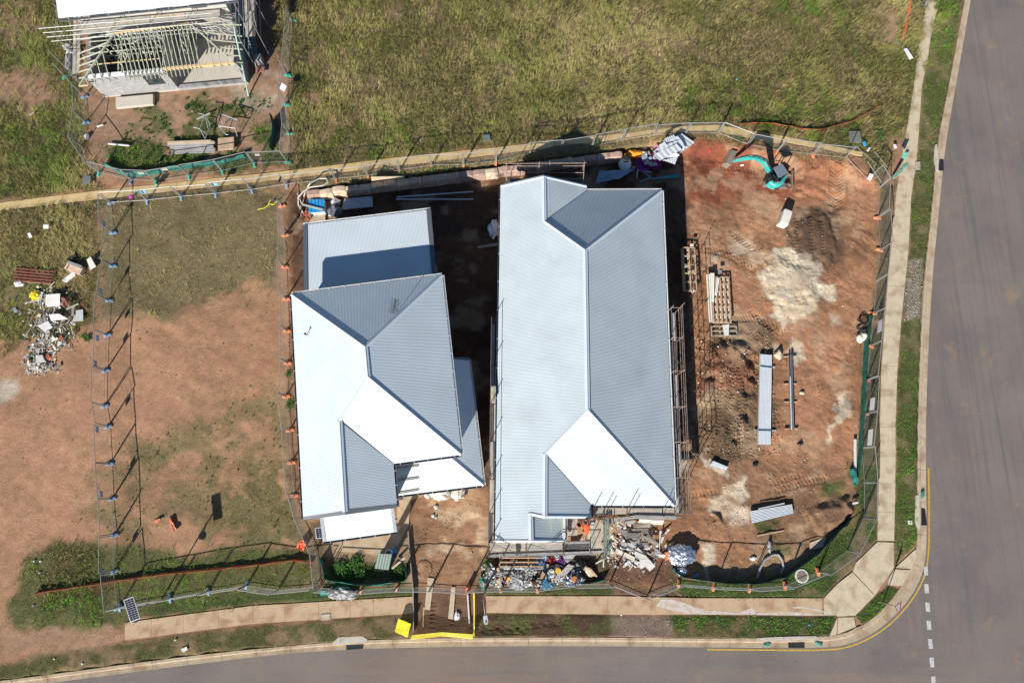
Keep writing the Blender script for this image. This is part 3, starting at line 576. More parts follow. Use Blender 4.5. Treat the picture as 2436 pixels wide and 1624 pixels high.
# painted line round the corner, give-way dashes
YEL = mat('yellow_paint', tuple(A(228, 188, 70)), .6, 0, .15, 9, dirt=tuple(A(120, 104, 90)), dirt_amt=.5, ds=6)
WHP = mat('white_paint', tuple(A(222, 218, 214)), .6, 0, .1, 8, dirt=tuple(A(128, 118, 110)), dirt_amt=.6, ds=7)
yl = smooth_pl(PW([(1682, 1544), (1797, 1545), (1967, 1546), (2022, 1538), (2073, 1516), (2120, 1483), (2166, 1433), (2195, 1384), (2207, 1342), (2211, 1276), (2209, 1113)], ZR), 2); yl = resample(yl, .4)
m_ = MB()
for i, p in enumerate(yl):
    d = (yl[min(i+1, len(yl)-1)]-yl[max(i-1, 0)]).normalized(); nn = Vector((-d.y, d.x, 0)); m_.v += [tuple(p+nn*.05+Vector((0, 0, ZR+.004))), tuple(p-nn*.05+Vector((0, 0, ZR+.004)))]
for i in range(len(yl)-1): m_.f.append((2*i, 2*i+1, 2*i+3, 2*i+2))
struct(m_.build('yellow_road_line', YEL))
dash = sempty('give_way_line')
for (a, b, c, d) in (((2198, 1347), (2207, 1346), (2208, 1367), (2199, 1368)), ((2199, 1388), (2209, 1388), (2210, 1410), (2200, 1410)), ((2201, 1432), (2211, 1432), (2213, 1454), (2203, 1454)), ((2204, 1475), (2214, 1475), (2216, 1497), (2206, 1497)), ((2207, 1519), (2217, 1519), (2220, 1542), (2210, 1542)), ((2211, 1563), (2221, 1563), (2223, 1586), (2213, 1586)), ((2215, 1608), (2225, 1608), (2227, 1632), (2217, 1632))):
    MB().sheet([W(*p, ZR+.006) for p in (a, b, c, d)], .004).build('dash', WHP, dash)
# footpaths in cast slabs
SLAB = mat('path_concrete', tuple(A(212, 182, 146)), .9, 0, .07, 2., .2, 25, dirt=tuple(A(172, 132, 98)), dirt_amt=.85, ds=1.1)
SLABP = mat('path_concrete_pale', tuple(A(221, 204, 172)), .9, 0, .07, 2., .2, 25, dirt=tuple(A(184, 158, 126)), dirt_amt=.9, ds=1.1)
SANDP = mat('sandy_concrete', tuple(A(226, 198, 142)), .95, 0, .09, 1.5, .3, 20, dirt=tuple(A(196, 162, 112)), dirt_amt=.6, ds=.8)
foot = sempty
def slab(par, px, m, z=.025, th=.1, gap=.008, base=0.0):
    P = [W(a, b, z+base) for a, b in px]; c = sum(P, Vector())/len(P); P = [p+(c-p).normalized()*gap for p in P]
    MB().prism([(p.x, p.y) for p in P], base-th, z+base).build('slab', m, par)
def slabs_between(par, up, dn, cuts, m, base=0.0, z=.025):
    ux = [p[0] for p in up]; uy = [p[1] for p in up]; dx = [p[0] for p in dn]; dy = [p[1] for p in dn]
    for a, b in zip(cuts[:-1], cuts[1:]):
        mids = [t for t in sorted(set(ux+dx)) if a < t < b]
        top = [(t, float(np.interp(t, ux, uy))) for t in [a]+mids+[b]]; bot = [(t, float(np.interp(t, dx, dy))) for t in [a]+mids+[b]]
        slab(par, top+bot[::-1], m, z=z, base=base)
fp = foot('footpath')
slabs_between(fp, [(297, 1480), (600, 1440), (983, 1418)], [(297, 1522), (600, 1483), (983, 1458)], [297, 360, 436, 520, 601, 678, 758, 833, 888, 983], SLAB)
slabs_between(fp, [(1157, 1417), (1460, 1417), (1648, 1422), (1958, 1422)], [(1157, 1457), (1460, 1461), (1648, 1461), (1958, 1464)], [1157, 1204, 1325, 1446, 1549, 1648, 1720, 1793, 1875, 1957], SLAB)
R_l = [(2205, 0), (2190, 90), (2181, 143), (2174, 208), (2159, 298), (2143, 387), (2132, 465), (2117, 598), (2105, 765), (2097, 879), (2094, 998), (2091, 1147), (2088, 1286)]
R_r = [(2236, 0), (2214, 90), (2207, 143), (2193, 208), (2187, 298), (2180, 387), (2168, 465), (2161, 598), (2144, 765), (2135, 879), (2131, 998), (2130, 1147), (2127, 1288)]
cy_ = [0, 48, 96, 146, 196, 245, 296, 350, 410, 465, 515, 560, 620, 680, 745, 800, 870, 940, 1016, 1085, 1150, 1218, 1286]
for a, b in zip(cy_[:-1], cy_[1:]):
    il = lambda t, R: float(np.interp(t, [p[1] for p in R], [p[0] for p in R]))
    ms = [t for t in sorted(set([p[1] for p in R_l])) if a < t < b]; ys = [a]+ms+[b]
    slab(fp, [(il(t, R_l), t) for t in ys]+[(il(t, R_r), t) for t in ys[::-1]], SLABP)
for P in ([(2088, 1288), (2126, 1290), (2127, 1350), (2112, 1372), (2082, 1415), (2029, 1358), (2036, 1338)], [(2028, 1360), (2081, 1416), (2058, 1440), (2034, 1464), (1994, 1466), (1990, 1463), (1960, 1463), (1960, 1422), (1991, 1389)],
          [(2130, 1350), (2178, 1306), (2180, 1320), (2168, 1353)], [(2128, 1353), (2167, 1355), (2158, 1372), (2147, 1393), (2112, 1391), (2115, 1374)], [(1995, 1468), (2032, 1467), (2036, 1490), (1993, 1508)], [(2012, 1506), (2037, 1492), (2050, 1487), (2048, 1488)], [(1992, 1468), (1990, 1509), (1973, 1512)]):
    slab(fp, P, SLABP)
SLUR = mat('dried_slurry', tuple(A(224, 211, 200)), .9, 0, .12, 4, dirt=tuple(A(205, 176, 144)), dirt_amt=.8, ds=3)
for P in ([(1574, 1423), (1600, 1424), (1630, 1433), (1660, 1445), (1700, 1452), (1760, 1455), (1790, 1445), (1800, 1456), (1830, 1458), (1880, 1454), (1940, 1458), (1985, 1462), (1900, 1462), (1760, 1461), (1640, 1460), (1590, 1448), (1560, 1440)], [(1885, 1443), (1905, 1441), (1940, 1447), (1975, 1455), (1990, 1461), (1960, 1456), (1920, 1448), (1890, 1446)]):
    Q = [W(a, b, .029) for a, b in P]; Q = [q+Vector((random.uniform(-.06, .06), random.uniform(-.04, .04), 0)) for q in Q]; o = MB().add([tuple(q) for q in Q], [tuple(range(len(Q)))]).build('dried_slurry', SLUR, fp)
    if o.data.polygons[0].normal.z < 0: o.data.flip_normals()
tp = foot('sandy_path')
slabs_between(tp, [(-300, 520), (0, 482), (243, 452), (650, 410), (948, 374), (1168, 352), (1347, 332), (1478, 318), (1627, 300), (1707, 297), (1847, 321), (1870, 325), (2052, 362)], [(-300, 540), (0, 500), (243, 472), (650, 428), (948, 393), (1168, 368), (1347, 345), (1478, 331), (1627, 311), (1707, 312), (1847, 341), (1870, 338), (2052, 371)], [-60, 60, 150, 243, 330, 420, 520, 600, 690, 780, 860, 948, 1040, 1120, 1200, 1280, 1360, 1440, 1520, 1600, 1680, 1770, 1850, 1950, 2052], SANDP, base=ZN, z=.02)
# ================================================================ HOUSES
def plane3(a, b, c):
    n = (b-a).cross(c-a).normalized()
    if n.z < 0: n = -n
    return n, n.dot(a)
def WP(px, py, pl):
    r = RC @ np.array([px-CX, py-CY, FPX]); r = Vector(r); o = Vector((0, 0, HC)); n, d = pl; t = (d-n.dot(o))/n.dot(r); return o+r*t
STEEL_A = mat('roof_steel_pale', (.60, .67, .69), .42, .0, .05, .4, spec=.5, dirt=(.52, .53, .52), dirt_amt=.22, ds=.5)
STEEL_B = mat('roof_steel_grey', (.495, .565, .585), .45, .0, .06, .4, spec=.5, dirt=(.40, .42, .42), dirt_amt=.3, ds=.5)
FLASH_A = mat('flashing_pale', (.60, .66, .70), .4, 0, .03, 2)
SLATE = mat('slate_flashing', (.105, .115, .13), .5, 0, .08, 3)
GUTL = mat('gutter_pale', (.62, .63, .62), .5, 0, .05, 4)
RENDER = mat('wall_render', (.52, .48, .43), .9, 0, .08, 2, .15, 20)
def roof_sheet(par, px, pl, e0, e1, m, pitch=.1, amp=.003, name='roof_sheet'):
    P = [WP(a, b, pl) for a, b in px]; n = pl[0]; u = (e1-e0); u = (u-n*u.dot(n)).normalized(); v = n.cross(u)
    if v.z < 0: v = -v
    o = P[0]; Q = [((p-o).dot(u), (p-o).dot(v)) for p in P]; us = [q[0] for q in Q]
    m_ = MB(); st = pitch/6; prev = None; N = int((max(us)-min(us))/st)
    for i in range(N+1):
        x = min(us)+1e-4+(max(us)-min(us)-2e-4)*i/N; vs_ = []
        for (a, b), (c, d) in zip(Q, Q[1:]+Q[:1]):
            if (a <= x) != (c <= x): vs_.append(b+(d-b)*(x-a)/(c-a))
        if len(vs_) < 2: prev = None; continue
        off = n*(amp*math.cos(2*math.pi*x/pitch)); lo_, hi_ = min(vs_), max(vs_)
        k = len(m_.v); m_.v += [tuple(o+u*x+v*lo_+off), tuple(o+u*x+v*hi_+off)]
        if prev is not None: m_.f.append((prev, k, k+1, prev+1))
        prev = k
    ob = m_.build(name, m, par)
    if len(ob.data.polygons) and ob.data.polygons[0].normal.z < 0: ob.data.flip_normals()
    return P
def cap(par, a, b, wd, m, name='ridge_cap', lift=.035):
    up = Vector((0, 0, 1)); d = (b-a).normalized(); r = d.cross(up).normalized(); mm = MB()
    for s_ in (-1, 1):
        q = [a+up*(lift+.02), b+up*(lift+.02), b+r*s_*wd/2+up*(lift-.05), a+r*s_*wd/2+up*(lift-.05)]; mm.sheet(q, .012)
    mm.pipe([a+up*(lift+.02), b+up*(lift+.02)], .025, 6); return mm.build(name, m, par)
def gutter(par, a, b, out, m, wd=.13, tick=1.2):
    d = (b-a); L = d.length; d.normalize(); out = Vector(out); out = (out-d*out.dot(d)); out.z = 0; out.normalize(); up = Vector((0, 0, 1)); mm = MB(); o = up*-.03
    mm.bar(a+out*wd/2+o-up*.08, b+out*wd/2+o-up*.08, wd, .02); mm.bar(a+out*wd+o-up*.03, b+out*wd+o-up*.03, .022, .12); mm.bar(a+out*.005+o-up*.05, b+out*.005+o-up*.05, .015, .10)
    g = mm.build('gutter', m, par); k = MB(); n = int(L/tick)
    for i in range(n+1):
        p = a+d*(L*(i+.5)/(n+1)); k.bar(p+out*-.02+o+up*.035, p+out*wd+o+up*.035, .035, .012)
    if n: k.build('bracket', GUTL, g)['kind'] = 'stuff'
    return g
def inset(poly, d):
    n = len(poly); A_ = sum(poly[i][0]*poly[(i+1) % n][1]-poly[(i+1) % n][0]*poly[i][1] for i in range(n)); s_ = 1 if A_ > 0 else -1; out = []
    for i in range(n):
        p0 = Vector(poly[i-1][:2]); p1 = Vector(poly[i][:2]); p2 = Vector(poly[(i+1) % n][:2]); a = (p1-p0).normalized(); b = (p2-p1).normalized()
        n1 = Vector((-a.y, a.x))*s_; n2 = Vector((-b.y, b.x))*s_; k = 1+n1.dot(n2); out.append(tuple(p1+(n1+n2)*(d/max(k, .3))))
    return out
# ---------------------------------------------------------------- single-storey house with scaffold (right)
rh = thing('house', 'long single-storey house with pale grey corrugated hip roof, scaffold on its sides', 'house', W(1395, 800, 0)); ZE = 3.2; ZRG = 6.0
eW0, eW1 = W(1190.8, 443.7, ZE), W(1177.5, 1285, ZE); eE0, eE1 = W(1574.5, 452.6, ZE), W(1605, 1203, ZE)
rN, rS = W(1392, 595, ZRG), W(1398, 974, ZRG)
pW = plane3(eW0, eW1, (rN+rS)/2); pE = plane3(eE0, eE1, (rN+rS)/2)
eN0 = W(1396, 453.5, ZE); pN = plane3(eN0, eE0, rN); eS0 = W(1407, 1202, ZE); pS = plane3(eS0, eE1, rS)
wr0, wr1 = WP(1293.6, 420.4, pW), WP(1295, 526.2, pW); pWE = plane3(wr0, wr1, W(1395.8, 443.7, ZE))
sr0, sr1 = WP(1297, 1079, pW), WP(1296, 1227, pW); pSE = plane3(sr0, sr1, W(1407, 1215, ZE))
fr0, fr1 = WP(1262, 1220, pW), WP(1263.5, 1285, pW); pFE = plane3(fr0, fr1, W(1346, 1260, 3.0))
roof_sheet(rh, [(1190.8, 443.7), (1293.6, 420.4), (1295, 526.2), (1392, 595), (1398, 974), (1297, 1079), (1296, 1226), (1262, 1222), (1263.5, 1284), (1177.5, 1284)], pW, eW0, eW1, STEEL_B)
roof_sheet(rh, [(1574.5, 452.6), (1605, 1203), (1398, 974), (1392, 595)], pE, eE0, eE1, STEEL_B)
roof_sheet(rh, [(1395.8, 453.5), (1574.5, 452.6), (1392, 595), (1295, 526.2)], pN, eN0, eE0, STEEL_B)
roof_sheet(rh, [(1407, 1202), (1605, 1202.5), (1398, 974), (1297, 1079)], pS, eS0, eE1, STEEL_B)
roof_sheet(rh, [(1293.6, 420.4), (1395.8, 443.7), (1395.8, 453.5), (1295, 526.2)], pWE, wr0, wr1, STEEL_B)
roof_sheet(rh, [(1297, 1079), (1407, 1202), (1407, 1228), (1296, 1227)], pSE, sr0, sr1, STEEL_B)
roof_sheet(rh, [(1262, 1220), (1346, 1230), (1346, 1284), (1263.5, 1284)], pFE, fr0, fr1, STEEL_B)
for a, b, wd in ((rN, rS, .34), (rN, W(1574.5, 453, ZE), .3), (rS, W(1605, 1203, ZE), .3), (rS, sr0, .22), (rN, wr1, .26), (wr0, wr1, .34), (sr0, sr1, .34), (fr0, fr1, .34)): cap(rh, a, b, wd, FLASH_A)
for a, b, wd in ((wr1, eN0, .16), (sr0, eS0, .16)): cap(rh, a, b, wd, SLATE, 'valley', -.01)
for a, b in ((wr0, W(1190.8, 443.7, ZE)), (wr0, W(1395.8, 443.7, ZE)), (sr1, W(1407, 1228, ZE)), (fr1, W(1177.5, 1285, ZE)), (fr1, W(1346, 1285, 3.0)), (sr1, fr0)): cap(rh, a, b, .3, FLASH_A, 'barge_flashing', .03)
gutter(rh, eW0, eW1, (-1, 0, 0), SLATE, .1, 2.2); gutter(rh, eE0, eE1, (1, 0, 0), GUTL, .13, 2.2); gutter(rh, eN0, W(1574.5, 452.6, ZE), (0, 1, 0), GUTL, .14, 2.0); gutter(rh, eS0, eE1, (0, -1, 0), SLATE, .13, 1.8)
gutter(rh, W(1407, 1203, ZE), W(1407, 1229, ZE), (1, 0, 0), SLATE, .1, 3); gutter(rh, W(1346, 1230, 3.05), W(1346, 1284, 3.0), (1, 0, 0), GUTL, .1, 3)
outl = [tuple(p[:2]) for p in (W(1191, 444, ZE), W(1396, 444, ZE), W(1396, 454, ZE), W(1574, 453, ZE), W(1605, 1202, ZE), W(1407, 1202, ZE), W(1407, 1228, ZE), W(1346, 1229, ZE), W(1346, 1284, ZE), W(1178, 1284, ZE))]
wl_ = inset(outl, .45); MB().prism(wl_, -.1, ZE-.12).build('wall', RENDER, rh)
MB().prism(inset(outl, .02), ZE-.13, ZE-.06).build('soffit', GUTL, rh)
for tri in ([W(1193, 443, ZE-.1), W(1393, 443, ZE-.1), wr0], [W(1297, 1226, ZE-.1), W(1406, 1226, ZE-.1), sr1], [W(1180, 1283, ZE-.1), W(1345, 1283, ZE-.1), fr1]):
    t = [Vector(p)+Vector((0, -.12 if p.y > 10 else .12, 0))-Vector((0, 0, .06)) for p in tri]; MB().sheet(t, .03).build('gable_wall', RENDER, rh)
GLASS = mat('window_glass', (.03, .045, .05), .08, 0, .05, 2, spec=.8); DARKF = mat('window_frame', (.05, .05, .055), .5)
def window(par, a, b, z0, z1, out):
    out = Vector(out).normalized(); d = (b-a).normalized(); c = (a+b)/2; f = MB()
    for q in (a, b): f.bar(Vector((q.x, q.y, z0))+out*.03, Vector((q.x, q.y, z1))+out*.03, .06, .07)
    for z in (z0, z1): f.bar(Vector((a.x, a.y, z))+out*.03, Vector((b.x, b.y, z))+out*.03, .07, .06)
    fo = f.build('window', DARKF, par); MB().sheet([Vector((a.x, a.y, z0))+out*.02, Vector((b.x, b.y, z0))+out*.02, Vector((b.x, b.y, z1))+out*.02, Vector((a.x, a.y, z1))+out*.02], .01).build('pane', GLASS, fo)
def wall_windows(par, A_, B_, out, z0, z1, fr):
    A_ = Vector((A_[0], A_[1], 0)); B_ = Vector((B_[0], B_[1], 0))
    for t0, t1 in fr: window(par, A_.lerp(B_, t0), A_.lerp(B_, t1), z0, z1, out)
wall_windows(rh, wl_[3], wl_[4], (1, 0, 0), .9, 2.1, ((.08, .14), (.3, .38), (.55, .61), (.8, .86))); wall_windows(rh, wl_[9], wl_[0], (-1, 0, 0), .9, 2.1, ((.15, .2), (.4, .46), (.7, .76)))
wall_windows(rh, wl_[2], wl_[3], (0, 1, 0), .1, 2.1, ((.2, .6),))
# ---------------------------------------------------------------- two-storey house (left)
lh = thing('house', 'two-storey house with near-white corrugated hip roof and lower rear, side and porch roofs', 'house', W(890, 900, 0)); Z2 = 6.1; ZT = 8.45
a0, a1 = W(693, 700, Z2), W(721, 1233, Z2); b0, b1 = W(1052, 654, Z2), W(1098, 1081, Z2); rn, rs = W(869, 825, ZT), W(875.5, 896, ZT)
qW = plane3(a0, a1, (rn+rs)/2); qE = plane3(b0, b1, (rn+rs)/2); qN = plane3(a0, b0, rn); s0_ = W(936, 1102.5, Z2); qS = plane3(s0_, b1, rs)
g0, g1 = WP(808, 1000.6, qW), WP(820.6, 1217, qW); qG = plane3(g0, g1, W(940, 1150, Z2))
roof_sheet(lh, [(693, 700), (869, 825), (875.5, 896), (808, 1000.6), (820.6, 1213), (721, 1229)], qW, a0, a1, STEEL_A)
roof_sheet(lh, [(1052, 654), (1098, 1081), (875.5, 896), (869, 825)], qE, b0, b1, STEEL_A)
roof_sheet(lh, [(693, 700), (1052, 654), (869, 825)], qN, a0, b0, STEEL_A)
roof_sheet(lh, [(936, 1102.5), (1098, 1081), (875.5, 896), (808, 1000.6)], qS, s0_, b1, STEEL_A)
roof_sheet(lh, [(808, 1000.6), (936, 1102.5), (944.5, 1200), (820.6, 1212)], qG, g0, g1, STEEL_A)
for a, b, wd in ((rn, rs, .32), (rn, W(1052, 654, Z2), .3), (rn, W(693, 700, Z2), .22), (rs, b1, .28), (rs, g0, .2), (g0, g1, .34)): cap(lh, a, b, wd, FLASH_A)
cap(lh, g0, s0_, .14, SLATE, 'valley', -.01)
MB().sheet([W(721, 1229, Z2), WP(820.6, 1212, qW), WP(820.6, 1220, qW)-Vector((0, .1, .1)), W(721, 1236.5, Z2-.1)], .03).build('barge_flashing', SLATE, lh)
MB().sheet([W(944.5, 1199, Z2), WP(820.6, 1211, qW), WP(820.6, 1220, qW)-Vector((0, .1, .1)), W(945, 1207, Z2-.1)], .03).build('barge_flashing', SLATE, lh)
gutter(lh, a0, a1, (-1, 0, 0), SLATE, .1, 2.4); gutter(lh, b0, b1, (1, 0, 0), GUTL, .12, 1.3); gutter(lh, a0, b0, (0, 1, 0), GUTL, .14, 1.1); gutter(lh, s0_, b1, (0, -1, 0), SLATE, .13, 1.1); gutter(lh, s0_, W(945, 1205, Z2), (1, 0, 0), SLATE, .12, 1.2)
o2 = [tuple(p[:2]) for p in (W(693, 700, Z2), W(1052, 654, Z2), W(1098, 1081, Z2), W(936, 1102.5, Z2), W(945, 1207, Z2), W(721, 1235, Z2))]
wm = inset(o2, .5); MB().prism(wm, -.1, Z2-.12).build('wall', RENDER, lh); MB().prism(inset(o2, .02), Z2-.14, Z2-.07).build('soffit', GUTL, lh)
MB().sheet([Vector((p.x, p.y+.15, p.z-.05)) for p in (W(724, 1233, Z2), W(943, 1206, Z2), g1)], .03).build('gable_wall', RENDER, lh)
wall_windows(lh, wm[0], wm[1], (.1, 1, 0), 4.3, 5.6, ((.15, .3), (.6, .75))); wall_windows(lh, wm[1], wm[2], (1, -.1, 0), 4.3, 5.6, ((.1, .2), (.45, .55))); wall_windows(lh, wm[4], wm[5], (0, -1, 0), 4.3, 5.6, ((.2, .4), (.6, .8)))
# rear low roof
ra, rb = W(721.5, 535, 3.9), W(1023.8, 498, 3.9); qR = plane3(ra, rb, W(900, 680, 4.2))
roof_sheet(lh, [(729, 534.5), (1016, 499.5), (1031, 660), (1030, 672), (732, 706)], qR, ra, rb, STEEL_A, .1, .0045)
for x0, x1, y0, y1 in ((721.5, 731, 535, 700), (1014, 1025, 498, 670)):
    dx = 2 if x0 < 900 else 15
    MB().sheet([WP(x0, y0, qR)+Vector((0, 0, .05)), WP(x1, y0, qR)+Vector((0, 0, .05)), WP(x1+dx, y1, qR)+Vector((0, 0, .05)), WP(x0+dx, y1, qR)+Vector((0, 0, .05))], .06).build('barge_flashing', SLATE, lh)
gutter(lh, ra, rb, (0, 1, 0), GUTL, .14, 1.0)
o3 = [tuple(p[:2]) for p in (W(722, 537, 3.75), W(1024, 500, 3.75), W(1041, 672, 3.75), W(724, 710, 3.75))]; wr_ = inset(o3, .18); MB().prism(wr_, -.1, 3.65).build('wall', RENDER, lh)
wall_windows(lh, wr_[1], wr_[2], (1, 0, 0), .2, 2.2, ((.2, .55),)); wall_windows(lh, wr_[0], wr_[1], (0, 1, 0), .2, 2.2, ((.3, .6),))
# side low roof (east and south planes)
sE0, sE1 = W(1116, 854, 3.1), W(1151, 1153.5, 3.1); hp = W(1045, 1065, 4.3); pSd = plane3(sE0, sE1, hp); sS0 = W(941, 1179, 3.1); pSs = plane3(sS0, sE1, hp)
roof_sheet(lh, [(1077, 854), (1116, 854), (1151, 1153.5), (1045, 1065), (1040, 900)], pSd, sE0, sE1, STEEL_A)
roof_sheet(lh, [(941, 1179), (1151, 1153.5), (1045, 1065), (934, 1080)], pSs, sS0, sE1, STEEL_A)
cap(lh, hp, sE1, .26, FLASH_A); cap(lh, W(1077, 854, 3.55), sE0, .3, SLATE, 'barge_flashing')
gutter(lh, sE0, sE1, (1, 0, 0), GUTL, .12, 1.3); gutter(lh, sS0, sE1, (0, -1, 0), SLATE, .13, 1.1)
o4 = [tuple(p[:2]) for p in (W(1045, 858, 3.05), W(1116, 856, 3.05), W(1151, 1153, 3.05), W(943, 1178, 3.05), W(936, 1090, 3.05))]; MB().prism(inset(o4, .45), -.1, 3.0).build('wall', RENDER, lh)
MB().prism(inset(o4, .03), 2.95, 3.02).build('soffit', GUTL, lh)
# porch roof
p0, p1 = W(768, 1288.5, 3.0), W(945, 1264.7, 3.0); pP = plane3(p0, p1, W(850, 1215, 3.5))
roof_sheet(lh, [(776, 1287), (937, 1265.5), (930.8, 1205), (766, 1228)], pP, p0, p1, STEEL_A)
MB().sheet([WP(761, 1230, pP)+Vector((0, 0, .03)), WP(768, 1229, pP)+Vector((0, 0, .03)), WP(777, 1287, pP)+Vector((0, 0, .03)), WP(768, 1288.5, pP)+Vector((0, 0, .03))], .05).build('barge_flashing', mat('flashing_mid', (.30, .32, .34), .5), lh)
MB().sheet([WP(929, 1209, pP)+Vector((0, 0, .03)), WP(936.5, 1208, pP)+Vector((0, 0, .03)), WP(945, 1264.7, pP)+Vector((0, 0, .03)), WP(937, 1265.5, pP)+Vector((0, 0, .03))], .05).build('barge_flashing', MATS['flashing_mid'], lh)
gutter(lh, p0, p1, (0, -1, 0), SLATE, .12, 1.1)
MB().prism([tuple(p[:2]) for p in (W(774, 1282, 2.9), W(940, 1261, 2.9), W(936, 1210, 2.9), W(766, 1230, 2.9))], 2.78, 2.9).build('porch_ceiling', GUTL, lh)
for q in ((778, 1281), (934, 1261)):
    c = W(*q, 2.7); MB().box((c.x, c.y, 1.35), (.3, .3, 2.85)).build('post', RENDER, lh)
# paved entry beside porch and porch slab
ent = MB().prism([tuple(W(*p, .08)[:2]) for p in ((775, 1255), (945, 1235), (945, 1180), (1010, 1175), (978, 1190), (972, 1248), (945, 1300), (905, 1320), (800, 1310))], -.12, .08).build('porch_slab', mat('porch_concrete', tuple(A(206, 182, 150)), .9, 0, .1, 1.5, .2, 20, dirt=tuple(A(170, 130, 96)), dirt_amt=.5), lh)
# antenna on left house
an = thing('antenna', 'small dark TV antenna on the shaded rear plane of the near-white roof', 'antenna', WP(946, 742, qN)); am = mat('antenna_metal', (.06, .06, .065), .5, .6)
b_ = WP(946, 742, qN); t_ = b_+Vector((0, 0, 1.7)); MB().tube(b_, t_, .02).build('mast', am, an)
for i, zz in enumerate((1.65, 1.3)):
    c = b_+Vector((0, 0, zz)); mm = MB().bar(c+Vector((-.1, -.45, 0)), c+Vector((.1, .45, 0)), .025, .025)
    for k in range(6): q = c+Vector((-.1+.04*k, -.42+.17*k, 0)); mm.bar(q+Vector((-.28, .06, 0)), q+Vector((.28, -.06, 0)), .018, .018)
    mm.build('aerial', am, an)
wp_ = thing('roof_vent_pipe', 'thin vent pipe standing on the white west plane of the two-storey roof', 'pipe', WP(730, 797, qW)); MB().tube(WP(730, 797, qW), WP(730, 797, qW)+Vector((0, 0, .45)), .03).build('pipe', am, wp_); MB().lathe([(.05, 0), (.09, .02), (.02, .09)], WP(730, 797, qW)+Vector((0, 0, .42)), 8).build('cowl', am, wp_)
CHAN = mat('roof_channel', (.46, .45, .40), .5, .2)
for i, (ax, ay, bx, by) in enumerate(((941, 1113, 996, 1107), (943, 1143, 996, 1136), (944, 1173, 996, 1164.5))):
    p = WP(ax, ay, pSs)+Vector((0, 0, .05)); q = WP(bx, by, pSs)+Vector((0, 0, .05))
    tag(MB().bar(p, q, .10, .05).bar(p+Vector((0, .06, .03)), q+Vector((0, .06, .03)), .012, .06).bar(p+Vector((0, -.06, .03)), q+Vector((0, -.06, .03)), .012, .06).build('metal_channel', CHAN), ['topmost', 'middle', 'lowest'][i]+' of three pale metal channels laid across the white side roof', 'channel', 'metal channels on the side roof')
# ================================================================ TEMPORARY FENCES
GALV = mat('galvanised_pipe', (.34, .34, .33), .5, .3, .1, 8); GALVD = mat('galvanised_wire', (.30, .30, .29), .5, .3)
FH = 1.9; _pm = {}
def panel_meshes(wd):
    k = round(wd, 1)
    if k not in _pm:
        f = MB().tube((0, 0, .08), (0, 0, FH), .036, 6).tube((k, 0, .08), (k, 0, FH), .036, 6).tube((0, 0, FH-.02), (k, 0, FH-.02), .03, 6).tube((0, 0, .16), (k, 0, .16), .018, 6)
        i = MB(); n = max(2, int(k/.075))
        for j in range(1, n): x = k*j/n; i.pipe([(x, 0, .16), (x, 0, FH-.02)], .0024, 3, False)
        for j in range(1, 7): z = .16+(FH-.18)*j/7; i.pipe([(0, .004, z), (k, .004, z)], .0024, 3, False)
        _pm[k] = (f.mesh('frame', GALV), i.mesh('wire_mesh', GALVD))
    return _pm[k], k
FEETC = {'blue': mat('foot_blue', (.17, .32, .48), .55, 0, .2, 5, dirt=tuple(A(150, 120, 95)), dirt_amt=.5, ds=6), 'orange': mat('foot_orange', (.76, .25, .10), .55, 0, .2, 5, dirt=tuple(A(200, 150, 120)), dirt_amt=.5, ds=6),
         'green': mat('foot_green', (.03, .38, .27), .5, 0, .2, 5), 'pink': mat('foot_pink', (.75, .10, .12), .55, 0, .2, 5)}
_fm = {}
def foot_mesh(c):
    if c not in _fm:
        m = MB(); L, w_, h = .31, .12, .17
        for s_ in (-1, 1):
            m.add([(s_*.035, -w_, 0), (s_*L, -w_*.8, 0), (s_*L, w_*.8, 0), (s_*.035, w_, 0), (s_*.035, -w_*.72, h), (s_*L*.86, -w_*.5, h*.62), (s_*L*.86, w_*.5, h*.62), (s_*.035, w_*.72, h)],
                  [(0, 1, 5, 4), (1, 2, 6, 5), (2, 3, 7, 6), (3, 0, 4, 7), (4, 5, 6, 7), (3, 2, 1, 0)] if s_ > 0 else [(4, 5, 1, 0), (5, 6, 2, 1), (6, 7, 3, 2), (7, 4, 0, 3), (7, 6, 5, 4), (0, 1, 2, 3)])
        m.box((0, 0, .05), (.08, w_*1.5, .1)); _fm[c] = m.mesh('fence_foot', FEETC[c])
    return _fm[c]
def fence(pts, where, end, feet, skip_foot=(), tilt=0.0, foot_rz=0.0, fname=None, gaps=(), no_panel=()):
    P = [Tb(*p) for p in pts]; n = len(P)-1; nn = n-len(no_panel); c = 0
    for i in range(n):
        if i in no_panel: continue
        a, b = P[i], P[i+1]; d = b-a; wd = math.hypot(d.x, d.y); ang = math.atan2(d.y, d.x); (fm, im), k = panel_meshes(max(.5, wd-.09))
        t = thing('temporary_fence', '%s wire fence from the %s %s' % (ordn(c, nn), end, where), 'fence panel', (a.x+d.x/wd*.045, a.y+d.y/wd*.045, min(a.z, b.z)), ang, 'wire fences '+where); c += 1
        t.rotation_euler = (tilt+random.uniform(-.05, .05), 0, ang)
        inst('frame', fm, t); inst('wire_mesh', im, t)['kind'] = 'stuff'
    js = [i for i in range(n+1) if i not in skip_foot]
    for c, i in enumerate(js):
        p = P[i]; d = (P[min(i+1, n)]-P[max(i-1, 0)]); ang = math.atan2(d.y, d.x)+math.pi/2+foot_rz+random.uniform(-.25, .25); cl = feet[i % len(feet)] if isinstance(feet, (list, tuple)) else feet
        o = inst('ballast_block', foot_mesh(cl), None, (p.x, p.y, float(gsample(zf, np.array([p.x]), np.array([p.y]))[0])+.0), (0, 0, ang)); o.scale = (1.05, 1.05, 1.05)
        tag(o, '%s %s plastic fence foot from the %s %s' % (ordn(c, len(js)), cl, end, where), 'ballast block', 'plastic fence feet '+where)
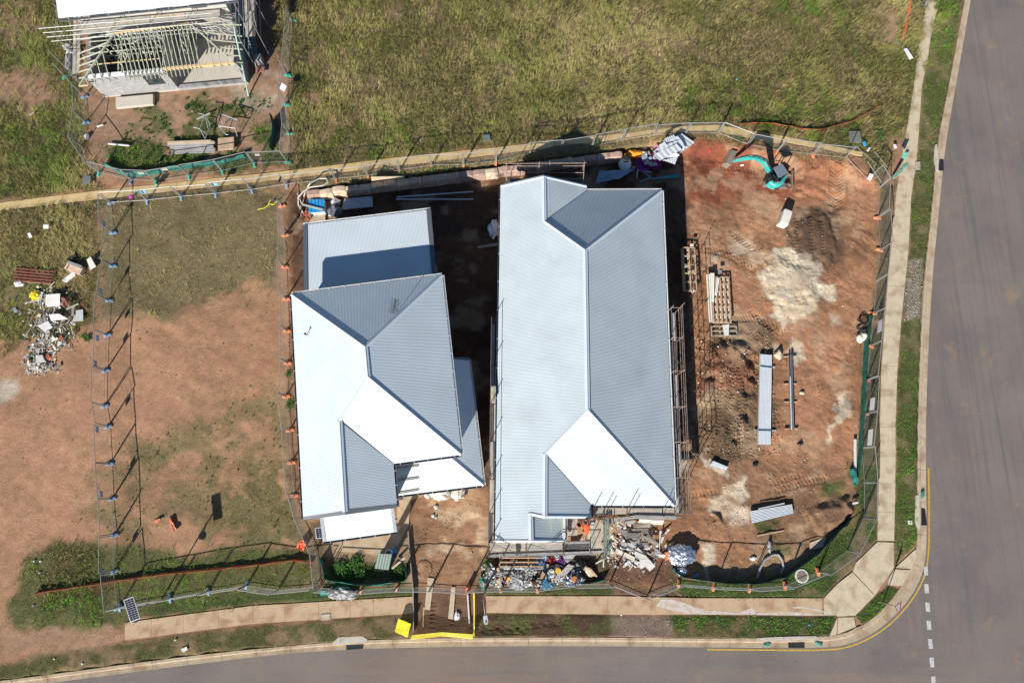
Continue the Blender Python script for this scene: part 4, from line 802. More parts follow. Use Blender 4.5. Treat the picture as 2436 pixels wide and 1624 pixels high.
fence([(265, 483), (269.6, 554), (269.6, 633), (260.6, 715), (256, 797), (251.7, 882), (250, 965.5), (257.7, 1014.7), (262, 1102.6), (268, 1186), (272.6, 1272.4), (272.6, 1358.7), (281.5, 1446)], 'on the bare west block', 'top', 'blue')
fence([(265, 483), (351.5, 478), (433, 469), (515, 462), (599, 453), (683, 440)], 'above the brown grass', 'left', 'blue', (0,))
fence([(671, 490), (678, 560), (678, 635), (681, 711), (683, 787), (685, 863.6), (681, 942.6), (690, 1023), (694, 1099.6), (701, 1178), (716, 1231.5), (752, 1309), (761, 1395)], 'beside the two-storey house', 'top', 'orange', (10, 11, 12))
fence([(286, 1443), (405, 1422), (496, 1405.7), (588, 1391), (663, 1402), (753, 1394)], 'above the lower west footpath', 'left', 'blue', (4, 5))
fence([(761, 1397), (859, 1402), (944, 1396), (1026, 1396), (1114, 1401), (1192, 1398), (1280, 1399), (1365, 1389), (1448.5, 1387.5), (1538, 1424)], 'along the street front', 'left', 'orange', (0, 3, 7, 8, 9))
fence([(1541, 1416), (1614, 1388), (1697, 1395), (1782, 1398), (1867, 1392), (1945, 1359.6), (2014.7, 1309), (2053, 1231.5)], 'round the grassy street corner', 'left', 'orange', (0, 6, 7))
fence([(2053, 1231), (2054, 1148), (2048, 1066), (2057, 984), (2061, 904), (2069, 823), (2077, 745), (2083, 669), (2092, 595), (2087, 519), (2092, 447), (2077, 413.5)], 'beside the side-street footpath', 'bottom', ['orange', 'orange', 'orange', 'orange', 'pink', 'orange', 'orange', 'orange', 'orange', 'orange', 'orange'], (0, 1, 2, 7, 10, 11))
fence([(683, 440), (799, 427), (875, 419), (951, 406.5), (1027, 395), (1103, 393.6), (1180, 386), (1260, 367), (1335, 360), (1409, 349), (1480, 336), (1556, 324), (1630, 319), (1707, 318), (1778, 345.5), (1849, 360)], 'behind the houses', 'left', 'orange', (0, 7, 8, 9, 10, 11, 12, 13))
fence([(1849, 360), (1933, 369), (2010, 377)], 'behind the excavator', 'left', 'orange', (0, 2))
fence([(697, 49), (685, 180), (681, 250), (690, 319), (685, 387)], 'east of the half-built house', 'top', 'green')
fence([(685, 387), (604.5, 390), (529.6, 408), (451, 420), (371, 432), (313.5, 430), (238, 412.4), (196, 350), (205, 293), (202, 232), (157, 184)], 'below the half-built house', 'right', ['green', 'green', 'green', 'green', 'green', 'blue', 'green', 'green', 'blue', 'blue', 'green'], (0, 7))
# fence panel lying over the corner by the green cloth and one dropped on the ground
for (q, lab) in ((((2031, 350), (2082, 395), (2060, 430), (2010, 378)), 'fallen wire fence panel slumped flat at the top corner of the site'), ((((2077, 364), (2110, 405), (2095, 440), (2060, 388))), 'fallen wire fence panel lying askew near the green cloth')):
    pts = [T(*p, .25) for p in q]; t = thing('temporary_fence', lab, 'fence panel', T(*q[3])); m_ = MB()
    for a, b in zip(pts, pts[1:]+pts[:1]): m_.tube(a, b, .018)
    m_.build('frame', GALV, t); m2 = MB()
    for i in range(1, 22): m2.pipe([pts[0].lerp(pts[1], i/22), pts[3].lerp(pts[2], i/22)], .0026, 3, False)
    m2.build('wire_mesh', GALVD, t)['kind'] = 'stuff'
# sign boards hung on fences
def board(px, py, z, d, wd, ht, colr, lab, marks=None, cat='sign', lean=0.0):
    c = Tb(px, py); c = W(px, py, c.z+z); ang = math.atan2(d[1], d[0]); t = thing('fence_sign', lab, cat, c, ang, 'boards hung on the wire fences'); t.rotation_euler = (lean, 0, ang)
    o = bpy.data.objects.new('board', MB().box((0, -.03, 0), (wd, .012, ht)).mesh('board', colr)); COL.objects.link(o); o.parent = t
    if marks:
        for k, (x, zz, w_, h_) in enumerate(((0, .25, .7, .16), (-.05, -.05, .6, .1), (.05, -.28, .5, .1))):
            for sd in (-1, 1):
                q = bpy.data.objects.new('printed_line', MB().box((x*wd, -.03+sd*.008, zz*ht), (w_*wd, .005, h_*ht)).mesh('printed_line', marks)); COL.objects.link(q); q.parent = t
BLUE = mat('sign_blue', (.07, .25, .55), .5); CYAN = mat('sign_cyan', (.06, .45, .65), .5); WHITE = mat('sign_white', (.72, .73, .75), .5); YELS = mat('sign_cream', (.70, .68, .45), .5); DK = mat('sign_ink', (.03, .05, .12), .6)
lv = W(265, 800)-W(265, 1000); lv = (lv.x, lv.y)
for i, (x, y) in enumerate(((246, 532), (239, 693), (231, 804), (226, 864), (230, 1021), (240, 1175), (244, 1359))):
    board(x, y, 1.45, lv, .42, .36, BLUE, ordn(i, 7)+' small blue notice from the top on the long west fence row', WHITE)
hv = W(600, 455)-W(300, 480); hv = (hv.x, hv.y)
for i, (x, y) in enumerate(((341, 456), (511, 438))): board(x, y, 1.1, hv, .55, .45, CYAN, 'cyan notice on the %s part of the path fence above brown grass' % ['left', 'right'][i], WHITE)
for i, (x, y) in enumerate(((335, 411), (391, 402))): board(x, y, 1.2, hv, .42, .35, YELS, '%s cream notice on the green-screened fence' % ['left', 'right'][i], DK)
board(612, 368, 1.2, hv, .32, .26, WHITE, 'white notice at the right end of the green-screened fence', DK)
rv = W(2057, 984)-W(2070, 823); rv = (rv.x, rv.y)
for i, (x, y, l) in enumerate(((2094, 776, .95), (2076, 961, .95), (2071, 1040, 1.2))): board(x, y, 1.25, rv, l, .62, WHITE, ['highest', 'middle', 'lowest and longest'][i]+' blank white board on the side-street fence', None)
board(674, 208, 1.0, (.8, -.6), .5, .5, WHITE, 'pale square board on the fence east of the half-built house', None, lean=-1.0)
PURP = mat('flag_navy', (.04, .05, .16), .7)
board(665, 426, 1.4, (.3, 1), .5, .3, PURP, 'dark navy notice at the right end of the brown-grass path fence', None)
# ---------------------------------------------------------------- cloth and mesh screens
def screen(name, px, h, m, lab, cat, lean=(0, 0), sag=.06, th=.01, wave=.05, dh=0.0, base=None):
    P = resample([tuple(T(*p)[:2]) for p in px], .25); mm = MB(); n = len(P)
    zs = gsample(zf, np.array([p.x for p in P]), np.array([p.y for p in P])); rows = 4
    for i, p in enumerate(P):
        d = (P[min(i+1, n-1)]-P[max(i-1, 0)]).normalized(); nn = Vector((-d.y, d.x, 0)); hh = h*(1-.18*abs(math.sin(i*.55))*1-.15*float(vnoise(np.array(i*.3), np.array(7.)))) 
        for r_ in range(rows+1):
            t = r_/rows; w_ = wave*(float(vnoise(np.array(i*.45), np.array(r_*.8+3)))-.5)*2
            q = Vector((p.x, p.y, float(zs[i])-.02+hh*t+dh))+nn*(w_)+Vector((lean[0]*t, lean[1]*t, 0)); mm.v.append(tuple(q))
    for i in range(n-1):
        for r_ in range(rows): a = i*(rows+1)+r_; mm.f.append((a, a+rows+1, a+rows+2, a+1))
    o = mm.build(name, m); s_ = o.modifiers.new('thick', 'SOLIDIFY'); s_.thickness = th; return tag(o, lab, cat)
CLOTH = mat('green_shade_cloth', (.012, .16, .125), .8, 0, .3, 6); ORMESH = mat('orange_barrier_mesh', (.78, .17, .07), .6, 0, .2, 12); CLOTHD = mat('dark_green_shade_cloth', (.012, .085, .062), .8, 0, .3, 6)
screen('barrier_mesh', [(89, 1407), (208, 1389), (268, 1380), (381, 1362.5), (518, 1350.6), (697, 1330), (746, 1333)], .42, ORMESH, 'long low orange mesh barrier through green weeds on the west block', 'barrier mesh', (0, -.1))
screen('barrier_mesh', [(1758, 293), (1819, 290), (1921, 307), (1956, 305), (2022, 286), (2070, 261), (2088, 243)], .5, ORMESH, 'curved low orange mesh barrier at the field edge above the excavator', 'barrier mesh', (0, -.28))
screen('barrier_mesh', [(2160, -4), (2153, 51), (2144, 95)], .45, ORMESH, 'short orange mesh strip near the top of the side-street footpath', 'barrier mesh', (.12, 0))
screen('silt_fence', [(1599, 1351), (1604, 1362), (1624, 1373), (1714, 1386), (1797, 1388), (1863, 1371), (1937, 1318), (1991, 1263), (2024, 1229)], .85, CLOTHD, 'long curved green cloth silt fence inside the street corner', 'silt fence', (0, .05))
screen('silt_fence', [(2065, 753), (2056, 819), (2050, 908), (2046, 998), (2038, 1102), (2030, 1140)], .7, CLOTHD, 'straight green cloth silt fence inside the side-street fence', 'silt fence', (.1, 0))
screen('shade_cloth', [(767, 1325), (776, 1378), (850, 1390), (907, 1390), (969, 1378), (966, 1340)], .8, CLOTH, 'green shade cloth round the small front garden of the two-storey house', 'shade cloth', (0, .05), wave=.1)
screen('shade_cloth', [(253, 395), (290, 418), (340, 420), (400, 410), (470, 398), (540, 390), (585, 378)], .75, CLOTH, 'bright green shade cloth along the fence below the half-built house', 'shade cloth', (0, .1), wave=.12)
screen('shade_cloth', [(652, 285), (655, 320), (648, 360)], 1.1, CLOTHD, 'dark green cloth strip hanging east of the stacked planks', 'shade cloth', wave=.1)
screen('shade_cloth', [(1438, 1378), (1400, 1386), (1375, 1386)], .5, CLOTH, 'short green cloth piece right of the rubbish by the street front', 'shade cloth')
def drape(name, quads, m, lab, cat, amp=.1, n=14, seed=1):
    a, b, c, d = [T(*p[:2], p[2]) for p in quads]
    def fn(u, v):
        p = a.lerp(b, u).lerp(d.lerp(c, u), v); k = float(vnoise(np.array(u*5+seed), np.array(v*5+seed*3)))+.5*float(vnoise(np.array(u*12+seed), np.array(v*12))); return p+Vector((0, 0, amp*(k-.6)))
    o = MB().grid(fn, n, n).build(name, m, smooth=False); s_ = o.modifiers.new('thick', 'SOLIDIFY'); s_.thickness = .012; return tag(o, lab, cat)
GRC = mat('green_tarp', (.10, .36, .26), .6, 0, .2, 4); GRC2 = mat('grey_green_tarp', (.16, .30, .24), .6, 0, .2, 4)
drape('shade_cloth', ((2116, 428, .1), (2138, 400, 1.2), (2140, 412, 1.3), (2122, 430, .3)), GRC2, 'pale green cloth heaped against the fence beside the side-street footpath', 'shade cloth', .2)
drape('shade_cloth', ((2128, 388, .9), (2133, 378, 1.2), (2142, 380, 1.2), (2137, 392, .9)), GRC, 'small bright green cloth beyond the pale green heap near the footpath', 'shade cloth', .1, 8)
drape('shade_cloth', ((2020, 1115, .1), (2028, 1115, .4), (2034, 1150, .4), (2027, 1158, .1)), CLOTH, 'crumpled dark green cloth at the foot of the white rail', 'shade cloth', .3, 10, 4)
# yellow barrier mesh at the driveway mouth
YM = mat('yellow_barrier_mesh', (.82, .74, .04), .5, 0, .15, 10)
def netting(name, px, h, lab, cell=.09, lean=(0, 0)):
    P = resample([tuple(T(*p)[:2]) for p in px], cell); n = len(P); mm = MB(); zs = gsample(zf, np.array([p.x for p in P]), np.array([p.y for p in P])); R_ = int(h/cell)
    pt = lambda i, r_: Vector((P[i].x+lean[0]*r_/R_, P[i].y+lean[1]*r_/R_, max(-.1, float(zs[i]))+.02+h*r_/R_*(.85+.15*math.cos(i*.12))))
    for r_ in range(R_+1): mm.pipe([pt(i, r_) for i in range(n)], .013 if r_ in (0, R_) else .011, 3, False)
    for i in range(n): mm.pipe([pt(i, 0), pt(i, R_)], .011, 3, False)
    o = mm.build(name, YM); o['kind'] = 'stuff'; o['label'] = lab; o['category'] = 'barrier mesh'; return o
t = thing('barrier_mesh', 'yellow plastic mesh barrier closing the muddy driveway at the kerb', 'barrier mesh', T(1050, 1512))
for k, px in enumerate((((980, 1510), (1050, 1503), (1126, 1508)), ((1126, 1508), (1127, 1460), (1126, 1408)))):
    o = netting('mesh_strip', px, .9, '', lean=((0, -.12) if k == 0 else (.1, 0))); o.parent = t; o.location = Vector(o.location)-Vector(t.location)
    for q in ('label', 'category'):
        if q in o: del o[q]
def roll(u, v):
    a = T(951, 1467, .5).lerp(T(981, 1478, .75), u); b = T(940, 1501, .05).lerp(T(970, 1514, .1), u); return a.lerp(b, v)+Vector((0, 0, .06*math.sin(u*9)+.05*math.sin(v*7+u*4)))
o = MB().grid(roll, 16, 16).build('barrier_mesh_roll', YM); s_ = o.modifiers.new('w', 'WIREFRAME'); s_.thickness = .045; tag(o, 'loose flap of yellow mesh folded over the verge left of the driveway', 'barrier mesh')
# ================================================================ SCAFFOLDS
RUST = mat('rusty_tube', (.30, .20, .15), .7, .3, .3, 6, dirt=(.45, .42, .38), dirt_amt=.8, ds=5); DKT = mat('dark_tube', (.14, .13, .12), .6, .3, .3, 6)
PLANK = mat('scaffold_plank', (.50, .42, .32), .85, 0, .2, 3, .2, 30); PLANKG = mat('grey_plank', (.40, .38, .34), .85, 0, .2, 3, .2, 30); PLANKD = mat('dark_plank', (.09, .085, .08), .85, 0, .2, 3)
def scaffold(name, lab, loc, stands, rails, planks, m=RUST, r=.026):
    t = thing(name, lab, 'scaffold', loc)
    for b, h in stands: MB().tube(b, Vector((b.x, b.y, h)), r, 6).build('standard', m, t)
    for a, b in rails: MB().tube(a, b, r*.92, 6).build('ledger', m, t)
    for a, b, w_, pm in planks: MB().bar(a, b, w_, .04).build('plank', pm, t)
    return t
def V2(p, z): return Vector((p.x, p.y, z))
# east side
xs0 = [(1597, 728), (1600, 800), (1603, 880), (1606, 965), (1610, 1050), (1613, 1135), (1616, 1222)]
I = [W(a, b, 4.4) for a, b in xs0]; I = [Vector((p.x+.12, p.y, -.1)) for p in I]; O = [p+Vector((.62, 0, 0)) for p in I]
st = [(p, 4.6) for p in I]+[(p, 4.7 if i else 5.3) for i, p in enumerate(O)]; rl = []
for z in (2.6, 3.6, 4.2, 4.65):
    rl += [(V2(O[0], z), V2(O[-1], z))]
for z in (2.6, 3.9): rl += [(V2(I[0], z), V2(I[-1], z))]
for a, b in zip(I, O): rl += [(V2(a, 2.55), V2(b, 2.55)), (V2(a, 4.0)+Vector((-.1, 0, 0)), V2(b, 4.0)+Vector((.15, 0, 0)))]
rl += [(V2(O[i], .3), V2(O[i+1], 4.5)) for i in (1, 3, 5)]
pk = []
for i in range(6):
    for k in range(2): o_ = Vector((.16+.26*k, 0, 0)); pk.append((V2(I[i], 2.66)+o_+Vector((0, -.05, 0)), V2(I[i+1], 2.66)+o_+Vector((0, .05, 0)), .22, (PLANKD, PLANKG)[(i+k) % 2]))
scaffold('scaffold', 'narrow rusty tube scaffold along the shaded east side of the long house', I[0], st, rl, pk)
# west side
xs1 = [(1170, 770), (1168, 870), (1167, 960), (1166, 1050), (1165, 1140), (1164, 1220), (1163, 1290)]
O = [W(a, b, 2.6) for a, b in xs1]; O = [Vector((p.x, p.y, -.1)) for p in O]; I = [p+Vector((.5, 0, 0)) for p in O]
st = [(p, 4.45) for p in O]; rl = [(V2(O[0], z), V2(O[-1], z)) for z in (2.6, 4.3)]+[(V2(a, 2.55), V2(b, 2.55)) for a, b in zip(O, I)]; pk = []
for i in range(6):
    for k in range(2): o_ = Vector((.12+.25*k, 0, 0)); pk.append((V2(O[i], 2.63)+o_+Vector((0, -.03, 0)), V2(O[i+1], 2.63)+o_+Vector((0, .03, 0)), .22, (PLANKG, PLANKD, PLANK)[(i*2+k) % 3]))
scaffold('scaffold', 'slim plank scaffold along the west eave of the long house', O[0], st, rl, pk, DKT)
# front (street) side
ft = scaffold('scaffold', 'scaffold decks of pale planks across the street front of the long house', W(1300, 1300, 0), [], [], [])
bays = [((1167, 1289), (1250, 1289), (1250, 1317), (1165, 1317), PLANK), ((1253, 1289), (1338, 1289), (1338, 1315), (1253, 1317), PLANKG), ((1342, 1287), (1402, 1285), (1402, 1312), (1342, 1315), PLANKD), ((1404, 1237), (1430, 1236), (1432, 1310), (1404, 1310), PLANK), ((1412, 1206), (1490, 1208), (1490, 1222), (1412, 1226), PLANK), ((1494, 1208), (1575, 1209), (1575, 1225), (1494, 1225), PLANKG), ((1578, 1208), (1606, 1208), (1606, 1226), (1578, 1226), PLANK), ((1350, 1232), (1374, 1230), (1374, 1272), (1350, 1276), PLANK)]
for bi, (a, b, c, d, pm) in enumerate(bays):
    za = 2.6 if bi < 4 else 2.55; P = [W(*p, za) for p in (a, b, c, d)]; horiz = (P[1]-P[0]).length > (P[3]-P[0]).length
    for k in range(4):
        t0, t1 = k/4, (k+.93)/4; pmx = (pm, PLANK, PLANKG)[(k*2+bi) % 3] if pm is not PLANKD else (PLANKG if k == 0 else PLANKD)
        if horiz: q = [P[0].lerp(P[3], t0), P[1].lerp(P[2], t0), P[1].lerp(P[2], t1), P[0].lerp(P[3], t1)]
        else: q = [P[0].lerp(P[1], t0), P[0].lerp(P[1], t1), P[3].lerp(P[2], t1), P[3].lerp(P[2], t0)]
        MB().sheet(q, .04).build('plank', pmx, ft)
BT = [(1163, 1289), (1251, 1289), (1339, 1288), (1403, 1286), (1163, 1319), (1251, 1318), (1339, 1317), (1404, 1313), (1435, 1236), (1437, 1312), (1410, 1206), (1491, 1206), (1576, 1206), (1437, 1206), (1492, 1228), (1577, 1228), (1612, 1228)]
Bp = [W(x, y, 2.6) for x, y in BT]
for i, p in enumerate(Bp): MB().tube(V2(p, 0), V2(p, 4.05+.5*((i*7) % 3)/2), .026, 6).build('standard', DKT, ft)
for a, b, z in ((0, 3, 2.1), (0, 3, 2.9), (4, 7, 2.0), (4, 7, 2.9), (0, 4, 2.0), (1, 5, 2.0), (2, 6, 2.0), (3, 7, 2.0), (8, 9, 2.0), (8, 9, 2.9), (10, 12, 2.0), (14, 16, 2.0), (14, 16, 3.0), (7, 9, 2.0), (13, 8, 2.0), (4, 7, 3.5)):
    MB().tube(V2(Bp[a], z+.65), V2(Bp[b], z+.65), .024, 6).build('ledger', DKT if z < 2.5 else GALV, ft)
for a, b in ((0, 5), (1, 6)): MB().tube(V2(Bp[a], 2.9), V2(Bp[b], 4.3), .02, 6).build('brace', DKT, ft)
GRT = mat('green_tube', (.20, .27, .22), .6, .3, .2, 6)
for dx in (0, .16, .3):
    MB().tube(W(1437, 1232, 2.9)+Vector((dx, 0, 0)), W(1439, 1322, 2.9)+Vector((dx, 0, .0)), .05, 6).build('guard_rail', GRT, ft)
LP = mat('lattice_plank', (.36, .345, .31), .8, 0, .25, 5)
MB().bar(W(1436, 1240, 2.65), W(1512, 1229, 2.65), .22, .06).build('plank', LP, ft); MB().bar(W(1512, 1229, 2.65), W(1608, 1231, 2.65), .24, .06).build('plank', LP, ft); MB().bar(W(1168, 1321, 2.65), W(1440, 1311, 2.65), .12, .1).build('plank', LP, ft)
for a, b in (((1309, 1232), (1311, 1266)), ((1336, 1229), (1337, 1265))):
    MB().bar(W(*a, 3.95), W(*b, 3.9), .12, .06).build('plank', mat('weathered_green_board', (.32, .38, .30), .8), ft)
# gable-end scaffold, north
gs = [(1205, 389), (1283, 388), (1308, 388), (1390, 388)]; G0 = [W(a, b, 3.9) for a, b in gs]; G1 = [p+Vector((0, -1.35, 0)) for p in G0]
st = [(V2(p, 0), 4.15) for p in G0]+[(V2(p, 0), 3.1) for p in (G1[0], G1[3])]; rl = [(V2(G0[0], z)+Vector((-.15, 0, 0)), V2(G0[3], z)+Vector((.15, 0, 0))) for z in (3.9, 3.45)]
for k, (z, dy) in enumerate(((3.2, -.45), (2.9, -.8), (2.7, -1.15))): rl.append((V2(G0[0], z)+Vector((0, dy, 0)), V2(G0[3], z)+Vector((0, dy, 0))))
rl += [(V2(a, 3.9), V2(b, 2.8)) for a, b in ((G0[0], G1[0]), (G0[3], G1[3]))]+[(V2(a, 3.9), V2(a, 3.2)+Vector((0, -.45, 0))) for a in (G0[1], G0[2])]
pk = [(V2(G0[0], 2.0)+Vector((0, -.5-.25*k, 0)), V2(G0[3], 2.0)+Vector((0, -.5-.25*k, 0)), .2, PLANKD) for k in range(3)]
scaffold('scaffold', 'tube scaffold against the north gable of the long house', V2(G0[0], 0), st, rl, pk, RUST, .03)
# shadow-casting upright with rails on front roof edge
# ================================================================ HALF-BUILT HOUSE (north-west)
BRK = bpy.data.materials.new('grey_brick'); BRK.use_nodes = True
n = BRK.node_tree.nodes; l = BRK.node_tree.links; b = n['Principled BSDF']; b.inputs['Roughness'].default_value = .9
tc = n.new('ShaderNodeTexCoord'); sp = n.new('ShaderNodeSeparateXYZ'); cb = n.new('ShaderNodeCombineXYZ'); l.new(tc.outputs['Object'], sp.inputs[0]); ad = n.new('ShaderNodeMath'); ad.operation = 'ADD'; l.new(sp.outputs[0], ad.inputs[0]); l.new(sp.outputs[1], ad.inputs[1]); l.new(ad.outputs[0], cb.inputs[0]); l.new(sp.outputs[2], cb.inputs[1])
bt = n.new('ShaderNodeTexBrick'); bt.inputs['Color1'].default_value = (.33, .325, .32, 1); bt.inputs['Color2'].default_value = (.13, .13, .135, 1); bt.inputs['Mortar'].default_value = (.52, .50, .48, 1); bt.inputs['Scale'].default_value = 1; bt.inputs['Mortar Size'].default_value = .012; bt.inputs['Brick Width'].default_value = .24; bt.inputs['Row Height'].default_value = .086; l.new(cb.outputs[0], bt.inputs['Vector']); l.new(bt.outputs['Color'], b.inputs['Base Color'])
hb = thing('half_built_house', 'half-built grey brick house with bare roof timbers, open garage and white upper roof', 'house', W(390, 150, ZN)); z0 = ZN
SLABC = mat('pale_slab', tuple(A(214, 205, 190)), .9, 0, .06, 1.5, .1, 20); TIMG = mat('treated_timber', (.44, .46, .35), .8, 0, .15, 5); TIMO = mat('new_timber', (.62, .45, .24), .8, 0, .12, 4); WHT = mat('white_beam', (.78, .78, .78), .5)
def Wb(px, py, z=0): return W(px, py, ZN+z)
FLO = Wb(249, 231); FLG = Wb(427, 218); FRO = Wb(590, 199); ex = (FRO-FLO).normalized(); eyv = Vector((-ex.y, ex.x, 0)); DEP = 4.7
def hq(s_, d_, z): return FLO+ex*s_+eyv*d_+Vector((0, 0, z))
LW = (FRO-FLO).length; SG = (FLG-FLO).length; SWIN = (4.15, 5.5)
MB().sheet([hq(-.05, -.05, .12), hq(LW+.05, -.05, .12), hq(LW+.05, DEP+9, .12), hq(-.05, DEP+9, .12)], .14).build('floor_slab', SLABC, hb)
MB().sheet([hq(.2, .2, .135), hq(SG-.2, .2, .135), hq(SG-.2, DEP, .135), hq(.2, DEP, .135)], .01).build('dark_floor_sheet', mat('dark_floor', (.05, .06, .055), .6), hb)  # thin near-black sheet over the floor slab of the left room
def wallseg(s0, s1, d0, d1, zb, zt, m=BRK, name='wall'):
    MB().prism([tuple(hq(s0, d0, 0)[:2]), tuple(hq(s1, d0, 0)[:2]), tuple(hq(s1, d1, 0)[:2]), tuple(hq(s0, d1, 0)[:2])], ZN+zb, ZN+zt).build(name, m, hb)
HW = 2.55
wallseg(0, SWIN[0], 0, .24, 0, HW); wallseg(SWIN[1], SG, 0, .24, 0, HW); wallseg(SWIN[0], SWIN[1], 0, .24, 0, .95); wallseg(SWIN[0], SWIN[1], 0, .24, 2.2, HW)
wallseg(0, .24, .24, DEP, 0, HW-.1); wallseg(LW-.24, LW, .0, DEP, 0, HW-.1); wallseg(SG-.24, SG, .24, DEP, 0, HW-.1); wallseg(0, LW, DEP, DEP+.24, 0, HW-.1); wallseg(SG, LW-.24, -.06, .28, 0, .3, BRK, 'plinth')
window(hb, hq(SWIN[0], .1, 0), hq(SWIN[1], .1, 0), ZN+1.0, ZN+2.15, -eyv)
wallseg(SWIN[0]-.1, SWIN[1]+.1, -.08, .02, .86, .95, BRK, 'sill')
MB().bar(hq(0, .12, HW+.06), hq(SG, .12, HW+.06), .32, .1).build('flashing', WHT, hb); MB().bar(hq(SG-.1, .12, HW+.12), hq(LW-.1, .12, HW+.12), .2, .26).build('beam', TIMO, hb)
MB().box(hq(2.6, -.85, .22), (3.0, .9, .3), rz=math.atan2(ex.y, ex.x)).build('step', SLABC, hb)
for s0, s1, d0, d1 in ((.3, SG-.3, 2.9, 3.0), (2.4, 2.5, .4, 2.9), (SG+1.2, SG+1.3, 2.4, 4.6)):       # stud partitions
    L_ = max(s1-s0, d1-d0); nst = int(L_/.5); fr = MB()
    for k in range(nst+1):
        p = hq(s0+(s1-s0)*k/nst if s1-s0 > d1-d0 else s0, d0+(d1-d0)*k/nst if d1-d0 > s1-s0 else d0, .14); fr.bar(p, p+Vector((0, 0, 2.3)), .05, .09)
    for z in (.16, 1.2, 2.42): fr.bar(hq(s0, d0, z), hq(s1 if s1-s0 > d1-d0 else s0, d1 if d1-d0 > s1-s0 else d0, z), .09, .05)
    fr.build('stud_frame', TIMG, hb)
# rafters
ZRf = 3.85; R0, R1 = Wb(271, 80, ZRf), Wb(452, 57, ZRf); E0, E1 = Wb(212, 190, HW-.05), Wb(566, 150, HW-.05)
MB().bar(R0, R1, .05, .2).build('ridge_beam', TIMO, hb)
nr = 19
for i in range(nr):
    t = i/(nr-1); top = R0.lerp(R1, t); s_ = (top-FLO).dot(ex)
    MB().bar(top, hq(s_+.28, -.55, HW-.02), .045, .12).build('rafter', TIMG, hb)
    MB().bar(hq(s_, .1, HW+.12), hq(s_, DEP, HW+.12), .04, .09).build('joist', TIMG, hb) if i % 2 == 0 else None
for k in range(1, 4): MB().bar(hq(.3, 4.2*k/4, HW+.2), hq(SG-.2 if k < 3 else LW-.4, 4.2*k/4, HW+.2), .04, .08).build('joist', TIMO if k == 1 else TIMG, hb)
for (top, cx_, sg) in ((R0, hq(-.55, -.55, HW-.02), -1), (R1, hq(LW+.45, -.55, HW-.02), 1)):
    MB().bar(top, cx_, .06, .16).build('hip_rafter', TIMG, hb)
    for k in range(1, 6):
        f_ = k/6; q = top.lerp(cx_, f_); e = hq(-.6 if sg < 0 else LW+.5, (q-FLO).dot(eyv)+.1, HW-.02); MB().bar(q, e, .045, .1).build('jack_rafter', TIMG, hb)
        if k > 1: MB().bar(q, hq((q-FLO).dot(ex)+.15, -.55, HW-.02), .045, .1).build('jack_rafter', TIMG, hb)
    MB().bar(top, hq(-.6 if sg < 0 else LW+.5, 3.6, HW), .05, .14).build('hip_rafter', TIMG, hb)
MB().bar(hq(-.6, -.58, HW-.02), hq(.1, -.58, HW-.02), .04, .15).build('fascia', TIMO, hb)
# upper storey and its white roof
UZ = 5.4; u0, u1 = Wb(140, 46, UZ), Wb(600, -4, UZ); pU = plane3(u0, u1, Wb(330, -90, UZ+1.6))
ob = roof_sheet(hb, [(139, 44), (565, 0), (560, -120), (120, -95)], pU, u0, u1, STEEL_A); gutter(hb, u0, Wb(566, 0, UZ), -eyv, SLATE, .14, 1.6)
dU = 4.7; sU0 = (u0-FLO).dot(ex)+.4; wallseg(sU0, LW-.3, dU, dU+9, 2.4, UZ-.15, RENDER, 'upper_wall')
for k in range(4): wallseg(sU0+1+2.6*k, sU0+2.2+2.6*k, dU-.05, dU+.02, 3.6, 4.8, DARKF, 'window_opening')
# ---- its scaffold
sc = thing('scaffold', 'tall pale tube scaffold wrapped round the half-built brick house', 'scaffold', Wb(210, 150))
dD = 4.55
for k in range(4):
    for j in range(4): a = hq(-.1+j*2.75, dD-.27*k-.12, 3.35); MB().bar(a, a+ex*2.7, .22, .04).build('plank', (PLANKG, PLANKG, PLANK, PLANKG)[(j+k) % 4], sc)
for z, d_, s0, s1 in ((3.5, 2.9, -2.2, LW-1.2), (4.0, 2.9, -2.2, LW-.6), (4.5, 2.9, -2.2, LW-.6), (5.0, 2.9, -2.2, LW-.8), (4.6, 4.4, -.3, LW-.2), (3.25, 3.5, -.6, LW)):
    MB().tube(hq(s0, d_, z), hq(s1, d_, z), .03, 6).build('ledger', GALV, sc)
for s_, d_, h in ((-.9, 2.95, 5.3), (1.9, 2.95, 5.4), (4.8, 2.95, 5.4), (7.6, 2.95, 5.5), (LW+.2, 2.95, 5.3), (-1.0, 2.2, 5.2), (-1.0, .2, 3.2), (-.9, 4.6, 5.4), (-2.0, 1.6, 4.2), (LW+.9, 1.0, 4.4), (LW+.9, 3.4, 5.2), (LW+1.9, 2.4, 5.0), (LW+1.9, 5.2, 5.2), (LW+.9, 6.0, 5.2), (LW+1.9, 8, 5.2), (LW+.9, 8.6, 5.2), (-.3, dD, 5.2), (3.3, dD, 4.6), (6.2, dD, 4.6), (9.0, dD, 4.6)):
    MB().tube(hq(s_, d_, 0), hq(s_, d_, h), .028, 6).build('standard', GALV, sc)
for z in (2.2, 3.2, 4.2, 4.9):
    MB().tube(hq(-1.0, .2 if z < 3.3 else 2.2, z), hq(-.9, dD+1, z), .026, 6).build('ledger', GALV, sc); MB().tube(hq(LW+.9, 1.0, z), hq(LW+.9, 9, z), .026, 6).build('ledger', GALV, sc); MB().tube(hq(LW+1.9, 2.4, z), hq(LW+1.9, 9, z), .026, 6).build('ledger', GALV, sc)
for j in range(3):
    for k in range(3): a = hq(LW+1.05+.27*k, 2.2+2.3*j, 2.9); MB().bar(a, a+eyv*2.25, .24, .04).build('plank', (PLANKG, PLANK, PLANKD)[(j+k) % 3], sc)
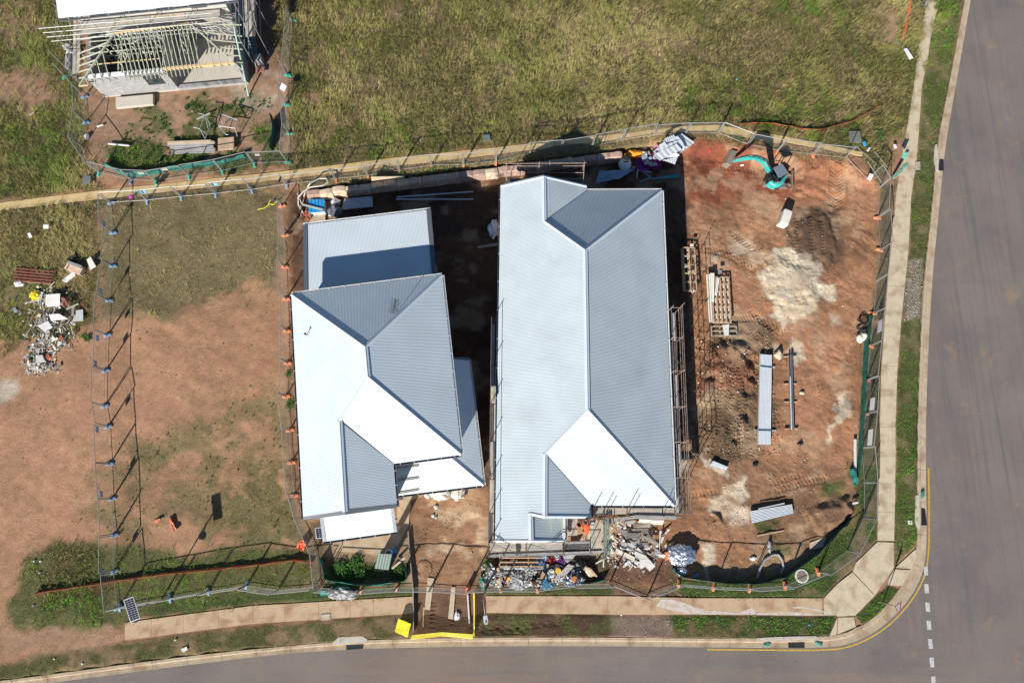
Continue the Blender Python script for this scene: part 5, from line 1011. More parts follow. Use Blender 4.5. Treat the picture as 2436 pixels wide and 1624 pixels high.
for j in range(3):
    for k in range(2): a = hq(-1.0+.3*k, .6+2.3*j, 2.5); MB().bar(a, a+eyv*2.2, .25, .04).build('plank', (PLANKG, PLANK)[(j+k) % 2], sc)
for a, b in ((hq(-1, 2.2, .4), hq(-.9, 4.6, 3.6)), (hq(LW+.9, 1.0, .4), hq(LW+.9, 3.4, 3.2)), (hq(LW+1.9, 2.4, 3), hq(LW+1.9, 5.2, 5))): MB().tube(a, b, .024, 6).build('brace', GALV, sc)
pr = tag(MB().tube(Wb(591.5, 229), Wb(556, 62, 4.6), .07, 8).build('prop', mat('mint_pipe', (.30, .42, .34), .5)), 'long mint green pipe leaning on the right side of the half-built house', 'pipe')
# ================================================================ SITE ITEMS
def gz(x, y): return float(gsample(zf, np.array([x]), np.array([y]))[0])
def plate(name, px, dh, th, m, lab=None, cat=None, group=None, parent=None):
    dh = dh if isinstance(dh, (list, tuple)) else [dh]*len(px); o = MB().sheet([T(*p, h) for p, h in zip(px, dh)], th).build(name, m, parent)
    return tag(o, lab, cat, group) if lab else o
def pdir(a, b): d = W(*b)-W(*a); return math.atan2(d.y, d.x), math.hypot(d.x, d.y)
BARE = mat('bare_timber', (.50, .34, .22), .85, 0, .2, 4, .2, 30); PALEW = mat('pale_timber', (.52, .42, .29), .8, 0, .12, 4); CREAM = mat('cream_board', (.72, .68, .56), .7, 0, .08, 3); WHITEB = mat('white_board', (.66, .66, .63), .7, 0, .08, 3); GREYB = mat('grey_board', (.27, .265, .26), .8, 0, .12, 3)
REDW = mat('red_brown_timber', (.22, .075, .05), .8, 0, .2, 4); BLK = mat('black_rubber', (.02, .02, .02), .7, 0, .2, 5); FOIL = mat('silver_foil', (.72, .74, .78), .28, .75, .12, 6); FOILW = mat('white_film', (.74, .75, .76), .35, .0, .1, 6); CLEAR = mat('grey_plastic_film', (.34, .335, .33), .5, .0, .2, 6)
# ---------------------------------------------------------------- retaining wall of sandstone blocks
rw = thing('retaining_wall', 'low retaining wall of pinkish sandstone blocks behind both houses', 'retaining wall', T(966, 445)); SST = [mat('sandstone_%s' % k, c, .9, 0, .16, 3, .5, 12, dirt=(.42, .27, .19), dirt_amt=.5) for k, c in (('pink', (.46, .32, .25)), ('buff', (.52, .38, .27)), ('rose', (.40, .27, .22)), ('cream', (.60, .47, .34)))]
wpl = resample([tuple(W(a, b, .3)[:2]) for a, b in ((734, 466), (966, 437), (1189, 409), (1330, 391), (1477, 373))], 1.04)
for i, (a, b) in enumerate(zip(wpl[:-1], wpl[1:])):
    d = (b-a); ang = math.atan2(d.y, d.x); rr = random.Random(i); c = (a+b)/2+Vector((0, rr.uniform(-.05, .05)-.1, 0)); L_ = d.length-.03; m_ = MB(); h = .95+rr.uniform(-.06, .06); dp = .58
    nn = 5; R = Matrix.Rotation(ang+rr.uniform(-.03, .03), 3, 'Z')
    for lx in range(nn):
        for (yy, zz) in ((-dp/2, -.15), (-dp/2, h*.5), (-dp/2+.04, h*.93), (-dp/2+.1, h), (dp/2-.08, h), (dp/2, h*.9), (dp/2, -.15)):
            e = .05 if lx in (0, nn-1) and zz > .5 else 0
            q = R @ Vector(((lx/(nn-1)-.5)*L_, yy+rr.uniform(-.035, .035), 0)); m_.v.append((c.x+q.x, c.y+q.y, zz-e+rr.uniform(-.02, .02)))
    for lx in range(nn-1):
        for k in range(6): a0 = lx*7+k; m_.f.append((a0, a0+7, a0+8, a0+1))
    m_.f.append(tuple(range(7))[::1]); m_.f.append(tuple((nn-1)*7+k for k in reversed(range(7)))); m_.build('block', SST[rr.randrange(4)], rw)
plate('timber_sheet', ((888, 434), (966, 433), (965, 437), (888, 446)), (1.0, 1.0, .6, .6), .03, PALEW, 'tan timber sheet resting on the sandstone wall behind the rear roof', 'timber sheet')
# ---------------------------------------------------------------- excavator
ex_ = thing('excavator', 'small turquoise excavator with grey cab roof reaching left over red soil', 'excavator', T(1846, 430)); TEAL = mat('teal_paint', (.02, .40, .37), .4, 0, .2, 4, dirt=(.26, .19, .14), dirt_amt=.55, ds=4); CABR = mat('cab_roof', (.17, .20, .235), .45); IRON = mat('worn_iron', (.30, .24, .19), .6, .3, .25, 4, dirt=(.4, .25, .17), dirt_amt=.7, ds=4); TRK = mat('rubber_track', (.16, .135, .115), .9, 0, .3, 12, .4, 30, dirt=(.34, .24, .17), dirt_amt=.8, ds=4); DKP = mat('dark_panel', (.025, .027, .03), .3)
eb = T(1846, 430); ta = math.atan2(-.14, 1.0); gz0 = eb.z; tdir = Vector((math.cos(ta), math.sin(ta), 0)); tn = Vector((-tdir.y, tdir.x, 0)); ec = W(1841, 428, gz0)
for s_ in (-1, 1):
    c = ec+tn*(s_*.62)+Vector((0, 0, 0)); m_ = MB(); L_ = .78; R_ = .25; n_ = 10; prof_ = [(L_+R_*math.sin(t)*.9, R_-R_*math.cos(t)) for t in np.linspace(0, math.pi, n_)]+[(-L_-R_*math.sin(t)*.9, R_+R_*math.cos(t)) for t in np.linspace(0, math.pi, n_)]
    k0 = []
    for w_ in (-.17, .17): k0.append(len(m_.v)); m_.v += [tuple(c+tdir*x+tn*w_+Vector((0, 0, z))) for x, z in prof_]
    N_ = len(prof_)
    for j in range(N_): j2 = (j+1) % N_; m_.f.append((k0[0]+j, k0[0]+j2, k0[1]+j2, k0[1]+j))
    m_.f.append(tuple(k0[0]+j for j in reversed(range(N_)))); m_.f.append(tuple(k0[1]+j for j in range(N_)))
    tr = m_.build('track', TRK, ex_)
    g_ = MB()
    for q in np.linspace(-L_, L_, 15): g_.box(c+tdir*q+Vector((0, 0, 2*R_+.012)), (.05, .34, .03), ta)
    g_.build('tread', TRK, tr)['kind'] = 'stuff'
MB().box(ec+Vector((0, 0, .42)), (.9, 1.0, .3), ta).build('undercarriage', IRON, ex_)
MB().box(ec+tdir*1.35+Vector((0, 0, .3)), (.09, 1.62, .42), ta).build('blade', IRON, ex_); MB().bar(ec+tdir*.3+tn*.35+Vector((0, 0, .4)), ec+tdir*1.35+tn*.45+Vector((0, 0, .3)), .1, .12).build('blade_arm', IRON, ex_); MB().bar(ec+tdir*.3-tn*.35+Vector((0, 0, .4)), ec+tdir*1.35-tn*.45+Vector((0, 0, .3)), .1, .12).build('blade_arm', IRON, ex_)
hc = W(1844, 424, gz0+1.0); hd = (W(1818, 384, gz0+1.2)-hc); ha = math.atan2(hd.y, hd.x); fw = Vector((math.cos(ha), math.sin(ha), 0)); sd = Vector((-fw.y, fw.x, 0))
pts = []
for k in range(24):
    t = 2*math.pi*k/24; r_ = .78*(1+.06*math.cos(2*t)); pts.append(tuple((hc+fw*(math.cos(t)*r_-.02)+sd*math.sin(t)*r_)[:2]))
MB().prism(pts, gz0+.62, gz0+.86).build('deck', DKP, ex_)
cw = [(hc+fw*(math.cos(t)*.82)+sd*math.sin(t)*.82) for t in np.linspace(math.pi*.52, math.pi*1.48, 14)]; ci = [(hc+fw*(math.cos(t)*.42-.08)+sd*math.sin(t)*.5) for t in np.linspace(math.pi*.52, math.pi*1.48, 14)]
m_ = MB(); n_ = 14
for z0_, z1_ in ((.62, 1.28),):
    for p in cw: m_.v.append((p.x, p.y, gz0+z0_))
    for p in cw: q = p+(hc-p)*.05; m_.v.append((q.x, q.y, gz0+z1_-.12))
    for p in cw: q = p+(hc-p)*.16; m_.v.append((q.x, q.y, gz0+z1_))
    for p in ci: m_.v.append((p.x, p.y, gz0+z1_+.03))
    for p in ci: m_.v.append((p.x, p.y, gz0+z0_))
for r_ in range(4):
    for k in range(n_-1): a = r_*n_+k; m_.f.append((a, a+1, a+n_+1, a+n_))
m_.build('engine_cover', TEAL, ex_, smooth=False)
MB().box(hc+fw*.05+sd*.3+Vector((0, 0, -.02)), (.5, .5, .55), ha).build('seat', BLK, ex_)
MB().bar(hc+fw*.2-sd*.6+Vector((0, 0, .0)), hc-fw*.5-sd*.6+Vector((0, 0, .0)), .3, .5).build('side_cover', TEAL, ex_)
rc = [W(*p, gz0+2.35) for p in ((1841, 398.6), (1861, 389.4), (1875.5, 411), (1853, 422))]
MB().sheet(rc, .09).build('cab_roof', CABR, ex_)
rcc = sum(rc, Vector())/4
for p in rc: q = p+(rcc-p)*.08; MB().bar(V2(q, gz0+.8), V2(q, gz0+2.28), .06, .06).build('cab_post', DKP, ex_)
for a, b in zip(rc, rc[1:]+rc[:1]):
    a = a+(rcc-a)*.08; b = b+(rcc-b)*.08; MB().bar(V2(a, gz0+1.35), V2(b, gz0+1.35), .04, .05).build('cab_rail', DKP, ex_)
bp = [W(1831, 407, gz0+1.0), W(1817, 383, gz0+2.35), W(1800, 376, gz0+2.75), W(1781, 374, gz0+2.5)]
def beam(pts, ws, hs, name, m):
    mm = MB()
    for i, p in enumerate(pts):
        d = (pts[min(i+1, len(pts)-1)]-pts[max(i-1, 0)]).normalized(); r_ = d.cross(Vector((0, 0, 1))).normalized(); u_ = r_.cross(d)
        mm.v += [tuple(p+r_*(x*ws[i]/2)+u_*(y*hs[i]/2)) for x, y in ((-1, -1), (1, -1), (1, 1), (-1, 1))]
    for i in range(len(pts)-1):
        for j in range(4): j2 = (j+1) % 4; mm.f.append((i*4+j, i*4+j2, i*4+4+j2, i*4+4+j))
    mm.f += [(3, 2, 1, 0), tuple((len(pts)-1)*4+j for j in range(4))]; return mm.build(name, m, ex_)
beam(bp, [.36, .33, .3, .27], [.36, .44, .38, .32], 'boom', TEAL)
bk = W(1745, 383, gz0+.7); beam([bp[3]+(bp[2]-bp[3])*.12, bp[3].lerp(bk, .5)+Vector((0, 0, .05)), bk], [.26, .23, .2], [.36, .32, .22], 'dipper_arm', TEAL)
MB().tube(bp[0]+sd*-.05+fw*.25+Vector((0, 0, -.15)), bp[1]-Vector((0, 0, .25)), .055, 8).tube(bp[1]-Vector((0, 0, .25)), bp[1]+Vector((0, 0, -.2))+(bp[2]-bp[1])*.4, .03, 8).build('boom_cylinder', IRON, ex_); MB().tube(bp[1].lerp(bp[2], .3)+Vector((0, 0, .28)), bp[3]+Vector((0, 0, .3)), .045, 8).build('arm_cylinder', IRON, ex_); MB().tube(bp[3]+Vector((-.1, 0, .12)), bk+Vector((0, 0, .25)), .035, 8).build('bucket_cylinder', IRON, ex_)
for s_ in (-1, 1): MB().pipe([bp[0]+sd*.1*s_+Vector((0, 0, .2)), bp[1]+sd*.1*s_+Vector((0, 0, .32)), bp[2]+Vector((0, .08*s_, .3)), bp[3]+Vector((0, .08*s_, .26)), bk+Vector((.1, .06*s_, .3))], .022, 5).build('hydraulic_hose', BLK, ex_)
MB().tube(hc-fw*.45+sd*.3+Vector((0, 0, .2)), hc-fw*.45+sd*.3+Vector((0, 0, .55)), .04, 8).build('exhaust', IRON, ex_)
for s_ in (-1, 1): MB().box(V2(rcc, gz0+2.28)+fw*.45+sd*.25*s_, (.1, .12, .1), ha).build('work_light', WHITEB, ex_)
bl, br = W(1743, 361, gz0+.6), W(1727, 396, gz0+.35); ax_ = (br-bl).normalized(); rd = Vector((-ax_.y, ax_.x, 0)); rd = -rd if rd.x > 0 else rd; m_ = MB(); cc_ = [(-.3, .5), (.12, .46), (.36, .2), (.36, -.1), (.16, -.3), (-.12, -.34)]
for e in (bl, br): m_.v += [tuple(Vector((e.x, e.y, gz0+.38))+rd*x+Vector((0, 0, z))) for x, z in cc_]
n_ = len(cc_)
for j in range(n_-1): m_.f.append((j, j+1, n_+j+1, n_+j))
m_.f += [tuple(range(n_)), tuple(n_+j for j in reversed(range(n_)))]
bu = m_.build('bucket', IRON, ex_)
for k in range(4): p = bl.lerp(br, (k+.5)/4); p = Vector((p.x, p.y, gz0+.1)); MB().bar(p, p+rd*-.16+Vector((0, 0, -.04)), .08, .05).build('tooth', IRON, bu)
# ---------------------------------------------------------------- racks, pallets and stacks
def rack(name, lab, cat, c, ang, L, Wd, nl, nc, h, m, gw=.09, top=None, grp=None, under=None):
    t = thing(name, lab, cat, c, 0, grp); u = Vector((math.cos(ang), math.sin(ang), 0)); v = Vector((-u.y, u.x, 0)); c = Vector(c)
    for k in range(nl): p = c+v*(Wd*(k/(nl-1)-.5))+Vector((0, 0, h)); MB().bar(p-u*L/2, p+u*L/2, gw*1.3, .05).build('slat', m, t)
    for k in range(nc): p = c+u*(L*(k/(nc-1)-.5))+Vector((0, 0, h-.055)); MB().bar(p-v*Wd/2, p+v*Wd/2, gw, .06).build('bearer', m, t)
    for a in (-.45, .45):
        for k in range(max(2, nc//2)): p = c+v*(Wd*a)+u*(L*(k/(max(2, nc//2)-1)-.5)*.92); MB().bar(p, p+Vector((0, 0, h-.08)), .09, .09).build('block', m, t)
    if under:
        for k in range(nl): p = c+v*(Wd*(k/(nl-1)-.5))+Vector((0, 0, h*.45)); MB().bar(p-u*L/2, p+u*L/2, gw*1.5, .05).build('slat', under, t)
    return t
a_, l_ = pdir((1630, 590), (1636, 700)); rack('timber_rack', 'timber rack half in shade beside the long house', 'timber rack', T(1636, 645), a_, 3.6, .95, 3, 6, .6, BARE, under=PALEW)
for i, (p, s_) in enumerate((((1640, 590), .25), ((1640, 652), .28), ((1643, 699), .25), ((1627, 640), .2))): tag(MB().box(T(*p, .68), (s_, s_*.7, .1), .3*i).build('offcut', (CREAM, PALEW, WHITEB, CREAM)[i]), ['topmost', 'middle', 'lowest', 'leftmost'][i]+' small pale offcut lying on the shaded timber rack', 'offcut', 'offcuts on the timber rack')
a_, l_ = pdir((1706, 660), (1712, 770)); rack('timber_rack', 'wide red-brown timber rack holding long white boards', 'timber rack', T(1711, 716), a_, 3.75, 1.35, 5, 7, .45, BARE, under=CREAM)
for i, (q, hh, m, l) in enumerate(((((1675, 658), (1684, 657), (1690, 770), (1682, 770)), .55, CREAM, 'leftmost long cream board leaning along the red-brown timber rack'), (((1684, 655), (1694, 655), (1693, 723), (1688, 723)), .6, CREAM, 'second long cream board along the red-brown timber rack'), (((1700, 666), (1706, 666), (1700, 708), (1694, 707)), .62, WHITEB, 'short grey-white board lying askew on the red-brown rack'), (((1703, 648), (1712, 648), (1712, 656), (1703, 657)), .6, GREYB, 'small dark board at the top end of the red-brown rack'))): plate('board', q, hh, .05, m, l, 'board')
a_, l_ = pdir((1688, 788), (1754, 788)); rack('pallet', 'weathered pallet below the red-brown timber rack', 'pallet', T(1721, 789), a_, 2.0, .75, 3, 4, .22, mat('weathered_timber', (.36, .29, .22), .9, 0, .2, 4))
plate('board', ((1715, 776), (1731, 774), (1729, 800), (1719, 800)), .42, .06, WHITEB, 'white board lying across the weathered pallet', 'board')
CORR = mat('sheet_steel_pale', (.60, .63, .65), .4, .1, .04, 2)
def corr_stack(name, lab, px, h, nrib, m, cat='roof sheets', along=True, th=.05):
    P = [T(*p) for p in px]; zb = max(p.z for p in P)+h; P = [V2(W(*p, zb), zb) for p in px]; t = thing(name, lab, cat, V2(sum(P, Vector())/4, zb-h)); mm = MB(); n = nrib*4
    for i in range(n+1):
        f_ = i/n; a = P[0].lerp(P[1], f_); b = P[3].lerp(P[2], f_); o_ = Vector((0, 0, .018*math.cos(f_*nrib*2*math.pi))); mm.v += [tuple(a+o_), tuple(b+o_)]
    for i in range(n): mm.f.append((2*i, 2*i+1, 2*i+3, 2*i+2))
    o = mm.build('top_sheet', m, t)
    if o.data.polygons[0].normal.z < 0: o.data.flip_normals()
    MB().sheet([p-Vector((0, 0, .03)) for p in P], th).build('sheet_pack', m, t); return t, P
t, P = corr_stack('roof_sheet_stack', 'long stack of pale corrugated roof sheets strapped on bearers', ((1809, 842), (1836, 844), (1833, 1057), (1804, 1056)), .32, 9, CORR, th=.16)
STR = mat('strap_navy', (.05, .12, .2), .6); PALEG = mat('pale_green_timber', (.38, .42, .33), .8)
for (a, b) in (((1805, 871), (1842, 874)), ((1794, 1023), (1845, 1024))):
    pa, pb = T(*a), T(*b); zt = P[0].z+.05; MB().bar(V2(pa, P[0].z-.24), V2(pb, P[0].z-.24), .1, .1).build('bearer', PALEG, t); MB().bar(V2(P[0], zt)*0+V2(W(a[0]+4, a[1], zt), zt), V2(W(b[0]-6, b[1], zt), zt), .07, .02).build('strap', STR, t)
corr_stack('roof_sheet_stack', 'short tilted stack of corrugated sheets near the silt fence', ((1785, 1216), (1790, 1245), (1888, 1221), (1884, 1199)), .25, 8, CORR)
plate('steel_batten', ((1800, 1208), (1862, 1195), (1862, 1198), (1801, 1211)), .35, .04, CORR, 'thin steel batten lying above the short sheet stack', 'batten')
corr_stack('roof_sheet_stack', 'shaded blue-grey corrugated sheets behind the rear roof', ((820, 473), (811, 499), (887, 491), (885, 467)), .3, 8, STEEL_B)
pb = thing('pipe_bundle', 'bundle of long grey and white pipes on cross bearers', 'pipes', T(1878, 934))
PG = mat('grey_pvc', (.16, .165, .17), .4); PWH = mat('white_pvc', (.62, .64, .66), .4)
for k, (dx, m) in enumerate(((-.12, PG), (-.04, PWH), (.05, PG), (.12, PG), (0.0, PG))):
    a, b = T(1876, 845), T(1881, 1023); z = max(a.z, b.z)+.25+(.09 if k == 4 else 0); aa = V2(a, z)+Vector((dx, 0, 0)); bb = V2(b, z)+Vector((dx, 0, 0))
    if k == 1: aa = aa.lerp(bb, .3)
    if k == 4: bb = aa.lerp(bb, .75)
    MB().tube(aa, bb, .045, 8).build('pipe', m, pb)
for y_, x_ in ((848, 1877), (913, 1878), (956, 1879), (1020, 1881)): p = T(x_, y_, .1); MB().bar(p-Vector((.5, .03*random.random(), 0)), p+Vector((.5, 0, 0)), .08, .1).build('bearer', BARE, pb)
ROCK = mat('pale_rock', (.62, .52, .36), .9, 0, .12, 3, .5, 10); ROCKW = mat('white_rock', (.66, .62, .54), .9, 0, .1, 2, .4, 8)
tag(MB().blob(T(1850, 845, .15), (.33, .36, .34), 4, .22, 1.6, 12, 8).build('boulder', ROCK), 'round yellowish boulder by the top end of the roof sheet stack', 'boulder')
ang_, L_ = pdir((1853, 545), (1865, 508)); c_ = T(1861, 525); m_ = MB().box(c_+Vector((0, 0, .42)), (1.35, .72, .95), ang_, .04, -.05); bo = m_.build('stone_block', ROCKW); bv = bo.modifiers.new('b', 'BEVEL'); bv.width = .12; bv.segments = 2; tag(bo, 'big white stone block standing alone with a long black shadow', 'stone block')
plate('board', ((1694, 1096), (1730, 1111), (1726, 1118), (1688, 1106)), (.28, .28, .06, .06), .03, mat('blue_grey_board', (.30, .34, .38), .5), 'blue-grey sheet lying in white powder near the house corner', 'board')
tag(MB().pipe([T(2041.5, 828, .35), T(2036, 910, .35), T(2029.6, 998, .3)], .03).build('steel_bar', mat('rusty_bar', (.30, .12, .06), .8)), 'long thin rusty bar beside the straight silt fence', 'bar')
plate('rail', ((2027, 1045), (2033, 1045), (2033, 1130), (2028, 1130)), .3, .08, WHITEB, 'long white rail lying beside the silt fence', 'rail')
plate('plank', ((1800, 1272), (1864, 1260), (1864, 1263), (1801, 1275)), .1, .04, BARE, 'lone thin plank on soil below the short sheet stack', 'plank')
for i, (x, y) in enumerate(((1907, 934), (1903, 1055), (1796, 1106))): tag(MB().blob(T(x, y, .05), (.2, .14, .14), 20+i, .35, 2.2, 10, 6).build('rubble_lump', (ROCK, BLK, BLK)[i]), ['pale', 'dark', 'small black'][i]+' rubble lump '+['right of the pipe bundle', 'below the pipe bundle', 'near the blue-grey sheet'][i], 'rubble')
tag(MB().box(T(1935, 1192, .2), (.25, .5, .3), .2).build('offcut', WHITEB), 'x', 'x') if False else None
t = thing('light_bollard', 'small pale lamp lying by the upper end of the curved silt fence', 'lamp', T(2030, 1196)); MB().tube(T(2037, 1172, .1), T(2031, 1194, .3), .03).build('stem', BLK, t); MB().box(T(2030, 1196, .3), (.4, .14, .1), .2).build('head', WHITEB, t)
# bundle on the east fence
t = thing('hose_coil', 'coil of dark hose hung over pale sacks inside the side-street fence', 'hose', T(2043, 785)); m_ = MB()
for k in range(5): m_.pipe([T(2043, 783, .5+.05*k)+Vector((math.cos(q)*(.42-.03*k), math.sin(q)*(.36-.03*k), .08*math.sin(q*2+k))) for q in np.linspace(0, 6.28, 18)], .035, 5)
m_.build('hose_loops', BLK, t)['kind'] = 'stuff'
for i, (x, y) in enumerate(((2043, 806), (2050, 800))): tag(MB().blob(T(x, y, .25), (.3, .36, .28), 31+i, .15, 2, 12, 8).build('sack', CREAM), ['larger', 'smaller'][i]+' cream sack below the dark hose coil', 'sack', 'sacks by the hose coil')
# ---------------------------------------------------------------- bags and sheets behind the long house
ORB = mat('orange_bag', (.85, .30, .02), .45, 0, .3, 5); PUR = mat('purple_bag', (.22, .02, .20), .5, 0, .2, 4); MAG = mat('magenta_cloth', (.65, .04, .40), .5); BLT = mat('blue_tarp', (.30, .42, .55), .5, 0, .15, 3)
tag(MB().blob(T(1505, 373, .38), (.72, .36, .42), 41, .28, 2.2, 20, 10).build('rubbish_bag', ORB), 'bright orange rubbish bag on the sandstone wall', 'rubbish bag')
tag(MB().blob(T(1484, 398, .45), (.55, .55, .55), 42, .10, 2, 18, 10).build('bulk_bag', FOILW), 'white bulk bag with dark contents in shade behind the long house', 'bulk bag')
tag(MB().blob(T(1484, 391, 1.02), (.32, .3, .1), 43, .3, 3, 12, 6).build('rubble_fill', BLK), 'dark rubble filling the white bulk bag', 'rubble')
def bigbag(name, c, rx, ry, h, m, lab):
    mm = MB().lathe([(rx*.9, 0), (rx, h*.4), (rx*1.02, h*.85), (rx*.96, h), (rx*.88, h*.97), (rx*.85, h*.7)], c, 18); mm.v = [(c.x+(x-c.x), c.y+(y-c.y)*ry/rx, z) for x, y, z in mm.v]; return tag(mm.build(name, m), lab, 'bulk bag')
bigbag('bulk_bag', T(1526, 398), .62, .6, .8, PUR, 'open purple bulk bag full of scraps behind the long house'); bigbag('bulk_bag', T(1556, 390), .58, .62, .85, PUR, 'purple bulk bag beside white sheets at the wall end')
drape('cloth', ((1550, 363, .9), (1556, 361, .95), (1567, 377, .8), (1558, 378, .8)), MAG, 'magenta cloth flap on the right purple bag', 'cloth', .15, 8)
rs_ = random.Random(3)
for i in range(22):
    x, y = 1518+rs_.random()*38, 376+rs_.random()*28; tag(MB().box(T(x, y, .85+.1*rs_.random()), (.15+.3*rs_.random(), .1+.2*rs_.random(), .05), rs_.random()*3, .3*rs_.random(), .3*rs_.random()).build('scrap', (WHITEB, GREYB, PALEW, BLT)[i % 4]), 'small pale scrap in the open purple bulk bag', 'scrap', 'scraps in the purple bag')
for i, (q, hh) in enumerate((((( 1575, 336), (1622, 318), (1652, 339), (1612, 370)), (.75, .85, .7, .55)), (((1555, 358), (1612, 324), (1626, 340), (1574, 374)), (.7, .95, .9, .65)), (((1560, 352), (1618, 330), (1630, 350), (1575, 372)), (.8, 1.0, .95, .72)), (((1556, 366), (1610, 342), (1622, 356), (1570, 381)), (.85, 1.02, .95, .78)), (((1570, 372), (1596, 354), (1618, 370), (1606, 376)), (.8, 1.0, .9, .7)), (((1577, 333), (1600, 322), (1606, 330), (1580, 342)), (.6, .7, .7, .6)), (((1566, 345), (1580, 337), (1584, 342), (1570, 351)), (.7, .75, .75, .65)), (((1575, 378), (1612, 372), (1606, 388), (1590, 382)), (.75, .75, .5, .6)))):
    t, P = corr_stack('steel_sheet', ['rightmost ribbed', 'long upper', 'long middle', 'long lower', 'broad lowest', 'small top-left', 'small left', 'shaded bottom'][i]+' sheet in the loose white steel pile above the red soil', q, .5+.13*i, 5, CORR, 'steel sheet', th=.012)
    t['group'] = 'loose white steel sheets'; t.rotation_euler = (random.uniform(-.08, .08), random.uniform(-.08, .08), 0)
drape('tarpaulin', ((1424, 412, .35), (1508, 409, .5), (1470, 430, .3), (1416, 438, .2)), BLT, 'pale blue tarpaulin spread in shade behind the long house', 'tarpaulin', .22, 16, 3)
for i, (a, b) in enumerate((((1515, 405), (1512, 430)), ((1517, 408), (1545, 428)), ((1515, 411), (1547, 416)), ((1519, 438), (1545, 429)), ((1500, 405), (1533, 400)))): tag(MB().bar(T(*a, .5), T(*b, .45), .12, .05).build('plank', GREYB if i % 2 else mat('silver_plank', (.42, .42, .40), .7)), ORD[i]+' grey plank of the crossed pile behind the long house', 'plank', 'crossed grey planks')
plate('strip', ((1548, 428), (1613, 417), (1614, 426), (1548, 430)), .3, .03, mat('teal_board', (.05, .30, .30), .6), 'teal board lying in shade right of the crossed planks', 'board')
# ---------------------------------------------------------------- behind the two-storey house
ib = thing('storage_crate', 'blue and white plastic crate beside coiled hoses', 'crate', T(759, 505)); BLP = mat('crate_blue', (.03, .30, .62), .4); c = T(759, 503)
q = [T(*p) for p in ((741, 515), (777, 512), (776, 483), (741, 485))]
MB().prism([tuple(p[:2]) for p in q], c.z, c.z+.72).build('body', WHITEB, ib); lid = MB().prism(inset([tuple(p[:2]) for p in q], -.02), c.z+.72, c.z+.8).build('lid', BLP, ib); 
for k in range(4): f_ = .15+.23*k; MB().bar(V2(q[0].lerp(q[1], f_), c.z+.82), V2(q[3].lerp(q[2], f_), c.z+.82), .04, .03).build('rib', BLP, lid)
plate('board', ((728, 496), (776, 508), (774, 512), (727, 500)), .95, .04, PALEG, 'pale green board laid across the blue crate', 'board')
HOSE = mat('pale_hose', (.52, .48, .43), .6)
tag(MB().pipe([T(x, y, h) for x, y, h in ((722, 508, .1), (712, 490, .3), (713, 475, .4), (725, 463, .5), (745, 457, .9), (775, 453, .9), (785, 443, .7), (782, 434, .7), (765, 434, .7), (745, 448, .9), (733, 464, .8), (724, 482, .4), (718, 495, .2), (720, 508, .1))], .06, 7).build('hose', HOSE), 'thick pale hose looped over the left end of the sandstone wall', 'hose')
tag(MB().pipe([T(x, y, h) for x, y, h in ((708, 462, .2), (716, 478, .2), (720, 490, .15), (717, 505, .1), (717, 516, .1))], .045, 6).build('hose', HOSE), 'thinner pale hose hanging left of the blue crate', 'hose')
drape('cloth', ((720, 515, .3), (735, 502, .6), (745, 520, .5), (735, 532, .2)), mat('rust_cloth', (.22, .06, .03), .8), 'rust brown cloth below the blue crate', 'cloth', .2, 10)
tag(MB().blob(T(798, 506, .35), (.5, .55, .45), 51, .3, 2.4, 18, 10).build('rubbish_bag', mat('dark_grey_bag', (.13, .14, .17), .4, 0, .3, 5)), 'dark grey rubbish bag right of the blue crate', 'rubbish bag')
tag(MB().blob(T(801, 484, .3), (.42, .34, .3), 52, .35, 3, 16, 9).build('plastic_wrap', FOIL), 'glittering crumpled foil wrap above the dark grey bag', 'plastic wrap')
rack('pallet', 'yellow slatted pallet half under the rear roof gutter', 'pallet', T(757, 524), 0.05, 1.2, .8, 9, 3, .14, PALEW, .05)
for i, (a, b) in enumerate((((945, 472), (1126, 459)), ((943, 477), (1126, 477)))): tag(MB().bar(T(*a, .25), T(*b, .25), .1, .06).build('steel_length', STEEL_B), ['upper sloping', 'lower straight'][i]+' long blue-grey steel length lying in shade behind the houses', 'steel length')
tag(MB().blob(T(1174, 548, .3), (.42, .75, .4), 53, .32, 2.4, 18, 10).build('rubbish_bag', FOILW), 'white plastic sack heap by the west wall of the long house', 'rubbish bag')
plate('plank', ((1135, 586), (1186, 578), (1187, 585), (1136, 592)), .1, .05, GREYB, 'grey plank lying below the white sack heap', 'plank')
for i, (x, y, rx, ry) in enumerate(((1022, 1172, .5, .35), (1052, 1176, .62, .45), (1090, 1172, .5, .5))): tag(MB().blob(T(x, y, .25), (rx, ry, .35), 60+i, .32, 2.6, 20, 10).build('plastic_bag', mat('cream_film', (.66, .63, .55), .4, 0, .1, 5)), ['left', 'middle', 'right'][i]+' crumpled cream bag under the white side roof', 'plastic bag', 'cream bags by the side roof')
for i, (x, y) in enumerate(((1037, 1206), (1030, 1226), (1037, 1231))): tag(MB().blob(T(x, y, .06), (.16-.04*i, .16-.04*i, .12), 66+i, .3, 2, 10, 7).build('crumpled_paper', WHITEB), ['largest', 'left small', 'right small'][i]+' white crumpled paper on the driveway soil', 'paper')
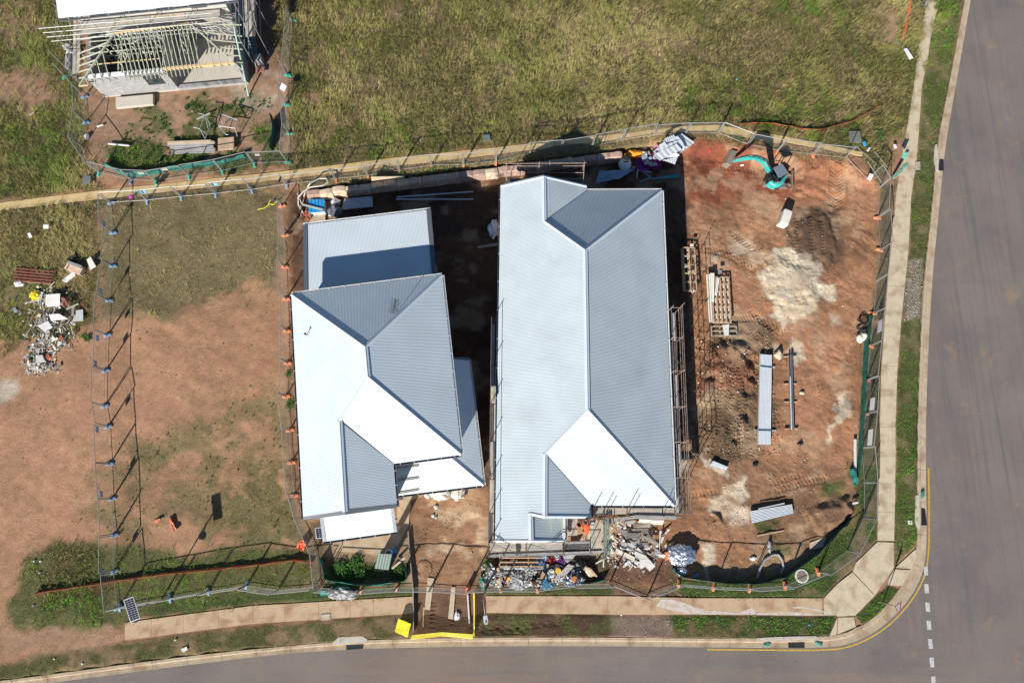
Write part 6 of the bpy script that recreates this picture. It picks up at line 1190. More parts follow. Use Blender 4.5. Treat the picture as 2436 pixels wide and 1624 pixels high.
# ---------------------------------------------------------------- plasterboard rubbish by the street
PB_G = mat('plasterboard_grey', (.24, .235, .23), .85, 0, .1, 3); PB_B = mat('plasterboard_brown', (.30, .26, .21), .85, 0, .1, 3); PB_W = mat('plasterboard_white', (.61, .59, .55), .85, 0, .06, 3); PB_C = mat('plasterboard_cream', (.74, .68, .54), .85, 0, .06, 3)
O_ = lambda x, y: (1350+x/7.84, 1160+y/7.84)
PBL = [(((1320, 580), (1770, 600), (1750, 690), (1310, 640)), .5, PB_C), (((1420, 560), (1780, 600), (1760, 680), (1400, 610)), .56, PB_W), (((1090, 620), (1250, 600), (1250, 660), (1100, 690)), .4, GREYB), (((1230, 670), (1540, 650), (1530, 740), (1220, 740)), .5, PB_B), (((920, 780), (1190, 800), (1300, 860), (1060, 900)), .4, PB_G), (((1080, 830), (1340, 850), (1330, 890), (1060, 950)), .55, PB_G), (((890, 590), (1080, 700), (1070, 720), (880, 610)), .45, PB_B), (((1170, 760), (1500, 760), (1560, 880), (1300, 850)), .5, PB_B), (((1340, 850), (1480, 930), (1700, 1110), (1480, 960)), .62, PB_G), (((1480, 850), (1700, 1050), (1690, 1090), (1440, 890)), .66, PB_B), (((1310, 910), (1430, 900), (1580, 1030), (1540, 1020)), .6, PB_B), (((1180, 930), (1320, 910), (1350, 940), (1220, 990)), .5, PB_B), (((1130, 960), (1220, 1000), (1340, 940), (1230, 1080)), .55, PB_G), (((1370, 980), (1520, 1020), (1410, 1070), (1350, 1020)), .5, PB_G),
       (((980, 1020), (1190, 1020), (1260, 1100), (1000, 1150)), .35, PB_W), (((960, 1090), (1200, 1080), (1230, 1170), (980, 1140)), .3, PB_W), (((1300, 1100), (1510, 1330), (1330, 1340), (1220, 1220)), .5, PB_W), (((1330, 1340), (1510, 1330), (1620, 1450), (1520, 1550)), .42, PB_W), (((1220, 1380), (1420, 1350), (1440, 1460), (1370, 1510)), .3, PB_W), (((1060, 1400), (1150, 1350), (1200, 1430), (1040, 1450)), .2, PB_W), (((900, 1120), (1250, 1290), (1240, 1370), (890, 1210)), .2, PB_C), (((1460, 1060), (1510, 1110), (1480, 1150), (1400, 1140)), .55, PB_W), (((1560, 1070), (1680, 1150), (1800, 1250), (1640, 1210)), .4, PB_W), (((1650, 1230), (1810, 1240), (1810, 1310), (1700, 1290)), .35, PB_W), (((1690, 790), (1720, 800), (1700, 1180), (1680, 1180)), .7, PB_W), (((1710, 920), (1780, 900), (1740, 1010), (1690, 1060)), .6, PB_W), (((1880, 760), (1900, 775), (1760, 900), (1745, 885)), .5, PB_C), (((1970, 985), (1995, 1010), (1760, 1170), (1750, 1140)), .25, PALEW), (((1400, 1160), (1690, 1290), (1680, 1320), (1390, 1190)), .35, PB_C), (((1210, 1420), (1230, 1440), (1140, 1560), (1120, 1550)), .1, PB_C), (((1390, 1540), (1440, 1530), (1450, 1570), (1400, 1590)), .08, PB_C), (((1560, 1190), (1640, 1180), (1700, 1270), (1590, 1240)), .45, PB_W), (((880, 960), (980, 950), (990, 990), (890, 985)), .15, PB_C)]
for i, (q, hh, m) in enumerate(PBL):
    pp = [O_(*p) for p in q]; rr = random.Random(i); big = max((W(*pp[0])-W(*pp[2])).length, .1)
    kind = {'plasterboard_grey': 'grey', 'plasterboard_brown': 'taupe', 'plasterboard_white': 'white', 'plasterboard_cream': 'cream', 'grey_board': 'dark grey', 'pale_timber': 'tan timber'}[m.name]
    cx_, cy_2 = sum(p[0] for p in pp)/4, sum(p[1] for p in pp)/4
    where = ('upper' if cy_2 < 1268 else 'middle' if cy_2 < 1298 else 'lower')+' '+('left' if cx_ < 1505 else 'centre' if cx_ < 1545 else 'right')
    plate('board_offcut', pp, [hh*.62+rr.uniform(-.07, .09) for _ in range(4)], .014, m, '%s %s board offcut, %s of the scaffold rubbish heap' % ('tiny' if big < .5 else 'small' if big < .85 else 'broad' if big < 1.3 else 'long', kind, where), 'board offcut', 'board offcuts in the heap')
hp_ = MB()
for i in range(420):
    rr = random.Random(900+i); x, y = 1440+rr.gauss(60, 38), 1238+rr.random()*110; 
    if x < 1432 or x > 1590: continue
    s_ = .05+.2*rr.random()**2; hp_.box(T(x, y, .04+.18*rr.random()), (s_, s_*.6, .012), rr.random()*3, rr.uniform(-.5, .5), rr.uniform(-.5, .5))
o = hp_.build('board_crumbs', PB_W); o['kind'] = 'stuff'; o['label'] = 'small broken white board crumbs under the rubbish heap'; o['category'] = 'rubble'
# foil bags near the corner
tag(MB().blob(T(1617, 1318, .38), (1.0, .72, .5), 70, .17, 4.2, 56, 28, sharp=True).build('foil_bag', FOIL), 'large crumpled silver foil bag inside the curved silt fence', 'foil bag')
tag(MB().blob(T(1620, 1357, .25), (.36, .3, .3), 72, .3, 3, 24, 12, sharp=True).build('foil_bag', mat('pale_blue_foil', (.55, .66, .70), .35, .4)), 'small pale blue foil bag below the large silver one', 'foil bag')
tag(MB().box(T(1584, 1322, .25), (.22, .62, .5), .05).build('barrier_block', FEETC['orange']), 'upright orange plastic block between the board heap and foil bag', 'plastic block')
plate('tile', ((1650, 1366), (1660, 1361), (1664, 1367), (1653, 1373)), .12, .02, mat('blue_tile', (.12, .25, .5), .5), 'small blue sheet on shaded grass behind the silt fence', 'sheet')
tag(MB().pipe([T(x, y, .12) for x, y in ((1800, 1374), (1806, 1352), (1818, 1330), (1838, 1318), (1850, 1318), (1860, 1332), (1862, 1350), (1856, 1362))], .085, 7).build('plastic_wrap', CLEAR), 'bent loop of pale plastic wrap behind the silt fence', 'plastic wrap')
tag(MB().blob(T(1829, 1300, .12), (.16, .4, .14), 75, .4, 3, 14, 8).build('plastic_wrap', CLEAR), 'small grey crumpled plastic above the pale wrap loop', 'plastic wrap')
tag(MB().blob(T(1791, 1327, .08), (.26, .14, .1), 76, .3, 3, 12, 6).build('crumpled_paper', WHITEB), 'white crumpled paper left of the wrap loop', 'paper')
plate('stone_slab', ((1926, 1290), (1965, 1275), (1955, 1300), (1925, 1308)), .1, .12, mat('buff_slab', (.58, .46, .32), .9, 0, .15, 2), 'flat buff slab against the curved silt fence', 'slab')
# ================================================================ STREET FURNITURE
CONCP = mat('pit_concrete', (.52, .46, .38), .9, 0, .1, 3, .2, 20); GRATE = mat('cast_iron', (.05, .05, .052), .6, .4)
def grate(px, py, ang, lw, ww, lab, lin_px):
    c = W(px, py, -.1); t = thing('storm_drain', lab, 'storm drain', c); R = Matrix.Rotation(ang, 3, 'Z'); u = R @ Vector((1, 0, 0)); v = R @ Vector((0, 1, 0))
    MB().box(c+Vector((0, 0, -.004)), (lw, ww, .012), ang).build('pit', BLK, t)
    for s_ in (-1, 1): MB().box(c+v*s_*ww/2+Vector((0, 0, .012)), (lw+.06, .05, .04), ang).build('frame', GRATE, t); MB().box(c+u*s_*lw/2+Vector((0, 0, .014)), (.05, ww, .04), ang).build('frame', GRATE, t)
    n = 9
    for k in range(1, n): MB().box(c+u*(lw*(k/n-.5))+Vector((0, 0, .012)), (.035, ww, .03), ang).build('bar', GRATE, t)
    MB().prism([tuple(W(*p, .02)[:2]) for p in lin_px], -.25, .03).build('lintel', CONCP, t)
grate(843, 1534.5, .06, 1.1, .45, 'iron storm drain in the kerb left of the driveway', ((790, 1528), (805, 1515), (862, 1512), (874, 1520), (872, 1526), (794, 1533)))
grate(1894, 1531, -.01, 1.1, .45, 'iron storm drain near the rounded street corner', ((1800, 1517), (1845, 1514), (1940, 1512), (1950, 1516), (1950, 1521), (1800, 1523)))
grate(2195, 1230, math.pi/2, 1.1, .42, 'iron storm drain in the side street near the corner', ((2178, 1178), (2186, 1176), (2188, 1256), (2180, 1252), (2176, 1240)))
grate(2238, 393, math.pi/2-.12, .95, .42, 'iron storm drain high up the side street', ((2224, 345), (2229, 343), (2233, 410), (2226, 404), (2221, 385)))
GBAG = mat('green_gravel_bag', (.06, .24, .19), .7, 0, .3, 6)
for i, (x, y, a, z) in enumerate(((1825, 1531, .35, -.06), (1946, 1529, -.5, -.06), (2193, 1176, 1.2, -.06))):
    m_ = MB().blob((0, 0, .06), (.32, .14, .09), 80+i, .15, 2.5, 16, 8); p = W(x, y, -.1); o = inst('gravel_bag', m_.mesh('gravel_bag', GBAG), None, (p.x, p.y, p.z), (0, 0, a)); tag(o, ['green gravel bag left of the corner storm drain', 'green gravel bag right of the corner storm drain', 'green gravel bag above the side-street storm drain'][i], 'gravel bag', 'gravel bags in the gutter')
for i, (q, l) in enumerate(((((763, 1460), (786, 1458), (787, 1473), (764, 1476)), 'square concrete pit lid at the lower footpath left of the driveway'), (((2178, 385), (2189, 384), (2190, 404), (2176, 403)), 'square concrete pit lid beside the upper side-street footpath'))):
    t = thing('pit_lid', l, 'pit lid', T(*q[0])); P = [W(*p, .05) for p in q]; MB().prism([tuple(p[:2]) for p in P], -.1, .05).build('surround', GREYB, t); MB().prism(inset([tuple(p[:2]) for p in P], .05), .0, .06).build('lid', SLABP, t)
t = thing('pit_lid', 'tiny square lid in the verge by the side-street drain', 'pit lid', T(2164, 1242)); c = T(2164, 1242); MB().box(c+Vector((0, 0, .05)), (.28, .28, .1)).build('surround', CREAM, t); MB().box(c+Vector((0, 0, .105)), (.13, .13, .02)).build('lid', GREYB, t)
mh = thing('manhole', 'round manhole with pale ring in grass by the curved fence', 'manhole', T(1907, 1369)); c = T(1907, 1369); MB().lathe([(.5, -.1), (.5, .05), (.47, .07), (.39, .07), (.39, .03)], c, 28).build('ring', CREAM, mh); MB().lathe([(.385, -.05), (.385, .05), (.36, .06)], c, 24).build('cover', mat('manhole_cover', (.22, .18, .15), .8, 0, .2, 6), mh)
LATT = mat('grate_grey', (.20, .21, .20), .7)
for i, (x, y, a) in enumerate(((1157, 332, .15), (211, 432, 0.05), (2030, 330, .0))):
    c = T(x, y, .28); t = thing('grate_cover', ['grey slatted grate half hidden in grass above the path behind the houses', 'grey slatted grate half hidden in grass left of the green screen', 'dark grey mat lying in grass above the excavator'][i], 'grate', c); s_ = (.62, .62, .95)[i]
    for k in range(8): MB().box(c+Matrix.Rotation(a, 3, 'Z') @ Vector((0, s_*(k/7-.5), 0)), (s_, s_*.09, .04), a).build('slat', LATT, t)
# give-way sign
gw = thing('give_way_sign', 'triangular give-way sign on a grey pole at the street corner', 'road sign', T(2099.5, 1433)); b0_ = T(2099.5, 1433); top = Vector((b0_.x, b0_.y, b0_.z+2.25)); MB().tube(b0_, top, .035, 8).build('pole', GALV, gw)
RED = mat('sign_red', (.62, .05, .06), .5); sc_ = top+Vector((0, 0, -.15)); dn_ = Vector((-.96, .28, 0)); rt = Vector((-.28, -.96, 0)); lean_ = Vector((.25, -.22, -.5))
def tri(s_, off): return [sc_+dn_*off+Vector((0, 0, .28))*1+rt*(-s_), sc_+dn_*off+Vector((0, 0, .28))+rt*s_, sc_+dn_*off+Vector((0, 0, .28-1.73*s_))]
for nm_, s_, off, m in (('back_plate', .46, .045, GALV), ('red_border', .45, .06, RED), ('white_face', .31, .075, WHITE)):
    q = tri(s_, off); cen = sum(tri(.45, off), Vector())/3; q = [p+(cen-p)*0 for p in q]; c3 = sum(q, Vector())/3; q = [p+(cen-c3) for p in q]
    MB().add([tuple(p) for p in q]+[tuple(p-dn_*.008) for p in q], [(0, 2, 1), (3, 4, 5), (0, 1, 4, 3), (1, 2, 5, 4), (2, 0, 3, 5)]).build(nm_, m, gw)
# street lamp
lp = thing('street_lamp', 'slim grey street lamp reaching over the verge right of the driveway', 'street lamp', T(1154, 1402)); b0_ = T(1154, 1402); hz_ = 5.25; hd_ = W(1155.5, 1474, hz_); MB().tube(b0_, Vector((b0_.x, b0_.y, hz_-.25)), .075, 10, .045).build('pole', GALV, lp)
MB().pipe([Vector((b0_.x, b0_.y, hz_-.4)), Vector((b0_.x, b0_.y, hz_-.05)), Vector((b0_.x, b0_.y, hz_)).lerp(hd_, .3)+Vector((0, 0, .08)), hd_], .035, 8).build('arm', GALV, lp)
d_ = (hd_-Vector((b0_.x, b0_.y, hz_))).normalized(); a_ = math.atan2(d_.y, d_.x); pts = [(-.28, -.13), (.1, -.15), (.24, -.09), (.28, 0), (.24, .09), (.1, .15), (-.28, .13)]; R = Matrix.Rotation(a_, 2)
MB().prism([tuple(Vector(hd_[:2])+R @ Vector(p)) for p in pts], hz_-.03, hz_+.07).build('lamp_head', mat('lamp_grey', (.50, .51, .52), .4), lp); MB().box(hd_+d_*.12+Vector((0, 0, .09)), (.12, .1, .05), a_).build('sensor', GREYB, lp)
# solar light towers
SOL = mat('solar_cell', (.012, .016, .035), .15, 0, .2, 3, spec=.8)
def solar(px4, z, base, lab, nx_, ny_, lampoff=None):
    P = [W(*p, z) for p in px4]; P[0].z += .25; P[1].z += .25; P = [W(*p, q.z) for p, q in zip(px4, P)]; t = thing('solar_light', lab, 'solar light', base); MB().sheet(P, .05).build('panel', GALV, t); n_ = (P[1]-P[0]).cross(P[3]-P[0]).normalized(); n_ = n_ if n_.z > 0 else -n_
    fp = lambda u, v: P[0].lerp(P[1], u).lerp(P[3].lerp(P[2], u), v)+n_*.006
    for i in range(nx_):
        for j in range(ny_):
            g = .06/nx_+.02; u0, u1, v0, v1 = .06+.88*i/nx_+.015, .06+.88*(i+1)/nx_-.015, .04+.92*j/ny_+.008, .04+.92*(j+1)/ny_-.008; MB().sheet([fp(u0, v0), fp(u1, v0), fp(u1, v1), fp(u0, v1)], .004).build('cell', SOL, t)
    c = sum(P, Vector())/4; MB().tube(base, Vector((c.x, c.y, c.z-.08)), .05, 8).build('pole', GALV, t)
    if lampoff is not None:
        q = base.lerp(c, .8)+lampoff; MB().bar(base.lerp(c, .8), q, .06, .06).build('arm', GALV, t); MB().lathe([(.05, .05), (.25, 0), (.28, -.06), (.1, -.1)], q, 14).build('lamp', BLK, t)
sc0 = W(313, 1449, 4.0); solar(((293, 1426.6), (317, 1417.6), (333.6, 1471), (310, 1480)), 3.95, Vector((sc0.x, sc0.y, T(320, 1440).z)), 'tall solar light with tilted panel above the west end of the footpath', 3, 10, Vector((-.15, -.7, 0)))
sc0 = W(757, 1267, 2.1); solar(((749, 1256), (766, 1253), (769, 1279), (752, 1281)), 2.05, Vector((sc0.x, sc0.y, 0)), 'small solar panel beside the white porch roof', 2, 5)
# ---------------------------------------------------------------- small shed / toilet in the front garden
sh = thing('site_toilet', 'small blue site toilet with pale green ribbed roof in the front garden', 'site toilet', T(915, 1335)); ZS = 1.35; SHR = mat('pale_green_roof', (.33, .42, .34), .5); SHB = mat('toilet_blue', (.03, .11, .32), .5)
q = [W(*p, ZS) for p in ((899, 1316), (932, 1318), (924, 1355), (891, 1351))]; MB().prism([tuple(p[:2]) for p in inset([tuple(p[:2]) for p in q], .05)] if False else inset([tuple(p[:2]) for p in q], .05), -.05, ZS-.03).build('cabin', SHB, sh); ro = MB().sheet(q, .05).build('roof', SHR, sh)
for k in range(6): f_ = k/5; MB().bar(q[0].lerp(q[1], f_)+Vector((0, 0, .01)), q[3].lerp(q[2], f_)+Vector((0, 0, .01)), .03, .04).build('rib', mat('rib_dark_green', (.16, .22, .17), .5), ro)
c = W(925, 1313, .85); m_ = MB().pipe([c+Vector((math.cos(t)*.22, math.sin(t)*.16, 0)) for t in np.linspace(0, 2*math.pi, 20)], .05, 6); tag(m_.build('toilet_seat', WHITEB), 'white ring-shaped seat standing behind the blue site toilet', 'toilet seat')
tag(MB().box(T(936, 1309, .35), (.42, .36, .7), .3).build('plastic_drum', BLP), 'blue plastic drum behind the white ring seat', 'drum')
tag(MB().bar(T(935, 1350, .5), T(966, 1324, .7), .14, .05).build('plank', PALEW), 'yellow plank leaning right of the blue site toilet', 'plank')
def leafy(name, lab, c, rx, ry, h, n, leaf, seed, cg=(70, 112, 46), cat='shrub', stem=True):
    t = thing(name, lab, cat, c); r = np.random.default_rng(seed); V_ = []; F_ = []; C_ = []; k = 0
    sub = [(r.uniform(-.7, .7)*rx, r.uniform(-.7, .7)*ry, r.uniform(.3, 1)) for _ in range(7)]
    for i in range(n):
        a = r.random()*6.283; q = math.sqrt(r.random()); sb = sub[i % 7]; z = h*sb[2]*(.15+.85*r.random()*(1-.5*q)); p = np.array([c.x+sb[0]+math.cos(a)*q*rx*.42, c.y+sb[1]+math.sin(a)*q*ry*.42, c.z+z]); b_ = r.random()*6.283; L = leaf*(.6+.8*r.random()); w_ = L*.36; tl = r.uniform(-.5, .6)
        d = np.array([math.cos(b_)*math.cos(tl), math.sin(b_)*math.cos(tl), math.sin(tl)]); s_ = np.array([-math.sin(b_), math.cos(b_), .2*r.random()])
        V_ += [p, p+d*L*.5+s_*w_*.5, p+d*L, p+d*L*.5-s_*w_*.5]; F_ += [(k, k+1, k+2), (k, k+2, k+3)]; C_ += [np.array(A(*cg))*(.6+.8*r.random())]*4; k += 4
    V_ = np.array(V_)-np.array([c.x, c.y, c.z]); o = bpy.data.objects.new('crown', fast_mesh('crown', V_, np.array(F_), np.array(C_), GRM, False)); COL.objects.link(o); o.parent = t
    m_ = MB()
    for i in range(5): a = r.random()*6.283; m_.tube(c, c+Vector((math.cos(a)*rx*.5, math.sin(a)*ry*.5, h*.6)), .02, 5, .008)
    m_.build('trunk', mat('stem_green', (.12, .13, .06), .8), t); return t
for i, (x, y, rx, ry, h, n, lf, sd_, l) in enumerate(((838, 1362, 1.05, .7, .55, 420, .22, 1, 'big leafy shrub in the fenced front garden'), (850, 1335, .5, .55, .6, 260, .2, 2, 'upright leafy shrub above the big garden shrub'), (815, 1340, .6, .5, .55, 240, .2, 3, 'pale leafy shrub at the left of the front garden'), (950, 1360, .5, .7, .5, 220, .17, 4, 'small leafy shrub right of the blue site toilet'), (1155, 1362, .4, .9, .8, 380, .2, 5, 'leafy shrub at the left end of the street rubbish'), (955, 413, .22, .22, .35, 70, .17, 6, 'left green plant by the fence behind the rear roof'), (1028, 408, .25, .22, .35, 80, .17, 7, 'middle green plant by the fence behind the rear roof'), (1063, 405, .22, .2, .3, 70, .17, 8, 'right green plant by the fence behind the rear roof'), (205, 805, .4, .35, .35, 160, .16, 9, 'green plant right of the white rubbish pile'), (80, 852, .45, .4, .35, 170, .17, 10, 'green plant in the lower end of the white rubbish pile'), (1417, 341, .5, .45, .45, 200, .16, 11, 'yellow-green bush at the path above the gable shadow'), (1757, 332, .55, .3, .3, 200, .14, 12, 'bright green tuft below the path left of the excavator'), (690, 960, .3, .4, .35, 140, .16, 13, 'green weed clump beside the fence by the two-storey house'), (683, 890, .25, .25, .3, 90, .16, 14, 'small green weed beside the middle fence'), (2085, 325, .6, .5, .45, 260, .16, 15, 'dark green bush in grass left of the side-street footpath'))):
    leafy('shrub', l, T(x, y), rx, ry, h, n, lf, sd_)
# ---------------------------------------------------------------- driveway
for i, (q, l) in enumerate(((((1018, 1373), (1033, 1375), (1023, 1450), (1010, 1448)), 'left wide plank laid over the muddy driveway'), (((1074, 1394), (1084, 1394), (1078, 1472), (1066, 1470)), 'right wide plank laid over the muddy driveway'))): plate('plank', q, .07, .05, PALEW, l, 'plank', 'planks on the driveway')
tag(MB().tube(T(1113, 1413, .1), T(1117, 1482, .1), .06, 8).build('pipe', PWH), 'pale grey pipe lying along the right side of the muddy driveway', 'pipe')
tag(MB().box(T(1113, 1400, .35), (.22, .3, .65), .1).build('barrier_block', FEETC['orange']), 'tall orange plastic block at the right of the driveway', 'plastic block')
eg = [T(*p) for p in ((972, 1262), (977, 1330), (984, 1400), (985, 1500))]; m_ = MB()
for a, b in zip(eg[:-1], eg[1:]): m_.bar(V2(a, .12), V2(b, .12), .06, .42)
tag(m_.build('edging_board', GREYB), 'dark upright edging board along the left of the driveway', 'edging board')
plate('box', ((1007, 1441), (1010, 1446), (1008, 1490), (1005, 1490)), .05, .04, BARE, 'narrow board at the left of the driveway mouth', 'board')
tag(MB().blob(T(1088, 1465, .08), (.2, .3, .1), 91, .4, 3, 14, 7).build('crumpled_paper', FOILW), 'white crumpled litter on the muddy driveway', 'litter')
m_ = MB().pipe([T(1005+math.cos(t)*18+4, 1352+math.sin(t)*20, .03) for t in np.linspace(2.2, 7.2, 22)], .015, 5); tag(m_.build('cable', BLK), 'thin black cable loop on the driveway soil', 'cable')
# film heap under fence
tag(MB().blob(T(818, 1410, .2), (1.0, .42, .3), 92, .3, 3.2, 36, 14, sharp=True).build('plastic_sheet', CLEAR), 'shiny grey plastic sheeting heaped by the street fence left of the driveway', 'plastic sheet'); tag(MB().blob(T(830, 1403, .25), (.6, .2, .22), 93, .3, 3, 24, 10).build('plastic_sheet', BLK), 'black plastic sheeting on the grey heap by the street fence', 'plastic sheet'); tag(MB().box(T(772, 1409, .1), (.5, .3, .2), .05).build('ballast_block', FEETC['green']), 'green plastic block by the street fence below the front garden', 'plastic block')
# ---------------------------------------------------------------- rubbish along the street front
Q_ = lambda x, y: (1120+x/6.533, 1290+y/6.533)
def QT(x, y, dh=0): return T(*Q_(x, y), dh)
rack('timber_trestle', 'open timber frame of rails lying before the front scaffold', 'timber frame', QT(780, 260), 0.0, 3.1, .9, 4, 4, .55, BARE, .07)
for i, (a, b, m) in enumerate((((430, 325), (1250, 330), DKT), ((420, 375), (1260, 400), GALV), ((500, 400), (1230, 385), STEEL_B))): tag(MB().tube(QT(*a, .5), QT(*b, .5), .05, 8).build('scaffold_tube', m), ['upper dark', 'middle galvanised', 'lower blue-grey'][i]+' tube lying along the street rubbish', 'tube', 'tubes in the street rubbish')
for i, (x, y, r_, h, m, l) in enumerate(((310, 510, (.42, .62, .38), .3, CLEAR, 'left grey plastic bag in the street rubbish'), (470, 470, (.4, .3, .35), .4, CLEAR, 'upper grey plastic bag in the street rubbish'), (750, 560, (.85, .72, .5), .35, CLEAR, 'biggest grey plastic bag in the street rubbish'), (930, 410, (.5, .45, .4), .45, CLEAR, 'thin grey plastic bag on the tubes'), (200, 600, (.35, .55, .3), .25, GBAG, 'green netting bundle at the left of the street rubbish'), (945, 600, (.6, .42, .35), .25, BLK, 'black bag with white scraps in the street rubbish'), (1080, 300, (.42, .36, .4), .45, mat('bag_blue', (.08, .13, .24), .5, 0, .3, 5), 'blue bag before the front scaffold'), (1120, 220, (.32, .3, .3), .55, mat('bag_pale_blue', (.42, .52, .62), .4), 'pale blue bag on the blue bag'), (1560, 560, (.85, .55, .4), .3, mat('bag_slate_blue', (.13, .16, .21), .5, 0, .3, 5), 'slate blue film heap right of the grey boards'), (1190, 590, (.5, .62, .3), .35, mat('bag_azure', (.06, .17, .26), .5, 0, .3, 5), 'azure blue sheet heap by the street fence'), (1410, 270, (.45, .3, .3), .55, mat('bag_plum', (.13, .03, .17), .5), 'plum coloured bag before the front scaffold'), (1260, 265, (.36, .28, .3), .55, mat('bag_red', (.38, .04, .05), .5), 'red bag before the front scaffold'), (1330, 215, (.24, .2, .2), .7, WHITEB, 'white bag between the red and plum bags'), (1540, 580, (.3, .2, .2), .5, FOILW, 'white film on the slate blue heap'), (1690, 330, (.55, .42, .35), .3, BLK, 'black bag right of the curved grey sheet'))):
    tag(MB().blob(QT(x, y, h*.8), (r_[0]*.92, r_[1]*.92, r_[2]*.75), 100+i, .26, 5.0, 40, 20, sharp=True).build('rubbish_bag', m), l, 'rubbish bag', 'bags in the street rubbish')
for nm_, m, n_, sd_ in (('white_slivers', WHITEB, 70, 1), ('grey_slivers', GREYB, 90, 2), ('brown_slivers', BARE, 90, 3), ('dark_slivers', BLK, 70, 4), ('film_shreds', FOILW, 60, 5)):
    q = MB()
    for i in range(n_):
        rr = random.Random(sd_*1000+i); p = QT(160+rr.random()*1550, 330+rr.random()*340, .3+.35*rr.random()); s_ = .06+.3*rr.random()**2; q.box(p, (s_, s_*(.25+.5*rr.random()), .02), rr.random()*3, rr.uniform(-.7, .7), rr.uniform(-.7, .7))
    o = q.build(nm_, m); o['kind'] = 'stuff'; o['label'] = nm_.replace('_', ' ')+' scattered through the street rubbish'; o['category'] = 'scraps'
def bucket(p, r_, h, m, lab, m2=None, tilt=(0, 0)):
    t = thing('bucket', lab, 'bucket', p); t.rotation_euler = (tilt[0], tilt[1], 0); a = MB().lathe([(r_*.82, 0), (r_, h), (r_*1.06, h), (r_*1.06, h-.03), (r_*.97, h-.035), (r_*.9, h-.06)], (0, 0, 0), 16); o = inst('body', a.mesh('body', m), t)
    if m2: inst('lid', MB().lathe([(r_*.9, h-.04), (r_*1.03, h+.01), (r_*.95, h+.03)], (0, 0, 0), 16).mesh('lid', m2), t)
for x, y, m, m2, l, tl in ((1345, 420, WHITEB, mat('lid_yellow', (.80, .45, .02), .4), 'white bucket with yellow lid in the street rubbish', (0, 0)), (1595, 545, WHITEB, mat('lid_orange', (.65, .20, .04), .4), 'bucket with orange-brown lid on the slate blue heap', (0, 0)), (1245, 375, BLK, None, 'black bucket beside the yellow-lidded bucket', (0, 0)), (1330, 340, mat('bucket_grey', (.35, .34, .33), .5), None, 'grey bucket tipped over above the yellow lid', (.9, .1)), (1240, 440, WHITEB, None, 'open white bucket left of the long grey board', (0, 0))): bucket(QT(x, y, .45), .2, .36, m, l, m2, tl)
for i, (q, hh, m, l) in enumerate((((( 1410, 190), (1610, 170), (1510, 320), (1450, 270)), (.9, .9, .6, .7), GREYB, 'curved grey sheet leaning on the front scaffold'), (((1500, 315), (1590, 345), (1350, 625), (1270, 565)), (.85, .85, .45, .45), mat('slate_sheet', (.30, .285, .275), .7), 'long flat grey board slanting down to the street fence'), (((1100, 420), (1165, 490), (1060, 690), (1050, 640)), (.8, .8, .3, .3), mat('cardboard', (.30, .18, .10), .9), 'folded brown cardboard in the middle of the street rubbish'), (((390, 560), (470, 540), (480, 690), (430, 690)), (.55, .55, .2, .2), mat('cardboard_pale', (.45, .36, .28), .9), 'pale cardboard sheet in the left street rubbish'), (((520, 540), (600, 520), (615, 570), (540, 600)), (.6, .6, .5, .5), mat('box_orange', (.80, .33, .03), .5), 'bright orange box in the left street rubbish'), (((540, 500), (600, 460), (590, 500), (530, 640)), (.5, .5, .45, .3), REDW, 'rust red strip beside the orange box'), (((1190, 420), (1280, 410), (1280, 650), (1240, 660)), (.5, .5, .3, .3), WHITEB, 'white panel left of the long grey board'), (((355, 590), (420, 640), (440, 700), (380, 660)), (.4, .4, .2, .2), WHITEB, 'white sheet at the left end of the street rubbish'), (((160, 640), (250, 630), (250, 680), (165, 690)), (.3, .3, .15, .15), WHITEB, 'white lid at the far left of the street rubbish'), (((1680, 600), (1750, 590), (1755, 625), (1690, 620)), (.12, .12, .1, .1), CREAM, 'small cream block on grass below the timber offcuts'), (((1290, 590), (1320, 580), (1360, 650), (1310, 645)), (.3, .3, .1, .1), WHITEB, 'small white scrap below the long grey board'))): plate('sheet', [Q_(*p) for p in q], hh, .02, m, l, 'sheet')
for i in range(9):
    rr = random.Random(300+i); a = (1700+i*18+rr.uniform(-10, 10), 330+i*8); b = (1830+i*16, 500+rr.uniform(-10, 30)); tag(MB().bar(QT(*a, .35+.03*i), QT(*b, .1), .12, .05).build('plank', (PALEW, CREAM, BARE)[i % 3]), ORD[i]+' from the left of the slanting timber offcuts right of the street rubbish', 'plank', 'slanting timber offcuts')
t = thing('saw_horse', 'green-grey trestle with splayed legs at the scaffold corner', 'trestle', QT(2010, 300)); 
for a, b in (((2040, 240), (1930, 330)), ((2040, 240), (2060, 380)), ((2060, 240), (2050, 190))): MB().bar(QT(*a, .8), QT(*b, .02), .09, .06).build('leg', PALEG, t)
for i in range(26):
    rr = random.Random(500+i); tag(MB().bar(QT(860+rr.random()*180, 585+rr.random()*85, .42), QT(860+rr.random()*180, 585+rr.random()*85, .36), .05, .02).build('scrap', WHITEB), 'white sliver scrap on the black bag in the street rubbish', 'scrap', 'white slivers on the black bag')
